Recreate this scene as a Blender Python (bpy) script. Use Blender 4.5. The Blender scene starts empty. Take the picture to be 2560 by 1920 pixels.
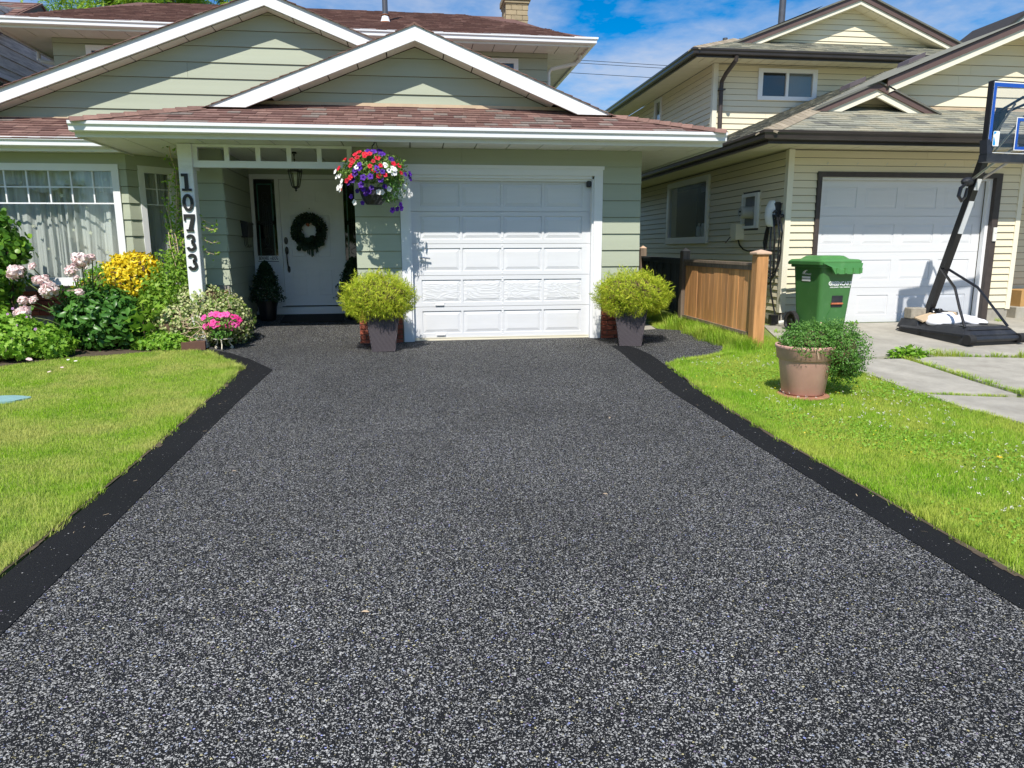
import bpy, bmesh, math, random
import numpy as np
from mathutils import Vector, Matrix
random.seed(7); RS = np.random.RandomState(11)
sc = bpy.context.scene
COL = sc.collection
R = math.radians
# ------------------------------------------------------------------ camera
cam = bpy.data.cameras.new('camera'); camo = bpy.data.objects.new('camera', cam); COL.objects.link(camo)
sc.camera = camo
cam.sensor_width = 36.0; cam.lens = 36*1785/2560; cam.clip_start = .05; cam.clip_end = 3000
def cam_matrix(loc, pitch, yaw, roll):
    cy, sy, cp, sp = math.cos(yaw), math.sin(yaw), math.cos(pitch), math.sin(pitch)
    f = Vector((sy*cp, cy*cp, -sp)); r = Vector((cy, -sy, 0)); u = r.cross(f)
    r2 = math.cos(roll)*r+math.sin(roll)*u; u2 = -math.sin(roll)*r+math.cos(roll)*u
    return Matrix(((r2.x, u2.x, -f.x, loc[0]), (r2.y, u2.y, -f.y, loc[1]), (r2.z, u2.z, -f.z, loc[2]), (0, 0, 0, 1)))
camo.matrix_world = cam_matrix((0, -9.6, 1.21), R(10.65), R(7.85), R(-.25))
# ------------------------------------------------------------------ sun + sky
SUN = Vector((.28, 1, -1.28)).normalized()
sun = bpy.data.lights.new('sun', 'SUN'); sun.energy = 5.0; sun.angle = R(.55); sun.color = (1, .95, .86)
suno = bpy.data.objects.new('sun', sun); COL.objects.link(suno)
suno.rotation_euler = SUN.to_track_quat('-Z', 'Y').to_euler()
w = bpy.data.worlds.new('World'); sc.world = w; w.use_nodes = True
N = w.node_tree.nodes; L = w.node_tree.links; N.clear()
out = N.new('ShaderNodeOutputWorld'); bg = N.new('ShaderNodeBackground'); bg.inputs['Strength'].default_value = .112
sky = N.new('ShaderNodeTexSky'); sky.sky_type = 'NISHITA'; sky.sun_disc = False
to_sun = -SUN
sky.sun_elevation = math.asin(to_sun.z); sky.sun_rotation = math.atan2(to_sun.x, to_sun.y)
sky.altitude = 400; sky.air_density = 1.0; sky.dust_density = .25; sky.ozone_density = 4.0
hs = N.new('ShaderNodeHueSaturation'); hs.inputs['Saturation'].default_value = 1.55; hs.inputs['Value'].default_value = 1.12
L.new(sky.outputs[0], hs.inputs['Color'])
# thin broken cloud laid out on a flat layer overhead
tc = N.new('ShaderNodeTexCoord'); sep = N.new('ShaderNodeSeparateXYZ'); L.new(tc.outputs['Generated'], sep.inputs[0])
mx = N.new('ShaderNodeMath'); mx.operation = 'MAXIMUM'; mx.inputs[1].default_value = .03; L.new(sep.outputs['Z'], mx.inputs[0])
ad = N.new('ShaderNodeMath'); ad.operation = 'ADD'; ad.inputs[1].default_value = .12; L.new(mx.outputs[0], ad.inputs[0])
dv = N.new('ShaderNodeVectorMath'); dv.operation = 'DIVIDE'; L.new(tc.outputs['Generated'], dv.inputs[0])
cb = N.new('ShaderNodeCombineXYZ'); [L.new(ad.outputs[0], cb.inputs[i]) for i in range(2)]; cb.inputs[2].default_value = 1
L.new(cb.outputs[0], dv.inputs[1])
def wn(scale, det, rough, off):
    mp = N.new('ShaderNodeMapping'); mp.inputs['Location'].default_value = off; L.new(dv.outputs[0], mp.inputs[0])
    n = N.new('ShaderNodeTexNoise'); n.inputs['Scale'].default_value = scale; n.inputs['Detail'].default_value = det
    n.inputs['Roughness'].default_value = rough; n.inputs['Distortion'].default_value = .15; L.new(mp.outputs[0], n.inputs['Vector']); return n
n1 = wn(1.25, 9, .58, (3.1, 1.7, 0)); n2 = wn(5.5, 8, .62, (0, 4, 0))
m1 = N.new('ShaderNodeMath'); m1.operation = 'MULTIPLY_ADD'; m1.inputs[1].default_value = .35
L.new(n2.outputs['Fac'], m1.inputs[0]); L.new(n1.outputs['Fac'], m1.inputs[2])
cr = N.new('ShaderNodeValToRGB'); cr.color_ramp.elements[0].position = .56; cr.color_ramp.elements[1].position = .84
cr.color_ramp.elements[0].color = (.0, .0, .0, 1); cr.color_ramp.elements[1].color = (.72, .72, .72, 1)
L.new(m1.outputs[0], cr.inputs[0])
mix = N.new('ShaderNodeMixRGB'); mix.inputs['Color2'].default_value = (5.0, 5.4, 6.3, 1)
L.new(cr.outputs[0], mix.inputs['Fac']); L.new(hs.outputs[0], mix.inputs['Color1'])
L.new(mix.outputs[0], bg.inputs['Color']); L.new(bg.outputs[0], out.inputs[0])
sc.view_settings.view_transform = 'Standard'; sc.view_settings.look = 'None'; sc.view_settings.gamma = 1
sc.view_settings.use_curve_mapping = False; sc.view_settings.exposure = .20
sc.render.engine = 'CYCLES'
sc.cycles.max_bounces = 8; sc.cycles.transparent_max_bounces = 12

# ------------------------------------------------------------------ materials
M = {}
def nt(name):
    m = bpy.data.materials.new(name); m.use_nodes = True; M[name] = m
    t = m.node_tree; return m, t.nodes, t.links, t.nodes['Principled BSDF']
def s2l(c): return tuple(((v/255+.055)/1.055)**2.4 if v/255 > .04045 else v/255/12.92 for v in c)
def vmap(n, l, scale=(1, 1, 1), coord='Object'):
    tc = n.new('ShaderNodeTexCoord'); mp = n.new('ShaderNodeMapping'); mp.inputs['Scale'].default_value = scale
    l.new(tc.outputs[coord], mp.inputs[0]); return mp.outputs[0]
def mixc(n, l, fac, c1, c2, mode='MIX'):
    m = n.new('ShaderNodeMixRGB'); m.blend_type = mode
    for s, v in (('Fac', fac), ('Color1', c1), ('Color2', c2)):
        if hasattr(v, 'is_linked'): l.new(v, m.inputs[s])
        elif s == 'Fac': m.inputs[s].default_value = v
        else: m.inputs[s].default_value = (*v[:3], 1)
    return m.outputs[0]
def ramp(n, l, src, a, b, ca=(0, 0, 0), cb=(1, 1, 1)):
    r = n.new('ShaderNodeValToRGB'); e = r.color_ramp.elements
    e[0].position = a; e[1].position = b; e[0].color = (*ca, 1); e[1].color = (*cb, 1); l.new(src, r.inputs[0]); return r.outputs[0]
def noise(n, l, vec, scale, det=4, rough=.55, dist=0):
    t = n.new('ShaderNodeTexNoise'); t.inputs['Scale'].default_value = scale; t.inputs['Detail'].default_value = det
    t.inputs['Roughness'].default_value = rough; t.inputs['Distortion'].default_value = dist; l.new(vec, t.inputs['Vector']); return t.outputs['Fac']
def bump(n, l, p, h, strength, dist=.01):
    b = n.new('ShaderNodeBump'); b.inputs['Strength'].default_value = strength; b.inputs['Distance'].default_value = dist
    l.new(h, b.inputs['Height']); l.new(b.outputs[0], p.inputs['Normal'])
def simple(name, col, rough=.6, var=.12, vs=6, metal=0, bstr=0, bs=60, stretch=(1, 1, 1), spec=.5, dirt=None, dirtamt=.0, dirts=3, island=0):
    """colour with soft patchy variation, optional fine relief and dirt blotches"""
    m, n, l, p = nt(name)
    v = vmap(n, l, stretch)
    f = noise(n, l, v, vs, 5, .6)
    dark = tuple(c*(1-var) for c in col); lite = tuple(min(1, c*(1+var)) for c in col)
    c = mixc(n, l, ramp(n, l, f, .3, .7), dark, lite)
    if dirt:
        f2 = noise(n, l, v, dirts, 8, .7)
        c = mixc(n, l, ramp(n, l, f2, .62-dirtamt*.3, .80, (0, 0, 0), (dirtamt,)*3), c, dirt)
    if island:
        g = n.new('ShaderNodeNewGeometry'); o = n.new('ShaderNodeObjectInfo'); a = n.new('ShaderNodeMath'); a.operation = 'ADD'
        l.new(g.outputs['Random Per Island'], a.inputs[0]); l.new(o.outputs['Random'], a.inputs[1])
        fr = n.new('ShaderNodeMath'); fr.operation = 'FRACT'; l.new(a.outputs[0], fr.inputs[0])
        c = mixc(n, l, 1, c, ramp(n, l, fr.outputs[0], 0, 1, (1-island,)*3, (1+island*.6,)*3), 'MULTIPLY')
    l.new(c, p.inputs['Base Color']); p.inputs['Roughness'].default_value = rough; p.inputs['Metallic'].default_value = metal
    p.inputs['Specular IOR Level'].default_value = spec
    if bstr: bump(n, l, p, noise(n, l, v, bs, 5, .65), bstr, .004)
    return m
def leafy(name, cols, rough=.45, transl=.35, spec=.4, patch=None):
    """each leaf (mesh island or object) takes its own shade; light shines through a little"""
    m, n, l, p = nt(name)
    g = n.new('ShaderNodeNewGeometry'); o = n.new('ShaderNodeObjectInfo')
    a = n.new('ShaderNodeMath'); a.operation = 'ADD'; l.new(g.outputs['Random Per Island'], a.inputs[0]); l.new(o.outputs['Random'], a.inputs[1])
    f = n.new('ShaderNodeMath'); f.operation = 'FRACT'; l.new(a.outputs[0], f.inputs[0])
    r = n.new('ShaderNodeValToRGB'); e = r.color_ramp.elements
    while len(e) < len(cols): e.new(.5)
    for i, c in enumerate(cols): e[i].position = i/(len(cols)-1); e[i].color = (*c, 1)
    l.new(f.outputs[0], r.inputs[0]); rc = r.outputs[0]
    if patch:   # dry and lush areas of the lawn
        v = vmap(n, l); rc = mixc(n, l, ramp(n, l, noise(n, l, v, 1.6, 5, .6), .38, .62, (0, 0, 0), (.72,)*3), rc, patch[0]); rc = mixc(n, l, ramp(n, l, noise(n, l, v, 3.7, 4, .6), .52, .72, (0, 0, 0), (.5,)*3), rc, patch[1])
    l.new(rc, p.inputs['Base Color'])
    p.inputs['Roughness'].default_value = rough; p.inputs['Specular IOR Level'].default_value = spec
    if transl:
        t = n.new('ShaderNodeBsdfTranslucent'); l.new(rc, t.inputs['Color'])
        ms = n.new('ShaderNodeMixShader'); ms.inputs[0].default_value = transl
        l.new(p.outputs[0], ms.inputs[1]); l.new(t.outputs[0], ms.inputs[2]); l.new(ms.outputs[0], n['Material Output'].inputs[0])
    return m
WHT = (.80, .81, .82)
simple('white_paint', WHT, .45, .03, 3, bstr=.12, bs=40, stretch=(1, 1, 3), dirt=(.5, .48, .42), dirtamt=.18)
simple('white_rough', WHT, .6, .04, 5, bstr=.7, bs=26, stretch=(1, 1, 4), dirt=(.42, .42, .38), dirtamt=.35, dirts=2.2)
simple('white_metal', (.82, .83, .85), .32, .02, 3, dirt=(.45, .45, .42), dirtamt=.12)
simple('door_white', (.70, .71, .73), .42, .03, 4, bstr=.10, bs=50, stretch=(.3, 1, 3), dirt=(.55, .53, .48), dirtamt=.22, dirts=3)
simple('soffit_white', (.74, .74, .70), .55, .04, 4, dirt=(.4, .4, .34), dirtamt=.2)
simple('sage', (.39, .425, .325), .62, .05, 1.3, bstr=.35, bs=34, stretch=(.35, .35, 7), island=.05)
simple('sage_dark', (.30, .325, .25), .62, .06, 1.3, bstr=.35, bs=34, stretch=(.35, .35, 7), island=.05)
simple('cream', (.77, .695, .51), .42, .03, 1.2, bstr=.12, bs=40, stretch=(.3, .3, 5), island=.035, dirt=(.40, .37, .28), dirtamt=.16, dirts=7)
simple('cream_trim', (.80, .75, .60), .4, .03, 2)
simple('cream_soffit', (.70, .64, .47), .5, .05, 3, dirt=(.35, .33, .25), dirtamt=.2)
simple('brown_metal', (.040, .032, .028), .30, .15, 3)
simple('casing_brown', (.055, .042, .038), .5, .2, 14, bstr=.3)
simple('brown_fascia', (.12, .075, .065), .5, .1, 3)
simple('dark_metal', (.012, .012, .014), .4, .2, 10)
simple('black_satin', (.010, .010, .012), .32, .2, 8, spec=.6)
simple('black_plastic', (.022, .024, .030), .42, .25, 9, bstr=.25, bs=120, dirt=(.12, .12, .12), dirtamt=.3, dirts=5)
simple('grey_metal', (.17, .16, .16), .35, .12, 6, metal=.7, dirt=(.16, .13, .11), dirtamt=.5, dirts=5)
simple('rust', (.26, .10, .045), .8, .35, 22, bstr=.4)
simple('vent_grey', (.11, .09, .095), .45, .1, 6)
simple('grey_plastic', (.45, .45, .42), .5, .06, 6)
simple('weathered_white', (.80, .78, .68), .7, .1, 4, bstr=.3, stretch=(.4, .4, 5), dirt=(.09, .09, .07), dirtamt=.8, dirts=5)
for nm, cc in (('shingle_a', (.205, .118, .100)), ('shingle_b', (.150, .083, .072)), ('shingle_c', (.255, .155, .130)), ('shingle_d', (.235, .195, .172))):
    simple(nm, cc, .9, .16, 30, bstr=.6, bs=220, spec=.2, dirt=(.06, .045, .04), dirtamt=.45, dirts=2.3, island=.14)
for nm, cc in (('slate_a', (.30, .295, .235)), ('slate_b', (.225, .225, .185)), ('slate_c', (.36, .335, .25)), ('slate_d', (.155, .155, .135))):
    simple(nm, cc, .9, .16, 30, bstr=.6, bs=220, spec=.2, island=.12)
simple('roof_cap', (.23, .13, .10), .9, .2, 20, bstr=.6, bs=200, island=.25)
simple('tan_cap', (.32, .265, .19), .9, .15, 20, bstr=.6, bs=200, island=.2)
simple('brick', (.30, .075, .040), .8, .25, 24, bstr=.5, bs=90, island=.35, dirt=(.35, .25, .2), dirtamt=.25, dirts=14)
simple('mortar', (.30, .28, .25), .9, .12, 30, bstr=.6, bs=120)
simple('chimney_block', (.38, .30, .185), .9, .12, 12, bstr=.6, bs=60, island=.12, dirt=(.12, .09, .06), dirtamt=.4)
simple('concrete', (.41, .385, .33), .9, .14, 2.2, bstr=1.0, bs=120, dirt=(.20, .185, .155), dirtamt=.75, dirts=3.5)
simple('soil', (.085, .062, .040), .95, .3, 12, bstr=1, bs=50)
simple('turf_soil', (.17, .22, .05), .95, .3, 9, bstr=1, bs=60)
simple('cedar', (.68, .33, .12), .72, .30, 5, bstr=.4, bs=30, stretch=(5, 5, .35), island=.28, dirt=(.34, .25, .18), dirtamt=.5, dirts=2.6)
simple('cedar_old', (.20, .15, .11), .8, .30, 5, bstr=.5, bs=30, stretch=(5, 5, .35), island=.2)
simple('cedar_black', (.055, .060, .058), .8, .40, 5, bstr=.5, bs=30, stretch=(5, 5, .35), island=.2)
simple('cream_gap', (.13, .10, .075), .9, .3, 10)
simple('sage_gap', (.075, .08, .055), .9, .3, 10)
simple('dark_roof', (.03, .028, .03), .9, .2, 10)
simple('cedar_cap', (.58, .40, .28), .7, .12, 8)
simple('terracotta', (.61, .35, .285), .7, .10, 5, bstr=.15, bs=60, dirt=(.62, .5, .42), dirtamt=.4, dirts=4)
simple('clay_tile', (.36, .17, .10), .85, .25, 9, bstr=.4, bs=60)
simple('brown_pot', (.125, .090, .070), .5, .1, 6)
simple('box_brown', (.13, .065, .045), .8, .15, 12, bstr=.3)
simple('green_plastic', (.055, .175, .05), .38, .08, 5, bstr=.1, bs=90, dirt=(.25, .32, .22), dirtamt=.22, dirts=9)
simple('green_lid', (.075, .24, .07), .34, .06, 5, dirt=(.35, .42, .3), dirtamt=.22, dirts=9)
simple('rubber', (.016, .016, .017), .8, .2, 20)
simple('orange_bar', (.42, .12, .05), .7, .3, 25)
simple('print_white', (.82, .83, .82), .6, .05, 40)
simple('print_black', (.012, .012, .012), .5, .05, 40)
simple('twig', (.11, .07, .04), .9, .3, 30)
simple('stem', (.12, .16, .05), .7, .2, 30)
simple('mat_black', (.018, .016, .015), .95, .5, 60, bstr=1, bs=200)
simple('iron_cream', (.70, .64, .50), .5, .1, 20, dirt=(.3, .2, .12), dirtamt=.5, dirts=15)
simple('teal_stone', (.22, .38, .38), .8, .12, 14, bstr=.4, bs=80)
simple('sandbag', (.80, .80, .84), .7, .05, 8, bstr=.5, bs=18)
simple('cardboard', (.46, .27, .10), .8, .08, 10)
simple('paving_block', (.30, .27, .22), .9, .2, 20, bstr=.5)
simple('blue_paint', (.015, .085, .42), .35, .08, 8)
simple('logo_blue', (.0, .32, .85), .4, .05, 8)
simple('steel', (.45, .45, .46), .3, .1, 20, metal=.8)
simple('curtain', (.58, .59, .58), .8, .04, 3)
simple('interior', (.035, .035, .035), .9, .1, 2)
simple('interior_grey', (.22, .23, .24), .9, .1, 2)
simple('lead', (.02, .03, .03), .5, .2, 20)
simple('teal_glass', (.045, .13, .11), .15, .1, 20)
simple('flash_tan', (.55, .42, .28), .6, .08, 10)
simple('plaster_star', (.62, .62, .50), .5, .1, 10)
def glassmat(name, tint=(.9, .95, .93), refl=.10):
    m, n, l, p = nt(name); n.remove(p)
    t = n.new('ShaderNodeBsdfTransparent'); t.inputs[0].default_value = (*tint, 1)
    g = n.new('ShaderNodeBsdfGlossy'); g.inputs['Roughness'].default_value = .03
    f = n.new('ShaderNodeLayerWeight'); pw = n.new('ShaderNodeMath'); pw.operation = 'POWER'; pw.inputs[1].default_value = 4; l.new(f.outputs['Facing'], pw.inputs[0])
    mm = n.new('ShaderNodeMath'); mm.operation = 'MULTIPLY_ADD'; mm.inputs[1].default_value = .8; mm.inputs[2].default_value = refl; mm.use_clamp = True; l.new(pw.outputs[0], mm.inputs[0])
    x = n.new('ShaderNodeMixShader'); l.new(mm.outputs[0], x.inputs[0]); l.new(t.outputs[0], x.inputs[1]); l.new(g.outputs[0], x.inputs[2])
    l.new(x.outputs[0], n['Material Output'].inputs[0]); return m
glassmat('glass', (.95, .97, .96), .05); glassmat('acrylic', (.90, .91, .93), .04); glassmat('dark_glass', (.5, .52, .52), .06)
# crumb-rubber driveway: pale chips scattered in a black binder
def rubber(name, chips, coarse=1):
    m, n, l, p = nt(name)
    tcn = n.new('ShaderNodeTexCoord')
    wob = n.new('ShaderNodeTexNoise'); wob.inputs['Scale'].default_value = 190; wob.inputs['Detail'].default_value = 2; l.new(tcn.outputs['Object'], wob.inputs['Vector'])
    ofs = n.new('ShaderNodeVectorMath'); ofs.operation = 'SCALE'; ofs.inputs['Scale'].default_value = .0045; l.new(wob.outputs['Color'], ofs.inputs[0])
    v3 = n.new('ShaderNodeVectorMath'); l.new(tcn.outputs['Object'], v3.inputs[0]); l.new(ofs.outputs[0], v3.inputs[1])
    def vor(scale, sx=1):
        mp = n.new('ShaderNodeMapping'); mp.inputs['Rotation'].default_value = (0, 0, scale); mp.inputs['Scale'].default_value = (sx, 1, 1); l.new(v3.outputs[0], mp.inputs[0])
        v = n.new('ShaderNodeTexVoronoi'); v.inputs['Scale'].default_value = scale; v.inputs['Randomness'].default_value = 1; l.new(mp.outputs[0], v.inputs['Vector']); return v
    va, vb = vor(162/coarse, .85), vor(290/coarse, 1.2)
    def mask(v, thr, dmax):
        s = n.new('ShaderNodeSeparateColor'); l.new(v.outputs['Color'], s.inputs[0])
        # bigger random value -> bigger chip
        a = n.new('ShaderNodeMath'); a.operation = 'SUBTRACT'; a.inputs[1].default_value = thr; l.new(s.outputs[0], a.inputs[0])
        b = n.new('ShaderNodeMath'); b.operation = 'MULTIPLY'; b.inputs[1].default_value = dmax/(1-thr); l.new(a.outputs[0], b.inputs[0])
        b2 = n.new('ShaderNodeMath'); b2.operation = 'ADD'; b2.inputs[1].default_value = dmax*.35; l.new(b.outputs[0], b2.inputs[0])
        c = n.new('ShaderNodeMath'); c.operation = 'LESS_THAN'; l.new(v.outputs['Distance'], c.inputs[0]); l.new(b2.outputs[0], c.inputs[1])
        g = n.new('ShaderNodeMath'); g.operation = 'GREATER_THAN'; g.inputs[1].default_value = 0; l.new(a.outputs[0], g.inputs[0])
        o = n.new('ShaderNodeMath'); o.operation = 'MULTIPLY'; l.new(c.outputs[0], o.inputs[0]); l.new(g.outputs[0], o.inputs[1]); return o.outputs[0], s
    ka, sa = mask(va, 1-chips[0], .52); kb, sb = mask(vb, 1-chips[1], .55)
    mk = n.new('ShaderNodeMath'); mk.operation = 'MAXIMUM'; l.new(ka, mk.inputs[0]); l.new(kb, mk.inputs[1])
    lum = ramp(n, l, sa.outputs[1], 0, 1, (.19, .188, .18), (.49, .485, .468))
    # a few chips are tinted
    tint = n.new('ShaderNodeValToRGB'); e = tint.color_ramp.elements; tint.color_ramp.interpolation = 'CONSTANT'
    cs = [(0, (1, 1, 1)), (.90, (.75, .85, 1.15)), (.94, (1.15, 1.05, .6)), (.97, (.9, .75, 1.15)), (.985, (.65, .72, 1.5))]
    while len(e) < len(cs): e.new(.5)
    for i, (q, c) in enumerate(cs): e[i].position = q; e[i].color = (*c, 1)
    l.new(sa.outputs[2], tint.inputs[0])
    chipc = mixc(n, l, 1, lum, tint.outputs[0], 'MULTIPLY')
    base = mixc(n, l, noise(n, l, tcn.outputs['Object'], 130, 3, .7), (.004, .0045, .005), (.020, .021, .024))
    big = noise(n, l, tcn.outputs['Object'], .8, 4, .6)
    c = mixc(n, l, mk.outputs[0], base, chipc)
    c = mixc(n, l, 1, c, ramp(n, l, big, .3, .7, (.80, .80, .80), (1.12, 1.12, 1.12)), 'MULTIPLY')
    l.new(c, p.inputs['Base Color']); p.inputs['Roughness'].default_value = .85; p.inputs['Specular IOR Level'].default_value = .16
    h = n.new('ShaderNodeMath'); h.operation = 'SUBTRACT'; l.new(mk.outputs[0], h.inputs[0]); l.new(va.outputs['Distance'], h.inputs[1])
    bump(n, l, p, h.outputs[0], .7, .004)
rubber('speckled_rubber', (.42, .30)); rubber('border_rubber', (.006, .004))
def leafset():
    leafy('grass_l', [(.20, .39, .02), (.32, .54, .03), (.42, .60, .05), (.28, .50, .03), (.62, .63, .22)], .6, .38, .2, ((.62, .60, .20), (.17, .39, .02)))
    leafy('grass_r', [(.17, .38, .018), (.29, .54, .03), (.40, .60, .05), (.28, .52, .03), (.62, .62, .20)], .6, .38, .2, ((.56, .60, .12), (.14, .38, .02)))
    leafy('cypress', [(.22, .34, .02), (.42, .54, .035), (.62, .68, .06), (.34, .48, .03), (.72, .66, .09), (.42, .54, .035)], .6, .38, .2)
    leafy('thyme', [(.07, .19, .03), (.13, .30, .05), (.20, .38, .08)], .4, .3)
    leafy('dark_conifer', [(.012, .035, .012), (.02, .055, .018), (.035, .075, .025)], .6, .15)
    leafy('wreath_green', [(.012, .035, .018), (.025, .055, .03), (.05, .07, .03), (.03, .07, .065)], .6, .1)
    leafy('euonymus_green', [(.07, .20, .018), (.12, .29, .025), (.20, .38, .04)], .35, .25)
    leafy('euonymus_gold', [(.85, .62, .015), (.93, .74, .04), (.78, .68, .05), (.90, .66, .02)], .4, .28)
    leafy('ivy_pale', [(.24, .34, .08), (.58, .60, .28), (.66, .66, .36), (.36, .48, .14), (.68, .62, .40)], .45, .25)
    leafy('ivy_green', [(.06, .15, .02), (.13, .25, .03), (.25, .34, .06)], .45, .3)
    leafy('peony_leaf', [(.04, .13, .02), (.07, .20, .03), (.12, .28, .045)], .35, .25)
    leafy('geranium_leaf', [(.15, .34, .025), (.24, .46, .04), (.32, .52, .06)], .5, .35)
    leafy('shrub_leaf', [(.05, .14, .015), (.10, .25, .025), (.24, .42, .04)], .4, .3)
    leafy('vine_leaf', [(.14, .30, .03), (.24, .42, .04), (.36, .52, .07)], .5, .4)
    leafy('petunia_leaf', [(.10, .22, .03), (.20, .34, .06), (.30, .40, .12)], .5, .35)
    leafy('tree_leaf', [(.08, .20, .012), (.20, .38, .02), (.42, .55, .035)], .6, .35)
    leafy('peony_petal', [(.93, .68, .68), (.95, .80, .78), (.95, .86, .83), (.92, .60, .62)], .5, .22)
    leafy('petal_purple', [(.075, .008, .27), (.11, .012, .40), (.04, .005, .15)], .5, .15)
    leafy('petal_red', [(.60, .006, .02), (.72, .012, .05), (.35, .003, .012)], .5, .12)
    leafy('petal_white', [(.86, .84, .82), (.90, .89, .86)], .5, .15)
    leafy('petal_pink', [(.86, .07, .36), (.90, .14, .46), (.80, .03, .26)], .5, .15)
    leafy('petal_lilac', [(.60, .30, .62), (.70, .42, .70)], .5, .35)
    leafy('clover_white', [(.66, .62, .55), (.75, .72, .66)], .6, .2)
    leafy('yellow_dot', [(.75, .55, .02), (.80, .62, .03)], .5, .2)
leafset()
# wicker: two crossing weave directions
def wicker():
    m, n, l, p = nt('wicker')
    tcn = n.new('ShaderNodeTexCoord'); s = n.new('ShaderNodeSeparateXYZ'); l.new(tcn.outputs['Object'], s.inputs[0])
    def math_(op, a, b):
        q = n.new('ShaderNodeMath'); q.operation = op
        for i, v in enumerate((a, b)):
            if hasattr(v, 'is_linked'): l.new(v, q.inputs[i])
            else: q.inputs[i].default_value = v
        return q.outputs[0]
    hsum = math_('ADD', s.outputs[0], s.outputs[1])
    a = math_('SINE', math_('MULTIPLY', math_('ADD', math_('MULTIPLY', hsum, 1), s.outputs[2]), 290), 0)
    b = math_('SINE', math_('MULTIPLY', math_('SUBTRACT', math_('MULTIPLY', hsum, .35), s.outputs[2]), 330), 0)
    pr = math_('MULTIPLY', a, b)
    l.new(mixc(n, l, ramp(n, l, pr, .35, .75), (.045, .036, .042), (.23, .195, .22)), p.inputs['Base Color'])
    p.inputs['Roughness'].default_value = .55; bump(n, l, p, pr, .6, .004)
wicker()
# the embossed wood grain of the fourth row of garage-door panels
def grain():
    m, n, l, p = nt('grain_panel')
    v = vmap(n, l, (1, 1, 3.4))
    nz = noise(n, l, v, 2.3, 2, .5, .6)
    q = n.new('ShaderNodeMath'); q.operation = 'MULTIPLY'; q.inputs[1].default_value = 75; l.new(nz, q.inputs[0])
    s = n.new('ShaderNodeMath'); s.operation = 'SINE'; l.new(q.outputs[0], s.inputs[0])
    l.new(mixc(n, l, ramp(n, l, s.outputs[0], .0, .35), (.68, .69, .70), (.72, .73, .75)), p.inputs['Base Color']); p.inputs['Roughness'].default_value = .45
    bump(n, l, p, s.outputs[0], .3, .004)
grain()
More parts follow.
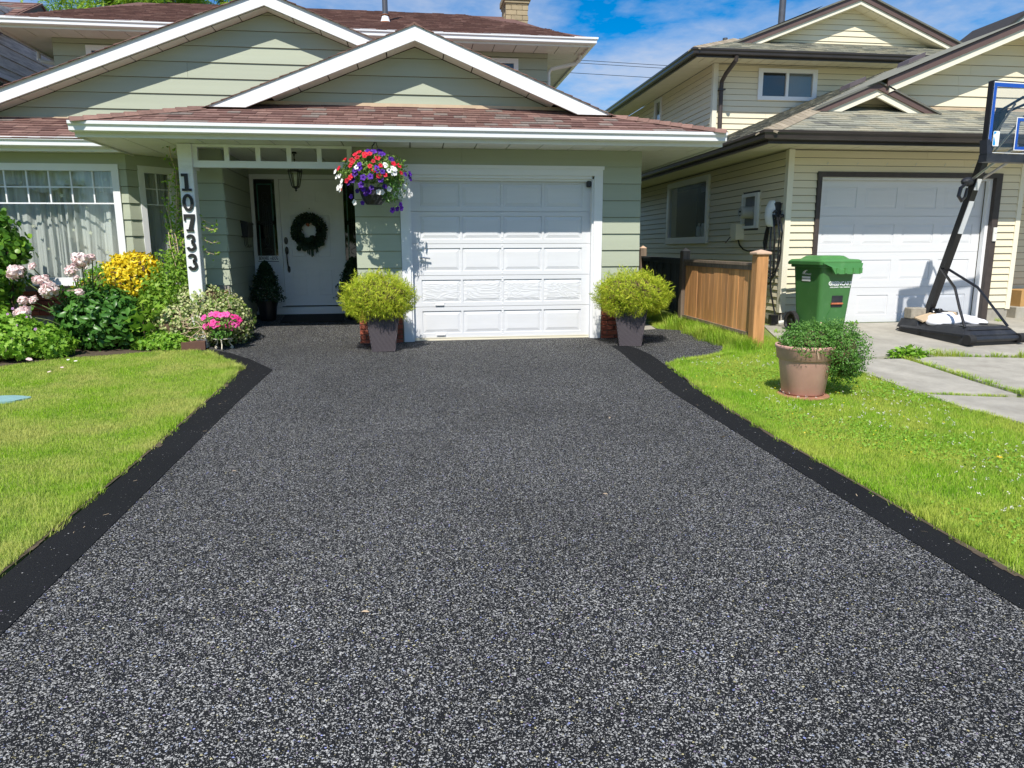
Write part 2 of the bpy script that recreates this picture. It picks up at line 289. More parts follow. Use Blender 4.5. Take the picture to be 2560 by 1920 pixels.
# ------------------------------------------------------------------ mesh kit
class G:
    def __init__(s): s.v = []; s.f = []; s.m = []
    def add(s, vs, fs, mi=0):
        b = len(s.v); s.v += [tuple(p) for p in vs]; s.f += [tuple(b+i for i in f) for f in fs]; s.m += [mi]*len(fs); return s
    def box(s, x0, x1, y0, y1, z0, z1, mi=0):
        return s.add([(x0, y0, z0), (x1, y0, z0), (x1, y1, z0), (x0, y1, z0), (x0, y0, z1), (x1, y0, z1), (x1, y1, z1), (x0, y1, z1)],
                     [(0, 3, 2, 1), (4, 5, 6, 7), (0, 1, 5, 4), (1, 2, 6, 5), (2, 3, 7, 6), (3, 0, 4, 7)], mi)
    def bbox(s, x0, x1, y0, y1, z0, z1, b=.006, mi=0):
        """box with chamfered edges"""
        P = [(x0, x0+b, x1-b, x1), (y0, y0+b, y1-b, y1), (z0, z0+b, z1-b, z1)]
        bm = bmesh.new(); bmesh.ops.create_cube(bm, size=1)
        for v in bm.verts: v.co = Vector((x0 if v.co.x < 0 else x1, y0 if v.co.y < 0 else y1, z0 if v.co.z < 0 else z1))
        bmesh.ops.bevel(bm, geom=bm.edges[:], offset=b, segments=1, affect='EDGES'); return s.bm(bm, mi)
    def bm(s, bm, mi=0):
        bm.verts.index_update(); s.add([v.co[:] for v in bm.verts], [[v.index for v in f.verts] for f in bm.faces], mi); bm.free(); return s
    def prism(s, poly, ext, mi=0):
        n = len(poly); e = Vector(ext); P = [Vector(p) for p in poly]
        return s.add([p[:] for p in P]+[(p+e)[:] for p in P], [tuple(range(n))[::-1], tuple(range(n, 2*n))]+[(i, (i+1) % n, n+(i+1) % n, n+i) for i in range(n)], mi)
    def tube(s, path, r, n=8, mi=0, cap=True, closed=False):
        P = [Vector(p) for p in path]; rr = r if hasattr(r, '__len__') else [r]*len(P); rings = []; b = len(s.v); last = None
        for i, p in enumerate(P):
            a = P[i-1] if (i or closed) else p; c = P[(i+1) % len(P)] if (i < len(P)-1 or closed) else p
            t = (c-a).normalized()
            if last is None: up = Vector((0, 0, 1)) if abs(t.z) < .9 else Vector((1, 0, 0)); x = t.cross(up).normalized()
            else: x = (last-t*last.dot(t)).normalized()
            last = x; y = t.cross(x)
            s.v += [(p+rr[i]*(math.cos(2*math.pi*k/n)*x+math.sin(2*math.pi*k/n)*y))[:] for k in range(n)]
        for i in range(len(P)-(0 if closed else 1)):
            j = (i+1) % len(P)
            for k in range(n):
                s.f.append((b+i*n+k, b+i*n+(k+1) % n, b+j*n+(k+1) % n, b+j*n+k)); s.m.append(mi)
        if cap and not closed:
            s.f.append(tuple(b+k for k in range(n))[::-1]); s.m.append(mi)
            s.f.append(tuple(b+(len(P)-1)*n+k for k in range(n))); s.m.append(mi)
        return s
    def lathe(s, prof, c=(0, 0, 0), n=24, mi=0, capb=True, capt=False, sx=1, sy=1):
        b = len(s.v)
        for r, z in prof: s.v += [(c[0]+sx*r*math.cos(2*math.pi*k/n), c[1]+sy*r*math.sin(2*math.pi*k/n), c[2]+z) for k in range(n)]
        for i in range(len(prof)-1):
            for k in range(n): s.f.append((b+i*n+k, b+i*n+(k+1) % n, b+(i+1)*n+(k+1) % n, b+(i+1)*n+k)); s.m.append(mi)
        if capb: s.f.append(tuple(b+k for k in range(n))[::-1]); s.m.append(mi)
        if capt: s.f.append(tuple(b+(len(prof)-1)*n+k for k in range(n))); s.m.append(mi)
        return s
    def sweep(s, prof, path, z, mi=0, ends=True):
        """prof: (outward, dz) points; path: xy points, outward is to the right of travel"""
        P = [Vector((p[0], p[1])) for p in path]; zs = z if hasattr(z, '__len__') else [z]*len(P); b = len(s.v); n = len(prof)
        for i, p in enumerate(P):
            ds = []
            if i: ds.append((P[i]-P[i-1]).normalized())
            if i < len(P)-1: ds.append((P[i+1]-P[i]).normalized())
            ns = [Vector((d.y, -d.x)) for d in ds]; m = ns[0] if len(ns) == 1 else (ns[0]+ns[1])/(1+ns[0].dot(ns[1]))
            s.v += [(p.x+m.x*o, p.y+m.y*o, zs[i]+dz) for o, dz in prof]
        for i in range(len(P)-1):
            for k in range(n): s.f.append((b+i*n+k, b+(i+1)*n+k, b+(i+1)*n+(k+1) % n, b+i*n+(k+1) % n)); s.m.append(mi)
        if ends: s.f.append(tuple(b+k for k in range(n))); s.f.append(tuple(b+(len(P)-1)*n+k for k in range(n))[::-1]); s.m += [mi, mi]
        return s
ORG = {}
def mesh(name, g, mats, smooth=False, off=(0, 0, 0)):
    me = bpy.data.meshes.new(name)
    vs = [(a-off[0], b-off[1], c-off[2]) for a, b, c in g.v] if any(off) else g.v
    me.from_pydata(vs, [], g.f)
    for m in (mats if isinstance(mats, (list, tuple)) else [mats]): me.materials.append(M[m])
    if any(g.m): me.polygons.foreach_set('material_index', g.m)
    if smooth: me.polygons.foreach_set('use_smooth', [True]*len(g.f))
    me.update(); return me
def thing(name, label, cat, loc=(0, 0, 0), rotz=0, group=None, local=False):
    o = bpy.data.objects.new(name, None); COL.objects.link(o); o.empty_display_size = .2
    o.location = loc; o.rotation_euler = (0, 0, rotz); o['label'] = label; o['category'] = cat
    if group: o['group'] = group
    ORG[o.name] = (0, 0, 0) if (local or rotz) else tuple(loc); return o
def part(name, g, mats, parent, smooth=False, label=None, kind=None):
    off = ORG.get(parent.name, (0, 0, 0)) if parent else (0, 0, 0)
    me = mesh(name, g, mats, smooth, off) if isinstance(g, G) else g
    o = bpy.data.objects.new(name, me); COL.objects.link(o)
    if parent: o.parent = parent
    ORG[o.name] = off
    if label: o['label'] = label
    if kind: o['kind'] = kind
    return o
def inst(name, me, parent, loc, rot=(0, 0, 0), scale=1, label=None):
    o = bpy.data.objects.new(name, me); COL.objects.link(o); off = ORG.get(parent.name, (0, 0, 0)); o.parent = parent
    o.location = (loc[0]-off[0], loc[1]-off[1], loc[2]-off[2]); o.rotation_euler = rot; o.scale = (scale,)*3 if not hasattr(scale, '__len__') else scale
    ORG[o.name] = off
    if label: o['label'] = label
    return o
def solo(name, g, mats, label, cat, smooth=False, group=None, loc=None, kind=None):
    """a thing that is a single mesh"""
    loc = loc or (0, 0, 0); me = mesh(name, g, mats, smooth, loc); o = bpy.data.objects.new(name, me); COL.objects.link(o); o.location = loc
    o['label'] = label; o['category'] = cat
    if group: o['group'] = group
    if kind: o['kind'] = kind
    return o
def struct(name, g, mats, smooth=False):
    o = part(name, g, mats, None, smooth); o['kind'] = 'structure'; return o
def npmesh(name, V, F, mats, smooth=False, mi=None):
    """fast mesh from arrays, F is (n,k) with one k"""
    me = bpy.data.meshes.new(name); V = np.ascontiguousarray(V, dtype=np.float32); F = np.ascontiguousarray(F, dtype=np.int32)
    k = F.shape[1]; me.vertices.add(len(V)); me.vertices.foreach_set('co', V.ravel())
    me.loops.add(F.size); me.loops.foreach_set('vertex_index', F.ravel())
    me.polygons.add(len(F)); me.polygons.foreach_set('loop_start', np.arange(0, F.size, k, dtype=np.int32))
    for m in (mats if isinstance(mats, (list, tuple)) else [mats]): me.materials.append(M[m])
    if mi is not None: me.polygons.foreach_set('material_index', np.ascontiguousarray(mi, dtype=np.int32))
    if smooth: me.polygons.foreach_set('use_smooth', np.ones(len(F), dtype=bool))
    me.update(calc_edges=True); me.validate(); return me
# leaf outlines in the xy plane: x along the leaf, z out of it (all made of triangles)
def T(v, f): return np.array(v, dtype=float), np.array(f)
LEAF = T([(0, 0, 0), (.35, .24, .05), (.7, .2, .03), (1, 0, -.12), (.7, -.2, .03), (.35, -.24, .05), (.5, 0, -.02)], [(0, 6, 1), (1, 6, 2), (2, 6, 3), (3, 6, 4), (4, 6, 5), (5, 6, 0)])
ROUND = T([(0, 0, 0), (.3, .38, .05), (.8, .36, .03), (1, 0, -.08), (.8, -.36, .03), (.3, -.38, .05)], [(0, 5, 1), (1, 5, 4), (1, 4, 2), (2, 4, 3)])
SMALL = T([(0, 0, 0), (.5, .3, .06), (1, 0, -.05), (.5, -.3, .06)], [(0, 3, 2), (0, 2, 1)])
LOBED = T([(0, 0, 0), (.12, .42, .03), (.38, .22, .02), (.62, .5, .0), (.66, .16, .03), (1.05, 0, -.08), (.66, -.16, .03), (.62, -.5, 0), (.38, -.22, .02), (.12, -.42, .03), (.35, 0, -.03)],
          [(10, i, i+1) for i in range(9)][::-1]+[(10, 9, 0)])
THREAD = T([(0, .05, 0), (.45, .045, .10), (.42, -.06, .10), (0, -.05, 0), (1, 0, -.02), (.4, .0, .09), (.72, .30, .12), (.5, .06, .1), (.35, 0, .08), (.62, -.32, .06), (.45, -.06, .1)],
           [(0, 3, 2), (0, 2, 1), (1, 2, 4), (5, 6, 7), (8, 9, 10)])
NEEDLE = T([(0, .06, 0), (0, -.06, 0), (1, 0, 0), (0, 0, .06), (0, 0, -.06), (.95, .05, .05)], [(0, 1, 2), (3, 4, 5)])
def leaves(pts, nrm, size, tpl, spread=.6, droop=0, upb=0, rs=RS, along=None):
    """place one template per point; leaf plane faces nrm roughly, points outward/downward"""
    n = len(pts); tv, tf = tpl
    nn = nrm+spread*rs.normal(size=(n, 3)); nn /= np.linalg.norm(nn, axis=1)[:, None]
    d = rs.normal(size=(n, 3)) if along is None else along+.35*rs.normal(size=(n, 3))
    d[:, 2] += upb-droop; d -= nn*np.sum(d*nn, axis=1)[:, None]; d /= np.linalg.norm(d, axis=1)[:, None]+1e-9
    e = np.cross(nn, d); s = np.asarray(size)*np.ones(n)
    V = pts[:, None, :]+s[:, None, None]*(tv[None, :, 0:1]*d[:, None, :]+tv[None, :, 1:2]*e[:, None, :]+tv[None, :, 2:3]*nn[:, None, :])
    F = tf[None]+(np.arange(n)*len(tv))[:, None, None]
    return V.reshape(-1, 3), F.reshape(-1, tf.shape[1])
def shell(c, r, n, inner=.55, lump=.12, zmin=-1., rs=RS, k=3.0, ph=0):
    d = rs.normal(size=(int(n*1.6), 3)); d /= np.linalg.norm(d, axis=1)[:, None]; d = d[d[:, 2] > zmin][:n]
    q = 1+lump*(np.sin(k*d[:, 0]*2+ph)*np.cos(k*d[:, 1]*2.3+ph*2)+.7*np.sin(k*d[:, 2]*3+k*d[:, 0]*4+ph)+.5*np.sin(9*d[:, 0]+7*d[:, 2]+5*d[:, 1]+ph))
    rad = (inner+(1-inner)*rs.rand(len(d))**.5)*q
    p = np.array(c)+d*rad[:, None]*np.array(r); nr = d/np.array(r); nr /= np.linalg.norm(nr, axis=1)[:, None]; return p, nr
def blob(c, r, lump=.1, ph=0, sub=3, zmin=None):
    bm = bmesh.new(); bmesh.ops.create_icosphere(bm, subdivisions=sub, radius=1)
    for v in bm.verts:
        d = v.co.copy(); q = 1+lump*(math.sin(6*d.x+ph)*math.cos(5*d.y+ph)+.6*math.sin(9*d.z+5*d.x+ph))
        v.co = Vector((c[0]+d.x*r[0]*q, c[1]+d.y*r[1]*q, c[2]+d.z*r[2]*q))
        if zmin is not None: v.co.z = max(v.co.z, zmin)
    return G().bm(bm)
def cat_(parts):
    V = []; F = []; b = 0
    for v, f in parts: V.append(v); F.append(f+b); b += len(v)
    return np.concatenate(V), np.concatenate(F)
def foliage(name, VF, mat, parent, kind='stuff', label=None):
    V, F = VF; off = ORG.get(parent.name, (0, 0, 0)); me = npmesh(name, V-np.array(off), F, mat); return part(name, me, mat, parent, kind=kind, label=label)
def sm(t): t = min(1, max(0, t)); return t*t*(3-2*t)
def gz(x, y):
    q = sm((x-2.9)/2.3); z = (.025+.04*q)*min(y, 0)+.11*q
    if x < -.6: z += .12*min(max(y, 0), 2)
    return z
def gza(x, y):
    t = np.clip((x-2.9)/2.3, 0, 1); q = t*t*(3-2*t); z = (.025+.04*q)*np.minimum(y, 0)+.11*q
    return z+np.where(x < -.6, .12*np.clip(y, 0, 2), 0)
def sheet(poly, dz, step=.5, thick=0):
    """flat outline draped on the ground"""
    bm = bmesh.new(); vs = [bm.verts.new((x, y, 0)) for x, y in poly]; f = bm.faces.new(vs); f.normal_update()
    if f.normal.z < 0: f.normal_flip()
    bmesh.ops.triangulate(bm, faces=bm.faces[:])
    xs = [p[0] for p in poly]; ys = [p[1] for p in poly]
    for ax, lo, hi in ((0, min(xs), max(xs)), (1, min(ys), max(ys))):
        if ax == 1: cuts = [c for c in (0.0, 2.0) if lo < c < hi]
        else: cuts = [c for c in np.arange(2.9, 5.3, .2) if lo < c < hi]+([-.6] if lo < -.6 < hi else [])
        for c in cuts:
            co = [0, 0, 0]; no = [0, 0, 0]; co[ax] = c; no[ax] = 1
            bmesh.ops.bisect_plane(bm, geom=bm.verts[:]+bm.edges[:]+bm.faces[:], plane_co=co, plane_no=no)
    for v in bm.verts: v.co.z = gz(v.co.x, v.co.y)+dz
    if thick:
        r = bmesh.ops.extrude_face_region(bm, geom=bm.faces[:])
        for v in [e for e in r['geom'] if isinstance(e, bmesh.types.BMVert)]: v.co.z -= thick
        bmesh.ops.recalc_face_normals(bm, faces=bm.faces[:])
    return G().bm(bm)
def inpoly(px, py, poly):
    ins = np.zeros(len(px), bool); j = len(poly)-1
    for i in range(len(poly)):
        xi, yi = poly[i]; xj, yj = poly[j]
        c = ((yi > py) != (yj > py)) & (px < (xj-xi)*(py-yi)/((yj-yi) or 1e-9)+xi); ins ^= c; j = i
    return ins
def clip(poly, a, b, c):
    """keep a*x+b*y<=c"""
    o = []
    for i in range(len(poly)):
        p, q = poly[i], poly[(i+1) % len(poly)]; dp, dq = a*p[0]+b*p[1]-c, a*q[0]+b*q[1]-c
        if dp <= 0: o.append(p)
        if dp*dq < 0: t = dp/(dp-dq); o.append((p[0]+t*(q[0]-p[0]), p[1]+t*(q[1]-p[1])))
    return o
# ---- clapboard siding: every course is a board of its own
def span(outl, z):
    xs = []
    for i in range(len(outl)):
        (x0, z0), (x1, z1) = outl[i], outl[(i+1) % len(outl)]
        if (z0-z)*(z1-z) <= 0 and z0 != z1: xs.append(x0+(z-z0)/(z1-z0)*(x1-x0))
    return (min(xs), max(xs)) if xs else None
def siding(parent, o, u, nrm, outl, zp, e, mat, holes=(), proud=.017, name='siding_board', seglen=3.66):
    o = Vector(o); u = Vector(u).normalized(); nv = Vector(nrm).normalized(); zs = [p[1] for p in outl]; zmin, zmax = min(zs), max(zs)
    k = math.floor((zmin-zp)/e); out_ = []; jr = random.Random(int(abs(o.x*31+o.y*17+zp*101)*10))
    def P(uu, z, d): q = o+u*uu+nv*d; return (q.x, q.y, z)
    while zp+k*e < zmax-1e-6:
        lo, hi = zp+k*e, zp+(k+1)*e; k += 1
        cuts = sorted({max(lo, zmin), min(hi, zmax)} | {z for z in zs if lo < z < hi} | {h[i] for h in holes for i in (2, 3) if lo < h[i] < hi})
        gs = {}; cells = []; umin = min(p[0] for p in outl); umax = max(p[0] for p in outl); cutx = []; xx = umin+jr.uniform(.3, 1)*seglen
        while seglen and xx < umax: cutx.append(xx); xx += seglen*jr.uniform(.8, 1.0)
        for a, b in zip(cuts[:-1], cuts[1:]):
            if b-a < .002: continue
            sa, sb = span(outl, a+1e-5), span(outl, b-1e-5)
            if not sa or not sb: continue
            segs = [(sa[0], sa[1], sb[0], sb[1])]
            for h in holes:
                if h[2] < (a+b)/2 < h[3]:
                    ns = []
                    for (l0, r0, l1, r1) in segs:
                        if h[1] <= min(l0, l1) or h[0] >= max(r0, r1): ns.append((l0, r0, l1, r1)); continue
                        if h[0] > min(l0, l1): ns.append((l0, h[0], l1, h[0]))
                        if h[1] < max(r0, r1): ns.append((h[1], r0, h[1], r1))
                    segs = ns
            if seglen and len(segs) == 1 and not any(h[2] < (a+b)/2 < h[3] for h in holes):
                l0, r0, l1, r1 = segs[0]; js = [x for x in cutx if max(l0, l1)+.25 < x < min(r0, r1)-.25]; xs_ = [None]+js+[None]
                segs = [(l0 if p is None else p+.0015, r0 if q is None else q-.0015, l1 if p is None else p+.0015, r1 if q is None else q-.0015) for p, q in zip(xs_[:-1], xs_[1:])]
            cells.append((a, b, segs, P))
        nodes = [(ci, si) for ci, c in enumerate(cells) for si in range(len(c[2]))]; root = {q: q for q in nodes}
        def find(q):
            while root[q] != q: q = root[q]
            return q
        for ci in range(1, len(cells)):
            for si, s1 in enumerate(cells[ci][2]):
                for sj, s0 in enumerate(cells[ci-1][2]):
                    if min(s1[1], s0[3])-max(s1[0], s0[2]) > .004: root[find((ci, si))] = find((ci-1, sj))
        for ci, (a, b, segs, P) in enumerate(cells):
            a_, b_ = a, b
            for si, (l0, r0, l1, r1) in enumerate(segs):
                a, b = a_, b_
                if r0-l0 < .003 and r1-l1 < .003: continue
                g = gs.setdefault(find((ci, si)), G())
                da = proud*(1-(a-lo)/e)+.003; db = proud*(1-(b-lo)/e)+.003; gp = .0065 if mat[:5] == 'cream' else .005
                if b == hi and b < zmax and b-a > 3*gp:   # recessed slot under the next board, lap shade and dirt painted dark
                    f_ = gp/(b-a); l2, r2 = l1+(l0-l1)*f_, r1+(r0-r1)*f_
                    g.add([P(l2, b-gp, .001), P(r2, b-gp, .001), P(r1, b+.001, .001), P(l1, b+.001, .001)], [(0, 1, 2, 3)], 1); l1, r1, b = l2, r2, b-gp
                g.add([P(l0, a, da), P(r0, a, da), P(r1, b, db), P(l1, b, db), P(l0, a, -.004), P(r0, a, -.004), P(r1, b, -.004), P(l1, b, -.004)],
                      [(0, 1, 2, 3), (4, 5, 1, 0), (5, 6, 2, 1), (7, 4, 0, 3)])
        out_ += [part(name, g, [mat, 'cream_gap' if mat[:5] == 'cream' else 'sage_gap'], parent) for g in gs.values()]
    return out_
# ---- roof shingles on a sloping plane
def shingles(parent, o, u, v, outl, e, wr, mats, weights, cap, thick=.008, name='shingle', seed=1, order=None, wav=.004):
    """outl convex polygon in (u,v) metres; v up the slope. returns number used as parts"""
    rs = random.Random(seed); o = Vector(o); u = Vector(u).normalized(); v = Vector(v).normalized(); nv = u.cross(v).normalized()
    if nv.z < 0: nv = -nv
    us = [p[0] for p in outl]; vs = [p[1] for p in outl]; j = 0; made = 0; rest = G()
    while j*e < max(vs):
        a, b = j*e, (j+1)*e+.03; x = min(us)-rs.random()*wr[1]
        while x < max(us):
            wd = rs.uniform(*wr); poly = [(x+.0015, a-rs.random()*.006), (x+wd-.0015, a-rs.random()*.006), (x+wd-.0015, b), (x+.0015, b)]
            for i in range(len(outl)):
                p, q = outl[i], outl[(i+1) % len(outl)]; nx, ny = (q[1]-p[1]), -(q[0]-p[0]); poly = clip(poly, nx, ny, nx*p[0]+ny*p[1])
                if len(poly) < 3: break
            x += wd
            if len(poly) < 3: continue
            h0 = thick*rs.uniform(1.3, 2.4)
            def P(q, top):
                t = (q[1]-a)/(b-a); d = (h0*(1-t)+.0015 if top else -.001); w = o+u*q[0]+v*q[1]+nv*d; return w[:]
            n = len(poly); mi = rs.choices(range(len(mats)), weights)[0]
            vv = [P(q, 1) for q in poly]+[P(q, 0) for q in poly]; ff = [tuple(range(n))]+[(i, (i+1) % n, n+(i+1) % n, n+i) for i in range(n)]
            if made < cap:
                part(name, G().add(vv, ff), mats[mi], parent); made += 1
            else: rest.add(vv, ff, mi)
        j += 1
    if rest.v: part(name+'_field', rest, list(mats), parent, kind='stuff')
    return made
GUT = [(0, -.11), (.078, -.11), (.096, -.100), (.099, -.058), (.103, -.050), (.121, -.034), (.123, -.003), (.118, 0), (.108, 0), (.105, -.02), (.085, -.035), (.06, -.09), (.006, -.09), (.006, 0), (0, 0)]
def raised_panel(g, x0, x1, z0, z1, y, rec=.014, bev=.035, lip=.012, mi=0):
    """door panel facing -y with its frame surface at y"""
    rings = [(0, 0), (.001, rec*.85), (.007, rec*.85), (bev, rec*.18), (bev+.001, rec*.12)]; b = len(g.v)
    for i, d in rings: g.v += [(x0+i, y+d, z0+i), (x1-i, y+d, z0+i), (x1-i, y+d, z1-i), (x0+i, y+d, z1-i)]
    for r in range(len(rings)-1):
        for k in range(4): g.f.append((b+r*4+k, b+r*4+(k+1) % 4, b+(r+1)*4+(k+1) % 4, b+(r+1)*4+k)); g.m.append(mi)
    e = b+(len(rings)-1)*4; g.f.append((e, e+1, e+2, e+3)); g.m.append(mi)
def text_mesh(body, size, ext, matn, bold=.0, cond=1.0):
    cu = bpy.data.curves.new('lettering', 'FONT'); cu.body = body; cu.size = size; cu.extrude = ext; cu.align_x = 'CENTER'; cu.align_y = 'CENTER'; cu.offset = bold
    ob = bpy.data.objects.new('tmp_text', cu); COL.objects.link(ob)
    dg = bpy.context.evaluated_depsgraph_get(); dg.update(); me = bpy.data.meshes.new_from_object(ob.evaluated_get(dg))
    bpy.data.objects.remove(ob); me.name = 'lettering'; me.materials.clear(); me.materials.append(M[matn])
    for v in me.vertices: v.co.x *= cond
    return me
FRONT = (R(90), 0, 0)
# ------------------------------------------------------------------ ground
lawn_l = [(-40, -40), (-1.77, -40), (-1.77, -4.6), (-1.80, -2.64), (-1.82, -1.66), (-2.21, -.93), (-2.59, -.44), (-2.75, -.2), (-2.75, .9), (-40, .9)]
g = sheet([(-400, -300), (500, -300), (500, 600), (-400, 600)], -.03); struct('ground', g, 'turf_soil')
drive = [(-1.77, -30), (2.53, -30), (2.53, -6.5), (2.53, -4.8), (2.56, -3.76), (2.74, -2.15), (3.02, -1.82), (3.59, -1.62), (3.83, -1.25), (3.93, -.6), (3.85, .36), (3.61, .72), (3.0, .72), (3.0, .2),
         (-.6, .2), (-.6, 2.1), (-2.75, 2.1), (-2.75, -.2), (-2.59, -.44), (-2.21, -.93), (-1.82, -1.66), (-1.80, -2.64), (-1.77, -4.6)]
struct('driveway', sheet(drive, .004, thick=.05), 'speckled_rubber')
bl = [(-1.77, -30), (-1.52, -30), (-1.53, -5.3), (-1.53, -3.2), (-1.50, -1.80), (-1.85, -1.15), (-2.21, -.62), (-2.52, -.30), (-2.75, -.12), (-2.75, -.25), (-2.59, -.44), (-2.21, -.93), (-1.82, -1.66), (-1.80, -2.64), (-1.77, -4.6)]
br = [(2.32, -30), (2.53, -30), (2.53, -6.5), (2.53, -4.8), (2.56, -3.76), (2.73, -2.2), (2.80, -1.5), (2.78, -.95), (2.68, -.70), (2.52, -.72), (2.50, -1.2), (2.42, -2.1), (2.33, -3.4), (2.32, -5.2)]
struct('driveway_border', sheet(bl, .008, thick=.052), 'border_rubber')
struct('driveway_border', sheet(br, .008, thick=.052), 'border_rubber')
struct('garden_bed', sheet([(-9, -1.6), (-5.2, -1.35), (-4.5, -1.19), (-4.22, -.93), (-3.89, -.71), (-3.39, -.50), (-2.9, -.28), (-2.76, -.12), (-2.76, 1.8), (-9, 1.8)], .012, thick=.03), 'soil')
struct('concrete_path', sheet([(3.0, .74), (3.62, .74), (3.70, 1.3), (3.68, 5), (3.0, 5)], .002, thick=.04), 'concrete')
# neighbour's concrete driveway, slabs with open joints
nd = thing('concrete_driveway', 'weathered grey concrete driveway of separate slabs with weeds in the joints', 'driveway', (5.5, -2, 0)); nd['kind'] = 'structure'
for pl in ([(5.1, -30), (5.70, -30), (5.60, -3.98), (4.64, -3.74), (4.66, -4.16), (4.82, -4.65), (5.0, -5.5)], [(4.60, -3.64), (5.50, -3.84), (5.48, -3.3), (5.50, -2.65), (5.50, -2.28), (4.50, -2.24), (4.64, -2.95)],
           [(5.74, -30), (13, -30), (13, -2.75), (6.96, -2.42), (5.80, -2.18), (5.60, -2.24), (5.56, -2.7), (5.56, -3.4), (5.66, -3.9)],
           [(4.50, -2.17), (5.7, -2.12), (6.96, -2.31), (13, -2.64), (13, .9), (8.95, .9), (8.95, .12), (5.0, .12), (4.75, -.7), (4.55, -1.5)]):
    part('slab', sheet(pl, .016, thick=.08), 'concrete', nd)

# ------------------------------------------------------------------ the green house
H = thing('house', 'sage green two-storey house with white trim and reddish brown shingled gables, nearest in view', 'house', (0, 0, 0))
SZ, SE = .7663, .2175
def wallp(g, name='wall', m='sage_dark'): return part(name, g, m, H)
# structural walls behind the cladding
g = G().box(-.70, -.02, .012, .25, -.1, 2.52).box(-.02, 2.44, .012, .25, 2.16, 2.52).box(2.44, 3.07, .012, .25, -.1, 2.52).box(2.87, 3.058, .25, 6.5, -.1, 2.52).box(-.70, -.55, .25, 2.0, -.1, 2.5)
wallp(g, 'garage_wall')
g = G().box(-2.41, -2.35, 2.0, 2.1, 0, 2.5).box(-2.41, -.55, 2.012, 2.1, 2.36, 2.5).box(-.82, -.55, 2.012, 2.1, 0, 2.36)
g.prism([(-2.395, .37, -.05), (-2.425, 2.02, -.05), (-2.62, 2.02, -.05), (-2.55, .37, -.05)], (0, 0, 2.56))
g.box(-2.90, -2.42, .362, .47, -.05, 2.5).box(-2.90, -2.82, .47, 1.7, -.05, 2.5).box(-3.2, -2.82, 1.62, 1.75, -.05, 2.5)
wallp(g, 'entry_wall')
# brick wainscot
def bricks(parent, o, u, nv, length, z0, z1, skip=()):
    u = Vector(u).normalized(); nv = Vector(nv).normalized(); row = 0; z = z0; ang = math.atan2(u.y, u.x); bl_, bh = .195, .058
    while z+bh < z1+.01:
        s = -(row % 2)*.1-.02
        while s < length-.01:
            a, b = max(s, 0), min(s+bl_, length)
            if b-a > .025:
                p = Vector(o)+u*((a+b)/2)+nv*(.004+random.random()*.006)
                inst('brick', BRICK, parent, (p.x, p.y, z+bh/2), (0, 0, ang), ((b-a)/bl_, 1, 1))
            s += bl_+.010
        z += bh+.0095; row += 1
g = G().bbox(-.0975, .0975, -.03, .03, -.029, .029, .004); BRICK = mesh('brick', g, 'brick')
bw = part('brick_wainscot', G().box(-.70, -.14, -.012, .011, -.08, .765).box(2.57, 3.07, -.012, .011, -.08, .765), 'mortar', H)
bricks(bw, (-.70, -.002, 0), (1, 0, 0), (0, -1, 0), .56, -.02, .73); bricks(bw, (2.57, -.002, 0), (1, 0, 0), (0, -1, 0), .50, -.02, .73)
bricks(bw, (3.078, -.02, 0), (0, 1, 0), (1, 0, 0), .5, -.02, .73)
bw2 = part('brick_wainscot', G().box(-2.90, -2.395, .335, .36, 0, .765).box(-8.5, -3.76, .925, .96, -.05, .765), 'mortar', H)
bricks(bw2, (-2.90, .335, 0), (1, 0, 0), (0, -1, 0), .50, .30, .73); bricks(bw2, (-5.2, .925, 0), (1, 0, 0), (0, -1, 0), 1.44, .36, .73)
# clapboards
siding(H, (0, 0, 0), (1, 0, 0), (0, -1, 0), [(-.70, SZ), (3.085, SZ), (3.085, 2.49), (-.70, 2.49)], SZ, SE, 'sage', [(-.13, 2.56, -1, 2.285)])
siding(H, (3.07, 0, 0), (0, 1, 0), (1, 0, 0), [(0, SZ), (6.4, SZ), (6.4, 2.49), (0, 2.49)], SZ, SE, 'sage')
siding(H, (-2.90, .35, 0), (1, 0, 0), (0, -1, 0), [(0, SZ), (.52, SZ), (.52, 2.49), (0, 2.49)], SZ, SE, 'sage')
siding(H, (-2.382, .35, 0), (-.018, 1, 0), (1, .018, 0), [(0, .12), (1.64, .24), (1.64, 2.49), (0, 2.49)], SZ, SE, 'sage')
siding(H, (0, 2.0, 0), (1, 0, 0), (0, -1, 0), [(-2.40, .3), (-.7, .3), (-.7, 2.49), (-2.4, 2.49)], SZ, SE, 'sage', [(-2.385, -.72, 0, 2.345)])
# ---- bay window (front face y=.95, angled face to the right)
g = G().box(-8.5, -6.35, .96, 1.05, 0, 2.5).box(-6.35, -3.80, .96, 1.05, 0, .77).box(-6.35, -3.80, .96, 1.05, 2.35, 2.5).box(-3.86, -3.77, .96, 1.02, 0, 2.5)
s2 = math.sqrt(.5)
def ang(t, d=0): return (-3.76+s2*t+s2*d, .95+s2*t-s2*d)   # t along the angled face, d outward
def apr(g, t0, t1, d0, d1, z0, z1, mi=0):
    P = [ang(t0, d0), ang(t1, d0), ang(t1, d1), ang(t0, d1)]; return g.prism([(a, b, z0) for a, b in P], (0, 0, z1-z0), mi)
apr(g, 0.02, .9, -.08, -.012, 0, .77); apr(g, 0.02, .9, -.08, -.012, 2.35, 2.5); apr(g, 0.02, .14, -.08, -.012, .77, 2.35); apr(g, .66, .9, -.08, -.012, .77, 2.35)
wallp(g, 'bay_wall')
siding(H, (0, .95, 0), (1, 0, 0), (0, -1, 0), [(-8.5, SZ), (-3.75, SZ), (-3.75, 2.49), (-8.5, 2.49)], SZ, SE, 'sage', [(-6.34, -3.845, -1, 2.355)])
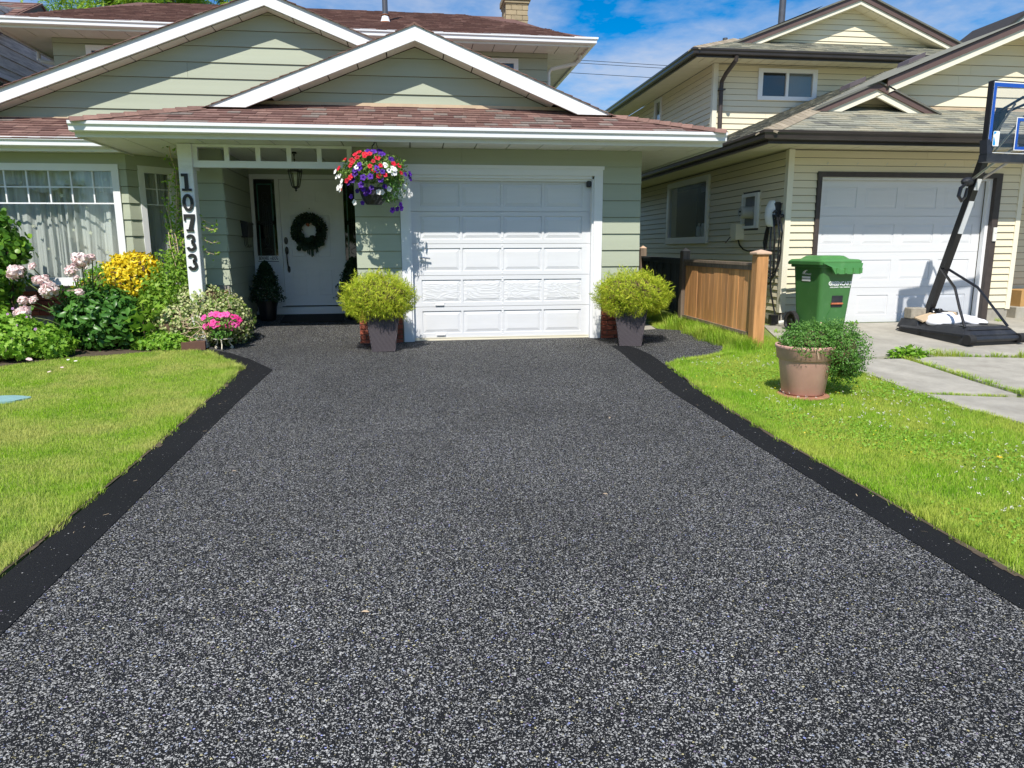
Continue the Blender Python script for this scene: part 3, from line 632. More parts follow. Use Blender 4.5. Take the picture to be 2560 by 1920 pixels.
siding(H, (-3.757, .945, 0), (s2, s2, 0), (s2, -s2, 0), [(0, .1), (.9, .1), (.9, 2.49), (0, 2.49)], SZ, SE, 'sage', [(.15, .66, .70, 2.355)])
W1 = part('bay_window', G().box(-6.34, -3.845, .915, .99, .775, .865).box(-6.34, -3.845, .915, .99, 2.265, 2.355).box(-6.34, -6.25, .915, .99, .865, 2.265).box(-3.935, -3.845, .915, .99, .865, 2.265)
         .box(-6.40, -3.80, .885, .935, .755, .775), 'white_metal', H)
g = G()
for k in range(0, 5): x = -4.185-.272*k; g.box(x-.009, x+.009, .945, .960, 1.853, 2.265)
for x in (-5.545, -5.817, -6.09): g.box(x-.009, x+.009, .945, .960, 1.853, 2.265)
for z in (2.055, 1.845): g.box(-6.25, -3.935, .9442, .9592, z-.009, z+.009)
part('muntin', g, 'white_metal', W1)
part('pane', G().box(-6.25, -3.93, .966, .971, .86, 2.27), 'glass', W1)
W2 = part('window', apr(apr(apr(apr(apr(G(), .15, .655, -.03, .03, .70, .79), .15, .655, -.03, .03, 2.265, 2.355), .15, .225, -.03, .03, .79, 2.265), .58, .655, -.03, .03, .79, 2.265), .225, .24, -.02, .012, .79, 2.265), 'white_metal', H)
g = G(); apr(g, .396, .409, -.012, .002, 1.845, 2.265); apr(g, .24, .58, -.0125, .0015, 2.049, 2.062); apr(g, .24, .58, -.0122, .0018, 1.838, 1.852); part('muntin', g, 'white_metal', W2)
g = G(); apr(g, .225, .58, -.02, -.016, .79, 2.265); part('pane', g, 'glass', W2)
# curtains: deep sheer folds
def curtain(parent, p0, p1, z0, z1, amp, per, n, seed, valance=False):
    rs = np.random.RandomState(seed); p0, p1 = Vector(p0), Vector(p1); d = p1-p0; nv = Vector((d.y, -d.x)).normalized(); V = []; F = []
    ph = 0; zz = np.linspace(z1, z0, 9)
    for i in range(n+1):
        t = i/n; ph += d.length/n/per*2*math.pi*(1+.5*math.sin(t*17+seed)); a = math.sin(ph)*amp*(1+.4*math.sin(t*9))+.4*amp*math.sin(2.3*ph)
        for j, z in enumerate(zz):
            q = p0+d*t+nv*(a*(1+.05*j)); zc = z
            if valance and j == 8: zc = z0+.06*math.sin(t*d.length/per*1.3)
            V.append((q.x+.004*math.sin(j*1.3+i), q.y, zc))
    for i in range(n):
        for j in range(8): F.append((i*9+j, i*9+j+1, (i+1)*9+j+1, (i+1)*9+j))
    g = G(); g.add(V, F); return part('curtain', g, 'curtain', parent, smooth=True)
curtain(W1, (-6.3, 1.16), (-3.86, 1.16), .80, 2.30, .035, .145, 500, 3)
curtain(W1, (-6.3, 1.06), (-3.90, 1.06), 2.05, 2.30, .02, .17, 300, 5, True)
curtain(W2, ang(.17, -.14), ang(.75, -.14), .80, 2.3, .02, .12, 140, 9)
part('room', G().box(-6.4, -3.5, 1.7, 1.75, 0, 2.5).box(-6.4, -3.5, .98, 1.7, .70, .74).box(-6.45, -6.4, .97, 1.75, 0, 2.5), 'interior', H)
def star(g, c, r, y):
    P = [(c[0]+(r if i % 2 == 0 else r*.42)*math.sin(i*math.pi/5), y, c[1]+(r if i % 2 == 0 else r*.42)*math.cos(i*math.pi/5)) for i in range(10)]; g.prism(P, (0, .008, 0))
g = G(); rs = random.Random(4); SM = G(); star(SM, (0, 0), .032, -.004); SM = mesh('star', SM, 'plaster_star')
for x, z in ((-4.05, 1.62), (-4.05, 2.16), (-4.32, 1.78), (-4.33, 2.15), (-4.52, 1.50), (-4.55, 2.14), (-4.83, 2.12), (-4.62, 1.95), (-4.31, 1.46), (-5.1, 2.12), (-5.02, 1.55), (-4.12, 1.20), (-4.86, 1.25), (-4.45, 1.12)):
    inst('star_ornament', SM, W1, (x, 1.01, z), (0, rs.uniform(-.4, .4), 0), rs.uniform(.7, 1.25))
# ---- garage door, casing, door stops
CS = part('door_casing', G().box(-.125, -.012, -.022, .03, 0, 2.165).box(2.440, 2.555, -.022, .03, 0, 2.165).box(-.125, 2.555, -.0222, .0298, 2.166, 2.275).box(-.14, 2.57, -.036, -.0225, 2.245, 2.29)
     .box(-.012, .012, .005, .12, 0, 2.165).box(2.416, 2.440, .005, .12, 0, 2.165).box(-.012, 2.44, .005, .12, 2.13, 2.1655).box(.012, 2.416, .04, .06, 2.10, 2.13), 'white_paint', H)
GD = part('garage_door', G().box(.006, 2.422, .112, .14, .0, 2.14), 'white_paint', H)
DX0, DX1, DH = .010, 2.418, .4165
for r in range(5):
    z0 = .045+r*DH; z1 = z0+DH-.005; g = G()
    st = [DX0+.115, None]; pw = .522; gap = (DX1-DX0-.23-4*pw)/3; xs = [DX0+.115+i*(pw+gap) for i in range(4)]
    g.box(DX0, DX1, .088, .112, z0, z0+.055).box(DX0, DX1, .088, .112, z1-.055, z1)
    g.box(DX0, xs[0], .0882, .112, z0+.055, z1-.055).box(xs[3]+pw, DX1, .0882, .112, z0+.055, z1-.055)
    for i in range(3): g.box(xs[i]+pw, xs[i+1], .0882, .112, z0+.055, z1-.055)
    part('door_section', g, 'door_white', GD)
    for x in xs:
        g = G(); raised_panel(g, x, x+pw, z0+.055, z1-.055, .089, .016, .05, .014); part('door_panel', g, 'grain_panel' if r == 1 else 'door_white', GD)
part('bottom_seal', G().box(.012, 2.416, .080, .112, -.01, .018).box(.012, 2.416, .084, .1115, .0185, .032).box(.012, 2.416, .079, .1115, .0325, .043), 'cream_trim', GD)
bolt = mesh('bolt', G().lathe([(.009, 0), (.007, -.004), (0, -.006)], n=8, capb=False), 'white_metal')
for r in range(5):
    for x in (1.21,):
        for dz in (.028, .085, .335, .388): inst('bolt', bolt, GD, (x, .088, .045+r*DH+dz), (R(-90), 0, 0))
part('lock_plate', G().bbox(.10, .165, .082, .088, 1.06, 1.30, .003), 'white_metal', GD)
g = G().tube([(.13, .078, 1.115), (.13, .045, 1.115), (.16, .040, 1.112), (.245, .040, 1.10)], .011, 8).lathe([(.012, 0), (.012, .006)], (.13, .07, 1.22), 10)
part('door_handle', g, 'steel', GD)
for x0, z in ((.30, .478), (.31, .075)):
    part('lift_handle', G().box(x0, x0+.115, .066, .088, z, z+.008).box(x0, x0+.006, .066, .088, z+.008, z+.03).box(x0+.109, x0+.115, .066, .088, z+.008, z+.03).box(x0-.03, x0+.145, .085, .088, z+.03, z+.04), 'white_metal', GD)
part('door_sensor', G().bbox(2.35, 2.41, .03, .085, 2.03, 2.11, .01), 'black_plastic', CS)
# ---- entry: door, sidelights, header
g = G().box(-2.385, -2.335, 1.955, 2.02, .30, 2.345).box(-2.335, -.72, 1.955, 2.02, 2.275, 2.345).box(-2.025, -1.965, 1.956, 2.02, .36, 2.275).box(-1.075, -1.015, 1.956, 2.02, .36, 2.275)
g.box(-2.385, -.70, 1.93, 2.03, .285, .345).box(-2.335, -2.025, 1.965, 2.02, .985, 1.045).box(-1.015, -.70, 1.965, 2.02, .985, 1.045).box(-2.45, -.7, 1.925, 2.03, .20, .284)
part('door_frame', g, 'white_paint', H)
for x0, x1 in ((-2.335, -2.025), (-1.015, -.70)):
    sl = part('sidelight', G().box(x0, x1, 1.985, 2.015, .346, .985).box(x0+.03, x1-.03, 1.975, 1.986, .40, .93), 'white_paint', H)
    part('pane', G().box(x0, x1, 1.990, 1.996, 1.045, 2.275), 'dark_glass', sl)
    g = G(); c = (x0+x1)/2
    for k in (-1, 1): g.box(c+k*.105-.009, c+k*.105+.009, 1.978, 1.989, 1.07, 1.60, 1).box(c+k*.105-.009, c+k*.105+.009, 1.978, 1.989, 1.66, 2.19, 1)
    g.box(c-.114, c+.114, 1.978, 1.989, 2.19, 2.21, 1)
    def ring(cx, cz, a, b, n=18): g.tube([(cx+a*math.cos(t*2*math.pi/n), 1.984, cz+b*math.sin(t*2*math.pi/n)) for t in range(n)], .0035, 4, 0, closed=True)
    ring(c, 1.62, .09, .025); ring(c, 1.85, .035, .07); ring(c, 2.02, .05, .06); ring(c, 1.36, .035, .07); ring(c, 1.2, .075, .05); ring(c-.035, 1.97, .02, .04); ring(c+.035, 1.97, .02, .04)
    for dx in (-.045, -.015, .015, .045): g.tube([(c+dx, 1.984, 1.42), (c+dx, 1.984, 1.82)], .0035, 4)
    part('leaded_pattern', g, ['lead', 'teal_glass'], sl)
part('dark_hall', G().box(-2.4, -.7, 2.045, 2.09, .3, 2.4), 'interior', H)
FD = part('front_door', G().box(-1.962, -1.078, 1.986, 2.03, .365, 2.27), 'white_paint', H)
for x0, x1 in ((-1.865, -1.59), (-1.475, -1.20)):
    for z0, z1 in ((1.90, 2.14), (1.07, 1.79), (.48, .955)):
        g = G(); g.box(x0, x1, 1.978, 1.9855, z0, z0+.012).box(x0, x1, 1.978, 1.9855, z1-.012, z1).box(x0, x0+.012, 1.978, 1.9855, z0+.012, z1-.012).box(x1-.012, x1, 1.978, 1.9855, z0+.012, z1-.012)
        g.bbox(x0+.04, x1-.04, 1.974, 1.9855, z0+.045, z1-.045, .005); part('door_panel', g, 'white_paint', FD)
g = G().lathe([(.0, -.012), (.025, -.010), (.032, 0)], n=14, capb=False)
def oval(g, x, z, rx, rz, y=1.978):
    b = len(g.v); n = 16; g.v += [(x+rx*math.cos(k*2*math.pi/n), y, z+rz*math.sin(k*2*math.pi/n)) for k in range(n)]+[(x+.8*rx*math.cos(k*2*math.pi/n), y-.014, z+.8*rz*math.sin(k*2*math.pi/n)) for k in range(n)]
    g.f += [(b+k, b+(k+1) % n, b+n+(k+1) % n, b+n+k) for k in range(n)]+[tuple(b+n+k for k in range(n))]; g.m += [0]*(n+1)
g = G(); oval(g, -1.905, 1.36, .030, .056); oval(g, -1.902, 1.21, .030, .062); oval(g, -1.885, .925, .024, .052)
g.tube([(-1.902, 1.965, 1.20), (-1.90, 1.93, 1.17), (-1.895, 1.925, 1.05), (-1.888, 1.93, .96), (-1.885, 1.968, .93)], .010, 8)
part('door_handle', g, 'black_satin', FD); part('peephole', G().tube([(-1.53, 1.974, 1.845), (-1.53, 1.985, 1.845)], .008, 8), 'black_satin', FD)
# ---- porch post, lattice beam
PO = part('porch_post', G().bbox(-2.765, -2.60, -.15, .015, -.05, 2.488, .006), 'white_rough', H)
def digit(ch, cx, zt, h=.205, wd=.13):
    g = G(); k = [0]; y = -.1505
    def P(poly): g.prism([(cx-wd/2+x*wd, y-.0006*k[0], zt-h+z*h) for x, z in poly], (0, -.018, 0)); k[0] += 1
    def arc(cxx, czz, r1, r2, a0, a1, rz=1.0, n=16):
        A = [a0+(a1-a0)*i/n for i in range(n+1)]; s = h/wd
        for i in range(n): P([(cxx+r*math.cos(R(a))*s, czz+r*rz*math.sin(R(a))) for r, a in ((r1, A[i]), (r1, A[i+1]), (r2, A[i+1]), (r2, A[i]))]) if 0 else g.prism([(cx-wd/2+(cxx)*wd+r*math.cos(R(a))*h, y, zt-h+(czz+r*rz*math.sin(R(a)))*h) for r, a in ((r1, A[i]), (r1, A[i+1]), (r2, A[i+1]), (r2, A[i]))], (0, -.018, 0))
    if ch == '1': P([(.34, 0), (.66, 0), (.66, 1), (.34, 1)]); P([(.08, 0), (.92, 0), (.92, .14), (.08, .14)]); P([(.08, .84), (.34, .84), (.34, 1), (.08, 1)])
    if ch == '7': P([(0, .80), (1, .80), (1, 1), (0, 1)]); P([(0, .62), (.16, .62), (.16, .80), (0, .80)]); P([(.66, .82), (1.0, .82), (.68, 0), (.30, 0)]); P([(.16, 0), (.82, 0), (.82, .12), (.16, .12)])
    if ch == '0':
        n = 28
        for i in range(n):
            q = [(a, rx, rz) for a in (2*math.pi*i/n, 2*math.pi*(i+1)/n) for rx, rz in ((.5, .5), (.22, .34))]
            pts = [q[0], q[2], q[3], q[1]]; g.prism([(cx+rx*math.cos(a)*wd, y, zt-h/2+rz*math.sin(a)*h) for a, rx, rz in pts], (0, -.018, 0))
    if ch == '3': arc(.46, .74, .26, .10, 165, -85); arc(.46, .29, .29, .12, 85, -165)
    return g
for ch, zt in zip('10733', (2.135, 1.895, 1.655, 1.415, 1.18)): part('numeral_'+{'1': 'one', '0': 'zero', '7': 'seven', '3': 'three'}[ch], digit(ch, -2.684, zt), 'print_black', PO)
LB = part('lattice_beam', G().box(-2.60, -.70, -.115, -.045, 2.215, 2.295).box(-2.60, -.70, -.115, -.045, 2.455, 2.488), 'white_paint', H)
for x in (-2.575, -2.205, -1.835, -1.465, -1.10, -.735): part('baluster', G().box(x-.028, x+.028, -.105, -.055, 2.2952, 2.4548), 'white_paint', LB)
LB2 = part('lattice_beam', G().box(-2.72, -2.65, .015, .345, 2.215, 2.295).box(-2.72, -2.65, .015, .345, 2.455, 2.488), 'white_paint', H)
for y in (.12, .25): part('baluster', G().box(-2.71, -2.66, y-.028, y+.028, 2.2952, 2.4548), 'white_paint', LB2)
# ---- soffits: panels with joints
def soffit(x0, x1, y0, y1, z, step=.41, m='soffit_white', along='x', par=None):
    g = 0; a = x0 if along == 'x' else y0; e = x1 if along == 'x' else y1
    while a < e-.02:
        b = min(a+step-.014, e); gg = G().box(a, b, y0, y1, z, z+.012) if along == 'x' else G().box(x0, x1, a, b, z, z+.012)
        part('soffit_panel', gg, m, par or H); a += step
soffit(-3.66, 3.90, -.645, -.005, 2.492); soffit(-3.66, -.72, 0.0, 2.0, 2.4925, .41); soffit(3.09, 3.90, 0, 6.4, 2.4922, .41, along='y'); soffit(-9.2, -3.67, .62, .945, 2.4924)
soffit(-3.75, -3.1, .955, 1.9, 2.4926)
part('soffit_backing', G().box(-3.66, 3.9, -.64, 2.0, 2.506, 2.512).box(3.0, 3.9, 2.0, 6.4, 2.506, 2.512).box(-9.2, -3.4, .62, 1.9, 2.506, 2.512), 'dark_metal', H)
g = G().box(-3.68, 3.92, -.665, -.646, 2.470, 2.612).box(-3.68, -3.662, -.646, 1.9, 2.470, 2.612).box(3.902, 3.92, -.646, 6.4, 2.470, 2.612).box(-9.2, -3.682, .60, .619, 2.470, 2.612)
part('fascia', g, 'soffit_white', H)
GU = part('gutter', G().sweep(GUT, [(-3.70, -.666), (3.93, -.666)], 2.628), 'white_metal', H)
part('gutter', G().sweep(GUT, [(-9.2, .599), (-3.70, .599)], 2.628), 'white_metal', H)
# ---- garage roof: skirt, two shallow sides, gable above
RC = [(.205, .118, .100)]
zf = lambda y: 2.625+.42*(y+.75); zsr = lambda x: 2.625+.218*(3.94-x); zsl = lambda x: 2.625+.218*(x+3.70); zg = lambda x: 3.905-.4*abs(x-.12)
xR, xL = 2.62, -2.38
hipR = lambda y: 3.94-1.927*(y+.75); hipL = lambda y: -3.70+1.927*(y+.75)
GR = part('garage_roof', G().add([(-3.70, -.75, zf(-.75)), (3.94, -.75, zf(-.75)), (hipR(.3), .3, zf(.3)), (hipL(.3), .3, zf(.3))], [(0, 1, 2, 3)])
  .add([(3.94, -.75, zsr(3.94)), (3.94, 6.4, zsr(3.94)), (xR, 6.4, zsr(xR)), (xR, -.06, zsr(xR)), ], [(0, 1, 2, 3)])
  .add([(-3.70, -.75, zsl(-3.70)), (-3.70, 2.6, zsl(-3.70)), (xL, 2.6, zsl(xL)), (xL, -.06, zsl(xL))], [(0, 3, 2, 1)])
  .add([(.12, -.17, zg(.12)), (.12, 5.25, zg(.12)), (xR+.05, 5.25, zg(xR+.05)), (xR+.05, -.17, zg(xR+.05)), (xL-.05, -.17, zg(xL-.05)), (xL-.05, 5.25, zg(xL-.05))], [(0, 3, 2, 1), (0, 1, 5, 4)]), 'shingle_b', H)
SH = ['shingle_a', 'shingle_b', 'shingle_c', 'shingle_d']
sl = math.hypot(1, .42)
made = shingles(GR, (-3.70, -.765, zf(-.765)+.004), (1, 0, 0), (0, 1, .42), [(0, 0), (7.64, 0), (hipR(.3)+3.70, 1.06*sl), (hipL(.3)+3.70, 1.06*sl)], .118, (.13, .24), SH, (5, 2.6, 3, 1.3), 292, seed=3)
sl = math.hypot(1, .218)
shingles(GR, (3.95, -.75, zsr(3.95)+.004), (0, 1, 0), (-1, 0, .218), [(0, 0), (7.1, 0), (7.1, 1.32*sl), (.69, 1.32*sl)], .125, (.13, .24), SH, (5, 3, 3, 1), 0, seed=5)
shingles(GR, (-3.71, 2.5, zsl(-3.71)+.004), (0, -1, 0), (1, 0, .218), [(0, 0), (3.25, 0), (2.56, 1.32*sl), (0, 1.32*sl)], .125, (.13, .24), SH, (5, 3, 3, 1), 0, seed=6)
sl = math.hypot(1, .4)
shingles(GR, (xR+.05, -.19, zg(xR+.05)+.004), (0, 1, 0), (-1, 0, .4), [(0, 0), (5.4, 0), (5.4, 2.56*sl), (0, 2.56*sl)], .125, (.13, .24), SH, (5, 3, 3, 1), 0, seed=7, thick=.006)
shingles(GR, (xL-.05, 5.2, zg(xL-.05)+.004), (0, -1, 0), (1, 0, .4), [(0, 0), (5.39, 0), (5.39, 2.56*sl), (0, 2.56*sl)], .125, (.13, .24), SH, (5, 3, 3, 1), 0, seed=8, thick=.006)
def caps(parent, p, q, mat='roof_cap', e=.14, wd=.13):
    p, q = Vector(p), Vector(q); d = q-p; n = int(d.length/e); t = d.normalized(); s = Vector((-t.y, t.x, 0)).normalized()
    for i in range(n):
        a = p+t*(i*e); b = a+t*(e+.05); h = .012
        vs = [a+s*wd-Vector((0, 0, .035)), a+Vector((0, 0, .022+h)), a-s*wd-Vector((0, 0, .035)), b+s*wd-Vector((0, 0, .038)), b+Vector((0, 0, .018)), b-s*wd-Vector((0, 0, .038)), a+s*wd-Vector((0, 0, .055)), a+Vector((0, 0, .008)), a-s*wd-Vector((0, 0, .055))]
        part('cap_shingle', G().add([v[:] for v in vs], [(0, 1, 4, 3), (1, 2, 5, 4), (0, 6, 7, 1), (1, 7, 8, 2)]), mat, parent)
caps(GR, (3.93, -.75, 2.640), (hipR(-.06), -.06, zf(-.06)+.01)); caps(GR, (-3.69, -.75, 2.640), (hipL(-.06), -.06, zf(-.06)+.01))
caps(GR, (.12, -.15, zg(.12)+.01), (.12, 5.2, zg(.12)+.01), e=.35)
# gable wall + rake boards
def gable(y, cx, zt, slope, xl, xr, zb, parent, wallmat='sage', zp=SZ, e=SE):
    """siding triangle; zt: underside apex"""
    o = [(max(xl, cx-(zt-zb)/slope), zb)]+([(xl, zt-slope*(cx-xl))] if cx-(zt-zb)/slope < xl else [])+[(cx, zt)]+([(xr, zt-slope*(xr-cx))] if cx+(zt-zb)/slope > xr else [])+[(min(xr, cx+(zt-zb)/slope), zb)]
    part('gable_wall', G().prism([(a, y+.012, b) for a, b in o], (0, .08, 0)), wallmat if wallmat != 'sage' else 'sage_dark', parent)
    return siding(parent, (0, y, 0), (1, 0, 0), (0, -1, 0), o, zp, e, wallmat)
def rake(parent, y, cx, zt, slope, dx, w_, mat, side, t=.035, cut=None, name='rake_board', z_end=None):
    """board under the roof edge, top line apex zt, vertical width w_"""
    x1 = cx+side*dx; z1 = zt-slope*dx
    P = [(cx, y, zt), (cx, y, zt-w_), (x1-side*(w_/slope if cut else 0), y, z1-w_ if not cut else z1), (x1, y, z1)]
    if not cut: P[2] = (x1, y, z1-w_)
    return part(name, G().prism(P, (0, t, 0)), mat, parent)
gable(.17, .12, 3.735, .4, -3, 3, zf(.17)+.03, H, zp=SZ+.01)
part('flashing', G().box(-2.1, 2.1, .125, .146, zf(.13)-.02, zf(.13)+.055), 'flash_tan', H)
for s in (-1, 1): rake(H, -.172, .12, 3.912, .4, 2.50, .18, 'white_rough', s, cut=True)
# sloping soffit under the garage gable, with joints
def rsoffit(parent, y0, y1, cx, zt, slope, dx, mat, step=.36):
    for s in (-1, 1):
        a = .0
        while a < dx:
            b = min(a+step-.014, dx); x0, x1 = cx+s*a, cx+s*b; z0, z1 = zt-slope*a, zt-slope*b
            part('soffit_panel', G().add([(x0, y0, z0), (x1, y0, z1), (x1, y1, z1), (x0, y1, z0), (x0, y0, z0+.012), (x1, y0, z1+.012), (x1, y1, z1+.012), (x0, y1, z0+.012)],
                 [(0, 3, 2, 1), (4, 5, 6, 7), (0, 1, 5, 4), (1, 2, 6, 5), (2, 3, 7, 6), (3, 0, 4, 7)]), mat, parent); a += step
rsoffit(H, -.12, .16, .12, 3.745, .4, 1.75, 'soffit_white')
part('soffit_backing', G().prism([(.12, -.11, 3.79), (2.3, -.11, 2.92), (2.3, -.11, 2.93), (.12, -.11, 3.80), (-2.06, -.11, 2.93), (-2.06, -.11, 2.92)], (0, .28, 0)), 'dark_metal', H)
# ---- left roof: skirt + big gable
MR = part('main_roof', G().add([(-9.3, .50, 2.61), (-3.2, .50, 2.61), (-1.6, 1.72, 2.61+.42*1.22), (-9.3, 1.72, 2.61+.42*1.22)], [(0, 1, 2, 3)])
   .add([(-1.87, 1.17, 4.635), (-1.87, 5.25, 4.635), (.30, 5.25, 4.635-.385*2.17), (.30, 1.17, 4.635-.385*2.17), (-9.3, 1.17, 4.635-.385*7.43), (-9.3, 5.25, 4.635-.385*7.43)], [(0, 3, 2, 1), (0, 1, 5, 4)]), 'shingle_b', H)
sl = math.hypot(1, .42)
shingles(MR, (-8.3, .475, 2.61-.42*.025+.004), (1, 0, 0), (0, 1, .42), [(0, 0), (5.3, 0), (6.3, 1.25*sl), (0, 1.25*sl)], .118, (.13, .24), SH, (5, 2.6, 3, 1.3), 0, seed=13)
sl = math.hypot(1, .385)
shingles(MR, (-9.3, 5.2, 4.639-.385*7.43), (0, -1, 0), (1, 0, .385), [(0, 0), (4.07, 0), (4.07, 7.43*sl), (0, 7.43*sl)], .125, (.15, .26), SH, (5, 3, 3, 1), 0, seed=14, thick=.006)
shingles(MR, (.30, 1.13, 4.639-.385*2.17), (0, 1, 0), (-1, 0, .385), [(0, 0), (4.07, 0), (4.07, 2.17*sl), (0, 2.17*sl)], .125, (.15, .26), SH, (5, 3, 3, 1), 0, seed=15, thick=.006)
gable(1.45, -1.87, 4.455, .385, -9.2, .35, 3.02, H, zp=SZ+.045, e=.2125)
part('flashing', G().box(-9.2, -1.9, 1.405, 1.43, 2.955, 3.02), 'flash_tan', H)
for s, dx in ((-1, 7.4), (1, 2.12)): rake(H, 1.165, -1.87, 4.645, .385, dx, .178, 'white_rough', s)
rsoffit(H, 1.235, 1.64, -1.87, 4.462, .385, 3.5 if 0 else 5.6, 'soffit_white') if 0 else None
for s, dx in ((-1, 5.4), (1, 2.05)):
    a = 0
    while a < dx:
        b = min(a+.36-.014, dx); x0, x1 = -1.87+s*a, -1.87+s*b; z0, z1 = 4.464-.385*a, 4.464-.385*b
        part('soffit_panel', G().prism([(x0, 1.236, z0), (x1, 1.236, z1), (x1, 1.236, z1+.012), (x0, 1.236, z0+.012)], (0, .205, 0)), 'soffit_white', H); a += .36
part('soffit_backing', G().prism([(-1.87, 1.24, 4.505), (.2, 1.24, 3.708), (.2, 1.24, 3.718), (-1.87, 1.24, 4.515), (-7.5, 1.24, 2.35), (-7.5, 1.24, 2.34)], (0, .20, 0)), 'dark_metal', H)
# ---- upper storey
part('upper_wall', G().box(-6.28, 2.75, 5.22, 13, 2.4, 5.02), 'sage_dark', H); part('rear_wall', G().box(-6.28, 3.05, 6.5, 13, -.1, 2.4), 'sage_dark', H)
siding(H, (0, 5.2, 0), (1, 0, 0), (0, -1, 0), [(-6.3, 3.0), (2.77, 3.0), (2.77, 5.0), (-6.3, 5.0)], SZ+.02, SE, 'sage', [(-5.74, -4.5, 3.6, 4.89), (.95, 2.19, 3.6, 4.89)])
siding(H, (2.76, 5.2, 0), (0, 1, 0), (1, 0, 0), [(0, 3.0), (7.6, 3.0), (7.6, 5.0), (0, 5.0)], SZ+.02, SE, 'sage')
for x0, x1 in ((-5.74, -4.5), (.95, 2.19)):
    wn_ = part('window', G().box(x0, x1, 5.165, 5.21, 4.80, 4.89).box(x0, x0+.09, 5.165, 5.21, 3.6, 4.80).box(x1-.09, x1, 5.165, 5.21, 3.6, 4.80).box(x0, x1, 5.165, 5.21, 3.52, 3.6), 'white_metal', H)
    part('pane', G().box(x0+.09, x1-.09, 5.195, 5.20, 3.6, 4.8), 'dark_glass', wn_); part('blind', G().box(x0+.09, x1-.09, 5.205, 5.212, 3.6, 4.8), 'soffit_white' if x0 > 0 else 'interior', wn_)
soffit(-6.93, 3.45, 4.53, 5.19, 5.005, .41); soffit(2.79, 3.45, 5.19, 13, 5.0052, .41, along='y'); soffit(-6.93, -6.31, 5.19, 13, 5.0052, .41, along='y')
part('fascia', G().box(-6.95, 3.47, 4.50, 4.529, 4.965, 5.10).box(3.452, 3.47, 4.529, 13.2, 4.965, 5.10).box(-6.95, -6.932, 4.529, 13.2, 4.965, 5.10), 'soffit_white', H)
part('gutter', G().sweep(GUT, [(-6.95, 13.2), (-6.95, 4.499), (3.47, 4.499), (3.47, 13.2)], 5.115), 'white_metal', H)
ua = .37; ze = 5.095; ye = 4.40
P_ = lambda x, y: (x, y, ze+ua*(y-ye))
E1, E2 = (-7.06, ye), (3.58, ye); B1, B2 = (-6.40, 5.95), (2.92, 5.75); K1, K2 = (-5.95, 8.85), (2.44, 8.85)
def m_(p): return (p[0], 17.7-p[1], ze+ua*(p[1]-ye))
g = G(); V = [P_(*E1), P_(*E2), P_(*B2), P_(*K2), P_(*K1), P_(*B1), m_(E1), m_(E2), m_(B2), m_(B1)]
g.add(V, [(0, 1, 2, 3, 4, 5), (7, 6, 9, 4, 3, 8), (1, 7, 8, 2), (2, 8, 3), (6, 0, 5, 9), (5, 4, 9)])
UR = part('upper_roof', g, 'shingle_b', H)
sl = math.hypot(1, ua)
shingles(UR, (E1[0], ye-.02, ze+.006-.0074), (1, 0, 0), (0, 1, ua), [(0, 0), (10.64, 0), (9.98, 1.36*sl), (9.50, 4.46*sl), (1.11, 4.46*sl), (.66, 1.56*sl)], .13, (.14, .28), ['shingle_b', 'shingle_a', 'shingle_c', 'shingle_b'], (5, 3, 1.2, 3), 0, seed=21, thick=.01)
# chimney of split blocks with a cap
CH = part('chimney', G().box(2.36, 2.87, 8.25, 8.85, 4.6, 6.98), 'mortar', UR)
for k in range(13):
    z = 5.62+.098*k*1.12
    if z > 6.86: break
    for j in range(3):
        a = 2.35+(.0 if k % 2 else -.13)+j*.262; a0, a1 = max(a, 2.35), min(a+.255, 2.88)
        if a1-a0 > .03: part('block', G().bbox(a0, a1, 8.225, 8.40, z, z+.102, .005), 'chimney_block', UR)
    for j in range(3):
        a = 8.24+(.0 if k % 2 else -.13)+j*.262; a0, a1 = max(a, 8.402), min(a+.255, 8.86)
        if a1-a0 > .03: part('block', G().bbox(2.335, 2.40, a0, a1, z, z+.102, .005), 'chimney_block', UR)
part('chimney_cap', G().bbox(2.29, 2.94, 8.17, 8.93, 6.92, 7.06, .015).bbox(2.32, 2.91, 8.2, 8.9, 6.86, 6.92, .01), 'chimney_block', UR)
part('flue', G().lathe([(.16, 0), (.16, .14), (.13, .14)], (2.61, 8.55, 7.06), 16), 'soffit_white', UR)
g = G().tube([(-.38, 6.15, 5.55), (-.38, 6.15, 7.6)], .055, 16)
FV = part('flue_pipe', g, 'grey_metal', UR)
part('flashing_cone', G().lathe([(.115, 0), (.08, .10), (.066, .15)], (-.38, 6.12, 5.69), 16, capb=False), 'white_metal', UR)
part('storm_collar', G().lathe([(.055, .005), (.088, -.012), (.088, -.02), (.055, -.02)], (-.38, 6.15, 5.885), 16, capb=False), 'rust', UR)
part('rust_stain', G().lathe([(.1165, -.003), (.100, .045)], (-.38, 6.12, 5.692), 16, capb=False), 'rust', UR)
part('downspout', G().tube([(3.42, 5.15, 5.00), (3.42, 5.15, 4.90), (3.34, 5.18, 4.83), (2.86, 5.24, 4.73), (2.81, 5.26, 4.66), (2.81, 5.26, 3.2)], .038, 8), 'soffit_white', H)
part('downspout', G().tube([(-7.0, 6.2, 5.00), (-7.0, 6.2, 4.85), (-6.9, 6.15, 4.8), (-6.40, 5.9, 4.70)], .038, 8), 'soffit_white', H)
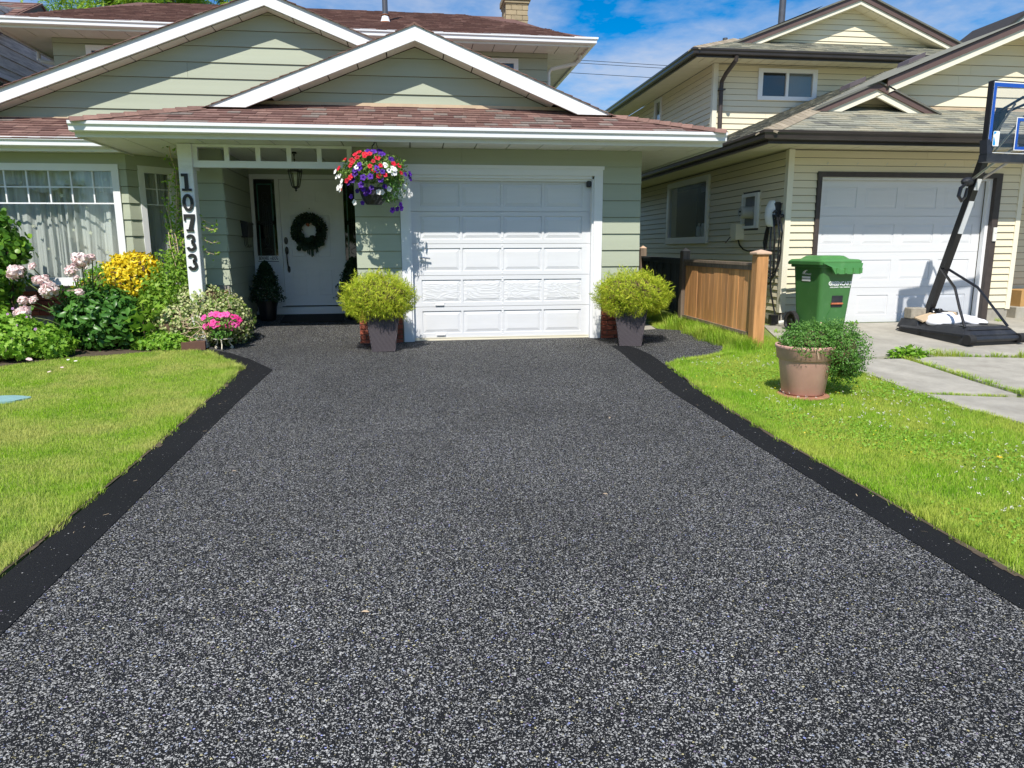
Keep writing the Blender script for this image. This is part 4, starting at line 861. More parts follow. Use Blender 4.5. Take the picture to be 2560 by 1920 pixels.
# ------------------------------------------------------------------ the cream house on the right
NH = thing('house', 'cream yellow two-storey house with dark brown gutters and grey shingle roofs, to the right', 'house', (5.25, .1, .1))
NE = .102
wl = lambda g, n='wall', m='cream': part(n, g, m, NH)
wl(G().box(5.27, 5.70, .112, .3, .1, 2.58).box(8.56, 8.9, .112, .3, .1, 2.58).box(5.70, 8.56, .112, .3, 2.25, 2.58).box(5.262, 5.4, .3, 2.85, .1, 2.58).box(5.262, 5.4, 2.85, 4.80, .1, 1.40).box(5.262, 5.4, 2.85, 4.80, 2.44, 2.58).box(5.262, 5.4, 4.80, 13, .1, 2.58).box(6.0, 6.1, 1.2, 9, .5, 2.6).box(8.8, 8.888, .3, 1.0, .1, 2.58).box(8.9, 14, 1.012, 1.2, .1, 2.6), 'wall')
part('foundation', G().box(5.24, 5.72, .095, .111, -.1, .315).box(8.54, 8.905, .095, .111, -.1, .315).box(5.238, 5.261, .095, 13, -.1, .315).box(8.905, 14, .985, 1.011, -.1, .315), 'concrete', NH)
siding(NH, (0, .1, 0), (1, 0, 0), (0, -1, 0), [(5.31, .315), (8.85, .315), (8.85, 2.56), (5.31, 2.56)], .315, NE, 'cream', [(5.668, 8.55, 0, 2.27)], proud=.019)
siding(NH, (5.25, .1, 0), (0, 1, 0), (-1, 0, 0), [(.05, .315), (9, .315), (9, 2.56), (.05, 2.56)], .315, NE, 'cream', [(.78, 1.34, 1.50, 2.08), (2.66, 4.78, 1.30, 2.50)], proud=.019)
siding(NH, (0, 1.0, 0), (1, 0, 0), (0, -1, 0), [(8.92, .315), (12, .315), (12, 2.56), (8.92, 2.56)], .315, NE, 'cream', proud=.019)
siding(NH, (8.9, .1, 0), (0, 1, 0), (1, 0, 0), [(0.05, .315), (.9, .315), (.9, 2.56), (.05, 2.56)], .315, NE, 'cream', proud=.019)
part('corner_trim', G().box(5.225, 5.31, .075, .0999, .30, 2.56).box(5.225, 5.2499, .0999, .165, .30, 2.56), 'cream_trim', NH); part('corner_trim', G().box(8.85, 8.925, .075, .0999, .30, 2.56).box(8.9001, 8.925, .0999, .165, .30, 2.56), 'cream_trim', NH)
# garage door
part('door_casing', G().box(5.672, 5.735, .06, .2, .1, 2.265).box(8.45, 8.545, .06, .2, .1, 2.265).box(5.735, 8.45, .06, .2, 2.20, 2.265), 'casing_brown', NH)
part('door_stop', G().box(5.736, 5.76, .13, .2, .1, 2.199).box(8.40, 8.449, .13, .2, .1, 2.199).box(5.76, 8.40, .131, .2, 2.17, 2.199), 'white_metal', NH)
ND = part('garage_door', G().box(5.74, 8.42, .245, .27, .1, 2.2), 'white_metal', NH)
for r in range(4):
    z0 = .125+r*.515; z1 = z0+.511; pw = .50; g = G(); gap = (2.66-4*pw)/5; xs = [5.745+gap+i*(pw+gap) for i in range(4)]
    g.box(5.745, 8.405, .222, .245, z0, z0+.11).box(5.745, 8.405, .222, .245, z1-.11, z1)
    for i in range(5): a = 5.745 if i == 0 else xs[i-1]+pw; b = 8.405 if i == 4 else xs[i]; g.box(a, b, .2222, .245, z0+.11, z1-.11)
    part('door_section', g, 'door_white', ND)
    for x in xs: g = G(); raised_panel(g, x, x+pw, z0+.11, z1-.11, .223, .009, .045, .012); part('door_panel', g, 'door_white', ND)
part('keypad', G().bbox(8.475, 8.535, .035, .06, 1.30, 1.50, .006).box(8.49, 8.52, .030, .035, 1.42, 1.47), 'soffit_white', NH)
g = G()
for x in np.arange(5.8, 8.9, .45): g.tube([(x, .085, 2.36), (x+.015, .07, 2.395)], .006, 5)
part('light_clip', g, 'soffit_white', NH)
# side windows
def swin(y0, y1, z0, z1, x=5.25, fr=.10, glassm='glass', inner='interior_grey', par=None, bx_=.005):
    o = part('window', G().box(x-.045, x+.03, y0, y1, z0, z0+fr).box(x-.045, x+.03, y0, y1, z1-fr, z1).box(x-.0451, x+.03, y0, y0+fr, z0+fr, z1-fr).box(x-.0451, x+.03, y1-fr, y1, z0+fr, z1-fr).box(x-.06, x+.0, y0-.02, y1+.02, z0-.02, z0), 'white_metal', par or NH)
    part('pane', G().box(x-.01, x-.005, y0+fr, y1-fr, z0+fr, z1-fr), glassm, o); (part('blind', G().box(x+bx_, x+bx_+.006, y0, y1, z0, z1), inner, o)); return o
o = swin(2.78, 4.86, 1.33, 2.50, glassm='glass', inner='interior', bx_=.6)
part('room', G().box(5.30, 6.0, 1.2, 9, 2.46, 2.5).box(5.4, 6.0, 9, 9.1, .4, 2.5).box(5.4, 6.0, 1.1, 1.2, .4, 2.5).box(5.4, 6.0, 1.2, 9, 1.0, 1.04), 'interior_grey', NH)
part('bottle', G().lathe([(.045, 0), (.05, .02), (.05, .16), (.02, .20), (.02, .24)], (5.34, 3.45, 1.44), 12).lathe([(.07, 0), (.075, .2), (.06, .23)], (5.36, 3.2, 1.44), 12), 'soffit_white', o)
# electric meter niche
mb = part('meter_niche', G().box(5.205, 5.255, .90, 1.44, 1.52, 1.56).box(5.205, 5.255, .90, 1.44, 2.00, 2.05).box(5.2052, 5.255, .90, .99, 1.56, 2.00).box(5.2052, 5.255, 1.40, 1.44, 1.56, 2.00).box(5.256, 5.260, .99, 1.40, 1.56, 2.0, 1), ['white_metal', 'interior_grey'], NH)
part('niche_surround', G().box(5.24, 5.26, .86, .9, 1.47, 2.09), 'cream_trim', mb); part('niche_surround', G().box(5.235, 5.26, 1.44, 1.46, 1.5, 2.09).box(5.235, 5.26, .9, 1.46, 2.051, 2.075).box(5.235, 5.26, .9, 1.46, 1.49, 1.519), 'brown_metal', mb)
g = G(); prof = [(.005, .085), (0.085, .085), (.095, .07), (.095, 0), (.11, -.01), (.11, -.07)]
n = 20; b = 0
for d, (r_, a_) in enumerate([(.0001, -.20), (.075, -.20), (.09, -.185), (.09, -.02), (.10, 0), (.10, .08)]):
    g.v += [(5.25+a_, 1.14+r_*math.cos(2*math.pi*k/n), 1.76+r_*math.sin(2*math.pi*k/n)) for k in range(n)]
for i in range(5):
    for k in range(n): g.f.append((i*n+k, i*n+(k+1) % n, (i+1)*n+(k+1) % n, (i+1)*n+k)); g.m.append(0)
part('electric_meter', g, 'grey_plastic', mb, smooth=False)
part('meter_dial', G().box(5.044, 5.049, 1.11, 1.17, 1.76, 1.785).box(5.044, 5.049, 1.12, 1.16, 1.71, 1.725), 'interior', mb)
part('junction_box', G().bbox(5.10, 5.245, 1.36, 1.52, 1.35, 1.60, .006).bbox(5.14, 5.245, 1.53, 1.66, 1.40, 1.61, .006), 'cream_trim', NH)
part('conduit', G().tube([(5.17, 1.42, 1.36), (5.18, 1.38, 1.27), (5.20, 1.28, 1.20), (5.215, 1.15, 1.175), (5.222, .8, 1.175), (5.222, .17, 1.18)], .012, 8), 'black_satin', NH)
part('tag', G().prism([(5.2, 1.68, 1.44), (5.2, 1.70, 1.44), (5.12, 1.78, 1.30), (5.12, 1.75, 1.30)], (-.01, 0, 0)), 'brown_fascia', NH)
# eaves
def nsof(x0, x1, y0, y1, z, along, step=.30): soffit(x0, x1, y0, y1, z, step, 'cream_soffit', along, NH)
nsof(4.60, 9.4, -.56, .07, 2.568, 'x'); nsof(4.60, 5.22, .07, 9, 2.5682, 'y'); nsof(9.4, 13, -.56, .95, 2.5684, 'x')
part('soffit_backing', G().box(4.6, 13.2, -.55, .95, 2.583, 2.59).box(4.6, 5.3, .95, 9, 2.583, 2.59), 'dark_metal', NH)
part('fascia', G().box(4.56, 13.5, -.60, -.561, 2.535, 2.655).box(4.56, 4.599, -.561, 9.2, 2.535, 2.655), 'brown_metal', NH)
part('gutter', G().sweep(GUT, [(4.559, 9.2), (4.559, -.601), (13.5, -.601)], 2.685), 'brown_metal', NH)
SL = ['slate_a', 'slate_b', 'slate_c', 'slate_d']
zb_ = lambda x: 2.665+.405*(x-4.50); zk = lambda y: 2.665+.41*(y+.66)
BR = part('big_roof', G().add([(4.50, -.66, 2.665), (4.50, 9.2, 2.665), (9.1, 9.2, zb_(9.1)), (9.1, .36, zb_(9.1)), (6.72, .36, zb_(6.72)), (5.9, .6, zb_(5.9))], [(0, 5, 4, 3, 2, 1)])
     .add([(4.50, -.66, 2.665), (13.6, -.66, 2.665), (13.6, .9, zk(.9)), (6.1, .9, zk(.9))], [(0, 1, 2, 3)])
     .add([(9.1, .36, zb_(9.1)), (9.1, 9.2, zb_(9.1)), (13.6, 9.2, 2.7), (13.6, .36, 2.7)], [(0, 3, 2, 1)]), 'slate_b', NH)
sl = math.hypot(1, .41)
shingles(BR, (4.50, -.675, 2.665), (1, 0, 0), (0, 1, .41), [(0, 0), (8.5, 0), (8.5, 1.55*sl), (1.55, 1.55*sl)], .12, (.16, .30), SL, (5, 2, 4, 1), 290, seed=31, thick=.006)
sl = math.hypot(1, .405)
shingles(BR, (4.485, 9.2, 2.662), (0, -1, 0), (1, 0, .405), [(0, 0), (9.85, 0), (8.65, 1.25*sl), (8.65, 4.6*sl), (0, 4.6*sl)], .125, (.16, .30), SL, (5, 3, 3, 2), 0, seed=32, thick=.006)
caps(BR, (4.50, -.66, 2.685), (5.95, .72, 3.245), 'tan_cap', .16, .14)
# small gable over the hip
cx_, zt_ = 6.72, 3.555
for s in (-1, 1):
    dx = .98
    rake(NH, .470, cx_, zt_-.075, .41, dx-.14, .12, 'cream_trim', s, cut=True); rake(NH, .440, cx_, zt_-.012, .41, dx, .085, 'brown_fascia', s, cut=True)
part('small_gable_roof', G().prism([(cx_, .42, zt_+.01), (cx_+1.02, .42, zt_-.41), (cx_+1.02, .42, zt_-.435), (cx_, .42, zt_-.015)], (0, .9, 0)).prism([(cx_, .42, zt_+.01), (cx_, .42, zt_-.015), (cx_-1.02, .42, zt_-.435), (cx_-1.02, .42, zt_-.41)], (0, .9, 0)), 'slate_d', BR)
part('small_gable_wall', G().prism([(cx_-.9, 1.1, 3.1), (cx_+.9, 1.1, 3.1), (cx_, 1.1, 3.5)], (0, .05, 0)), 'cream_soffit', NH)
# big gable wall and its rake
gable(.80, 9.1, 4.34, .405, 5.6, 12.4, zk(.8)+.02, NH, 'cream', zp=.315, e=.15)
part('flashing', G().box(7.7, 12, .76, .775, zk(.77)-.01, zk(.77)+.045), 'flash_tan', NH)
for s in (-1, 1):
    rake(NH, .42, 9.1, 4.435, .405, 2.22, .125, 'cream_trim', s); rake(NH, .395, 9.1, 4.515, .405, 2.27, .105, 'brown_fascia', s)
    a = 0
    while a < 2.4:
        b = a+.30; x0, x1 = 9.1+s*a, 9.1+s*(b-.008); z0, z1 = 4.33-.405*a, 4.33-.405*(b-.008)
        part('soffit_panel', G().prism([(x0, .456, z0), (x1, .456, z1), (x1, .456, z1+.01), (x0, .456, z0+.01)], (0, .34, 0)), 'cream_soffit', NH); a = b
for (x, y) in ((7.92, 3.0), (8.66, 2.5)):
    z = zb_(x); part('roof_vent', G().prism([(x-.15, y-.15, z-.061+.015), (x+.15, y-.15, z+.061+.015), (x+.16, y-.15, z+.065+.09), (x-.13, y-.15, z-.052+.08)], (0, .3, 0)), 'vent_grey', BR)
# upper storey
part('upper_wall', G().box(6.48, 13, 5.72, 16.4, 2.6, 5.05), 'cream', NH)
siding(NH, (0, 5.7, 0), (1, 0, 0), (0, -1, 0), [(6.53, 3.3), (12.6, 3.3), (12.6, 5.05), (6.53, 5.05)], .315, .118, 'cream', [(7.43, 8.77, 4.34, 4.98)], proud=.019)
siding(NH, (6.46, 5.7, 0), (0, 1, 0), (-1, 0, 0), [(.07, 3.2), (10.6, 3.2), (10.6, 5.05), (.07, 5.05)], .315, .118, 'cream', [(3.22, 3.74, 4.32, 5.02)], proud=.019)
part('corner_trim', G().box(6.43, 6.53, 5.66, 5.699, 3.2, 5.05).box(6.43, 6.459, 5.699, 5.77, 3.2, 5.05), 'cream_trim', NH)
UWN = part('window', G().box(7.43, 8.77, 5.65, 5.71, 4.34, 4.42).box(7.43, 8.77, 5.65, 5.71, 4.90, 4.98).box(7.43, 7.53, 5.6502, 5.71, 4.42, 4.90).box(8.67, 8.77, 5.6502, 5.71, 4.42, 4.90).box(8.06, 8.12, 5.655, 5.71, 4.42, 4.90), 'white_metal', NH)
part('pane', G().box(7.53, 8.67, 5.685, 5.69, 4.42, 4.9), 'glass', UWN); part('blind', G().box(8.1, 8.7, 5.702, 5.708, 4.4, 4.95), 'interior_grey', UWN); part('screen', G().box(7.5, 8.1, 5.702, 5.708, 4.4, 4.95), 'interior', UWN)
swin(8.92, 9.44, 4.32, 5.02, x=6.46, fr=.07)
nsof(5.82, 12.9, 5.06, 5.66, 5.055, 'x', .26); nsof(5.82, 6.43, 5.66, 16.2, 5.0552, 'y', .26)
part('fascia', G().box(5.77, 13.2, 5.02, 5.059, 5.0, 5.12).box(5.77, 5.809, 5.059, 16.2, 5.0, 5.12), 'brown_metal', NH)
part('gutter', G().sweep(GUT, [(5.769, 16.2), (5.769, 5.019), (13.2, 5.019)], 5.145), 'brown_metal', NH)
zu = lambda y: 5.13+.40*(y-4.96)
ux = lambda x: 5.13+.40*(x-5.70)
UR2 = part('upper_roof', G().add([(5.70, 4.96, 5.13), (13.6, 4.96, 5.13), (13.6, 6.7, zu(6.7)), (7.44, 6.7, zu(6.7))], [(0, 1, 2, 3)]).add([(5.70, 4.96, 5.13), (7.44, 6.7, zu(6.7)), (9.4, 6.7, ux(9.4)), (9.4, 16.2, ux(9.4)), (5.70, 16.2, 5.13)], [(0, 1, 2, 3, 4)]), 'slate_b', NH)
sl = math.hypot(1, .4)
shingles(UR2, (5.70, 4.945, 5.13), (1, 0, 0), (0, 1, .4), [(0, 0), (7.4, 0), (7.4, 1.74*sl), (1.74, 1.74*sl)], .13, (.16, .30), SL, (5, 3, 3, 1), 0, seed=41)
caps(UR2, (5.70, 4.96, 5.15), (7.3, 6.56, 5.79), 'tan_cap', .16, .13)
UGx, UGz = 9.87, 6.64
gable(6.32, UGx, UGz-.20, .385, 6.6, 13, zu(6.32)+.02, NH, 'cream', zp=.315, e=.118)
for s in (-1, 1):
    rake(NH, 6.02, UGx, UGz-.085, .385, 2.75, .12, 'cream_trim', s); rake(NH, 5.99, UGx, UGz, .385, 3.05, .12, 'brown_fascia', s)
    part('gable_roof', G().prism([(UGx, 5.95, UGz+.035), (UGx+s*3.15, 5.95, UGz+.035-.385*3.15), (UGx+s*3.15, 5.95, UGz-.385*3.15), (UGx, 5.95, UGz)], (0, 8, 0)), 'slate_d', UR2)
    a = 0
    while a < 2.7:
        b = a+.26; x0, x1 = UGx+s*a, UGx+s*(b-.008); z0, z1 = UGz-.215-.385*a, UGz-.215-.385*(b-.008)
        part('soffit_panel', G().prism([(x0, 6.06, z0), (x1, 6.06, z1), (x1, 6.06, z1+.01), (x0, 6.06, z0+.01)], (0, .255, 0)), 'cream_soffit', NH); a = b
part('downspout', G().tube([(6.60, 4.96, 5.03), (6.60, 4.98, 4.95), (6.58, 5.4, 4.78), (6.59, 5.60, 4.68), (6.59, 5.62, 4.55), (6.60, 5.62, 3.55)], .045, 8), 'casing_brown', NH)
part('downspout_strap', G().box(6.53, 6.66, 5.56, 5.68, 4.50, 4.525).box(6.53, 6.66, 5.56, 5.68, 3.66, 3.685), 'brown_metal', NH)
part('flue_pipe', G().tube([(8.55, 7.0, 5.9), (8.58, 7.0, 7.6)], .075, 16).lathe([(.09, 0), (.09, .05), (.075, .07)], (8.55, 7.0, 6.20), 16), 'grey_metal', UR2)
part('plumbing_vent', G().tube([(7.05, 6.6, 5.55), (7.05, 6.6, 5.80)], .045, 12).lathe([(.055, 0), (.055, .04)], (7.05, 6.6, 5.77), 12, capt=True), 'grey_metal', UR2)
# ------------------------------------------------------------------ houses glimpsed at the edges
LH = thing('house', 'weathered white house with a reddish roof at the far upper left edge', 'house', (-8.2, 7, 0))
lw = part('wall', G().box(-14, -8.22, 4.5, 13.2, 0, 5.6).prism([(-8.23, 4.5, 5.6), (-8.23, 13.2, 5.6), (-8.23, 8.85, 6.45)], (-5, 0, 0)), 'weathered_white', LH)
siding(LH, (-8.2, 4.4, 0), (0, 1, 0), (1, 0, 0), [(0, 3.4), (8.8, 3.4), (8.8, 5.45), (4.4, 6.40), (0, 5.45)], .1, .23, 'weathered_white', [(2.6, 3.6, 3.5, 4.78)])
wq = part('window', G().box(-8.21, -8.16, 6.95, 8.02, 4.70, 4.79).box(-8.2102, -8.16, 7.92, 8.02, 3.5, 4.70), 'white_metal', LH); part('pane', G().box(-8.2, -8.19, 6.95, 7.92, 3.5, 4.7), 'dark_glass', wq)
for s in (-1, 1): part('rake_board', G().prism([(-8.0, 8.85, 6.60), (-8.0, 8.85+s*4.6, 6.60-.52*4.6*.95), (-8.0, 8.85+s*4.6, 6.42-.52*4.6*.95), (-8.0, 8.85, 6.40)], (-.05, 0, 0)), 'brown_fascia', LH)
rf = part('roof', G().prism([(-7.97, 8.85, 6.64), (-7.97, 4.2, 4.35), (-7.97, 4.2, 4.30), (-7.97, 8.85, 6.59)], (-7, 0, 0)).prism([(-7.97, 8.85, 6.64), (-7.97, 8.85, 6.59), (-7.97, 13.5, 4.30), (-7.97, 13.5, 4.35)], (-7, 0, 0)), 'roof_cap', LH)
shingles(rf, (-15, 4.2, 4.355), (1, 0, 0), (0, 1, .4925), [(0, 0), (7, 0), (7, 5.15), (0, 5.15)], .2, (.2, .35), SH, (3, 2, 3, 1), 0, seed=51)
TH = thing('house', 'grey roofed house peeking above the cream house at the far upper right edge', 'house', (17, 9, 0))
part('wall', G().box(13.8, 19.5, 9.5, 16, 0, 5.8).prism([(13.8, 9.5, 5.8), (19.5, 9.5, 5.8), (16.65, 9.5, 7.1)], (0, 5, 0)), 'brown_fascia', TH)
for s in (-1, 1):
    part('rake_board', G().prism([(16.6, 9.0, 7.42), (16.6+s*3.2, 9.0, 5.02), (16.6+s*3.2, 9.0, 4.87), (16.6, 9.0, 7.27)], (0, .04, 0)), 'grey_plastic', TH)
    part('roof', G().prism([(16.6, 8.95, 7.50), (16.6+s*3.3, 8.95, 5.02), (16.6+s*3.3, 8.95, 4.95), (16.6, 8.95, 7.42)], (0, 2.0, 0)), 'dark_roof', TH)
    part('soffit', G().prism([(16.6, 9.05, 7.25), (16.6+s*3.1, 9.05, 4.93), (16.6+s*3.1, 9.05, 4.91), (16.6, 9.05, 7.23)], (0, .45, 0)), 'interior_grey', TH)
for k, (za, zb2) in enumerate(((9.85, 9.72), (9.80, 9.67), (9.42, 9.28))):
    solo('power_line', G().tube([(-20+i*3.5, 25+k*.3, (za-.028*(-20+i*3.5-7.9)+.0006*(-20+i*3.5-10)**2)) for i in range(18)], .012, 5), 'dark_metal', ['upper of the close pair of thin power lines crossing the sky between the houses', 'lower of the close pair of thin power lines crossing the sky between the houses', 'single lowest thin power line crossing the sky between the houses'][k], 'power line', group='power lines across the sky')
# ------------------------------------------------------------------ fence
FE = thing('fence', 'short cedar board fence with capped post between the two houses', 'fence', (4.1, -1.45, 0))
FA, FB, FC = Vector((4.17, -1.35)), Vector((4.06, .80)), Vector((4.45, 4.0))
def fpost(p, w, h, mat, cap, z0):
    part('post', G().bbox(p.x-w, p.x+w, p.y-w, p.y+w, z0-.1, z0+h, .008), mat, FE)
    if cap == 1: part('post_cap', G().bbox(p.x-w-.025, p.x+w+.025, p.y-w-.025, p.y+w+.025, z0+h, z0+h+.03, .006).add([(p.x-w-.02, p.y-w-.02, z0+h+.03), (p.x+w+.02, p.y-w-.02, z0+h+.03), (p.x+w+.02, p.y+w+.02, z0+h+.03), (p.x-w-.02, p.y+w+.02, z0+h+.03), (p.x, p.y, z0+h+.06)], [(0, 1, 4), (1, 2, 4), (2, 3, 4), (3, 0, 4)]), 'cedar_cap', FE)
    if cap == 2: part('post_cap', G().add([(p.x-w, p.y-w, z0+h), (p.x+w, p.y-w, z0+h), (p.x+w, p.y+w, z0+h), (p.x-w, p.y+w, z0+h), (p.x, p.y, z0+h+.05)], [(0, 1, 4), (1, 2, 4), (2, 3, 4), (3, 0, 4)]), 'cedar_cap', FE)
fpost(FA, .072, 1.11, 'cedar', 1, .03); fpost(FB, .06, 1.04, 'cedar_old', 2, .14); fpost(FC, .06, 1.15, 'cedar_old', 2, .08)
def frun(a, b, za, zb, zt, zt2, matb, matr):
    d = b-a; Ln = d.length; t = d/Ln; nn = Vector((t.y, -t.x)); 
    if nn.x > 0: nn = -nn
    def slab(s0, s1, d0, d1, z0a, z0b, z1a, z1b): 
        P = [a+t*s0+nn*d0, a+t*s1+nn*d0, a+t*s1+nn*d1, a+t*s0+nn*d1]; zz = lambda p, u, v: u+(v-u)*((p-a).dot(t)/Ln)
        return [(p.x, p.y, zz(p, z0a, z0b)) for p in P]+[(p.x, p.y, zz(p, z1a, z1b)) for p in P]
    FF = [(0, 3, 2, 1), (4, 5, 6, 7), (0, 1, 5, 4), (1, 2, 6, 5), (2, 3, 7, 6), (3, 0, 4, 7)]
    part('rail', G().add(slab(.06, Ln-.06, -.045, .045, zt-.035, zt2-.035, zt, zt2), FF), matr, FE)
    part('rail', G().add(slab(.06, Ln-.06, -.03, .03, zt-.09, zt2-.09, zt-.036, zt2-.036), FF), matr, FE)
    part('rail', G().add(slab(.06, Ln-.06, -.035, .035, za+.10, zb+.10, za+.14, zb+.14), FF), matr, FE)
    s = .075
    while s < Ln-.08:
        w_ = min(.138*random.uniform(.85, 1.05), Ln-.07-s); j = random.uniform(-.004, .004)
        part('fence_board', G().add(slab(s, s+w_-.004, -.008+j, .010+j, za+.14, zb+.14, zt-.09, zt2-.09), FF), matb, FE); s += w_
frun(FA, FB, .04, .10, 1.04, 1.06, 'cedar', 'cedar_old'); frun(FB, FC, .10, .1, 1.07, 1.08, 'cedar_black', 'cedar_black')
# ------------------------------------------------------------------ things on and around the driveway
def wpot(x, y, side):
    z = gz(x, y)+.006; t = thing('planter', {'L': 'tall tapered dark wicker planter left of the garage door, full of bright yellow-green foliage', 'R': 'tall tapered dark wicker planter right of the garage door, near the narrow side path'}[side], 'planter', (x, y, z), R(2 if side == 'L' else -13), 'wicker planters flanking the garage')
    g = G(); a, b, h = .135, .20, .50
    P = [(-a, -a, 0), (a, -a, 0), (a, a, 0), (-a, a, 0), (-b, -b, h), (b, -b, h), (b, b, h), (-b, b, h)]
    c = .018; Q = [(-b+c, -b+c, h), (b-c, -b+c, h), (b-c, b-c, h), (-b+c, b-c, h), (-b+c, -b+c, h-.06), (b-c, -b+c, h-.06), (b-c, b-c, h-.06), (-b+c, b-c, h-.06)]
    g.add(P+Q, [(0, 3, 2, 1), (0, 1, 5, 4), (1, 2, 6, 5), (2, 3, 7, 6), (3, 0, 4, 7), (4, 5, 9, 8), (5, 6, 10, 9), (6, 7, 11, 10), (7, 4, 8, 11), (8, 9, 13, 12), (9, 10, 14, 13), (10, 11, 15, 14), (11, 8, 12, 15)])
    part('body', g, 'wicker', t); part('soil', G().box(-b+c, b-c, -b+c, b-c, h-.08, h-.05), 'soil', t)
    part('rim', G().tube([(-b, -b, h), (b, -b, h), (b, b, h), (-b, b, h)], .011, 6, closed=True), 'wicker', t)
    part('corner_rib', G().tube([(-a, -a, .0), (-b, -b, h)], .006, 5).tube([(a, -a, .0), (b, -b, h)], .006, 5).tube([(a, -a, .006), (-a, -a, .006)], .006, 5), 'wicker', t); return t
wpot(-.375, -.66, 'L'); wpot(2.78, -.66, 'R')
# terracotta pot on a clay disc
PX, PY = 3.46, -3.70; PZ = gz(PX, PY)+.026
t = thing('planter', 'big terracotta coloured round planter overflowing with small leafy shrub on the right lawn', 'planter', (PX, PY, PZ))
part('body', G().lathe([(.168, 0), (.182, .012), (.220, .305), (.228, .32), (.228, .325)], (PX, PY, PZ), 40), 'terracotta', t, smooth=True)
part('rim', G().lathe([(.228, .315), (.240, .322), (.249, .405), (.255, .411), (.262, .433), (.256, .445), (.243, .443), (.235, .43), (.226, .37)], (PX, PY, PZ), 40, capb=False), 'terracotta', t, smooth=True)
part('soil', G().lathe([(.0, .39), (.226, .39)], (PX, PY, PZ), 24, capb=False), 'soil', t)
solo('clay_disc', G().lathe([(.215, 0), (.225, .01), (.225, .020), (.215, .026)], (PX-.01, PY-.02, PZ-.028), 36, capt=True), 'clay_tile', 'flat reddish clay disc in the grass under the terracotta planter', 'paver', loc=(PX, PY, -.06))
# plant stand + brown pot
z0 = gz(-2.36, -.30)+.008; SX, SY = -2.375, -.30
t = thing('plant_stand', 'small cream scrolled iron plant stand by the lawn corner', 'plant stand', (SX, SY, z0))
part('ring', G().tube([(SX+.105*math.cos(a), SY+.105*math.sin(a), z0+.135) for a in np.linspace(0, 2*math.pi, 24, endpoint=False)], .0065, 6, closed=True).tube([(SX-.105, SY, z0+.133), (SX+.105, SY, z0+.133)], .005, 5).tube([(SX, SY-.105, z0+.1325), (SX, SY+.105, z0+.1325)], .005, 5), 'iron_cream', t)
for k in range(3):
    a = R(-90+120*k+(8 if k == 0 else 0)); P = []
    for i in range(9): q = 2*math.pi*(.75-.09*i*1.0); r_ = .020*(1-.07*i); P.append((.115+r_*math.cos(q)-.0, .117+r_*math.sin(q)))
    path = [(r_, z) for r_, z in P[::-1]]+[(.095, .128), (.085, .11), (.08, .09), (.085, .07), (.10, .05), (.115, .035), (.125, .02), (.122, .008), (.108, .004), (.096, .010), (.095, .022), (.105, .028), (.113, .022)]
    part('leg', G().tube([(SX+r_*math.cos(a), SY+r_*math.sin(a), z0+z) for r_, z in path], .0065, 6), 'iron_cream', t)
t = thing('flower_pot', 'brown flower pot of bright pink petunias on the small cream iron stand', 'flower pot', (SX, SY, z0+.14))
part('pot', G().lathe([(.075, .0), (.082, .004), (.108, .12), (.112, .145), (.105, .146), (.098, .12)], (SX, SY, z0+.141), 28), 'brown_pot', t, smooth=True)
rs_ = np.random.RandomState(5); c = np.array((SX, SY, z0+.30))
p, nr = shell(c+np.array((0,0,.02)), (.22, .18, .10), 700, .35, .15, -.75, rs_); foliage('foliage', leaves(p, nr, .042, LEAF, .7, .1, .2, rs_), 'petunia_leaf', t)
p, nr = shell(c-np.array((0, .03, .09)), (.13, .12, .07), 160, .5, .15, -.9, rs_); foliage('foliage', leaves(p, nr, .055, LEAF, .6, .5, 0, rs_), 'thyme', t)
def flower_mesh(name, mat, r=.03, deep=.016, petals=5, core=None):
    g = G(); n = petals*4; b = 0; V = [(0, 0, -deep)]; 
    for k in range(n): a = 2*math.pi*k/n; rr = r*(.93+.12*math.cos(petals*a)); V.append((rr*.42*math.cos(a), rr*.42*math.sin(a), -.003)); 
    for k in range(n): a = 2*math.pi*k/n; rr = r*(.93+.13*math.cos(petals*a)); V.append((rr*math.cos(a), rr*math.sin(a), .002*math.cos(petals*a*2)-.002))
    g.add(V, [(0, 1+k, 1+(k+1) % n) for k in range(n)], 1 if core else 0); g.add([], [(1+k, 1+n+k, 1+n+(k+1) % n, 1+(k+1) % n) for k in range(n)]); g.f[-n:] = [(1+k, 1+n+k, 1+n+(k+1) % n, 1+(k+1) % n) for k in range(n)]
    return mesh(name, g, [mat]+([core] if core else []))
FM = {k: flower_mesh('flower_'+k, 'petal_'+k, r, core=c_) for k, r, c_ in (('pink', .031, 'petal_pink'), ('purple', .032, 'petal_purple'), ('red', .028, 'petal_red'), ('white', .031, 'petal_white'), ('lilac', .016, 'petal_lilac'))}
def flow(parent, me, p, nrm, s=1, name='flower', label=None):
    q = Vector(nrm).to_track_quat('Z', 'Y'); e = (q @ Vector((0, 0, 1))); rot = (q.to_matrix() @ Matrix.Rotation(random.uniform(0, 6), 3, 'Z')).to_euler()
    return inst(name, me, parent, p, rot, s, label)
for i in range(36):
    a = rs_.uniform(-math.pi, .15); u = rs_.uniform(.25, 1); d = np.array((math.cos(a)*u, math.sin(a)*u, 0)); d[2] = math.sqrt(max(.02, 1-u*u))*.9+.1 if rs_.rand() < .5 else rs_.uniform(-.5, .3)
    q = c+np.array((0, 0, .03))+d*np.array((.245, .19, .125)); n_ = d*np.array((1, 1, .5))+np.array((0, -.7, .25)); flow(t, FM['pink'], tuple(q), tuple(n_), rs_.uniform(1.0, 1.35))
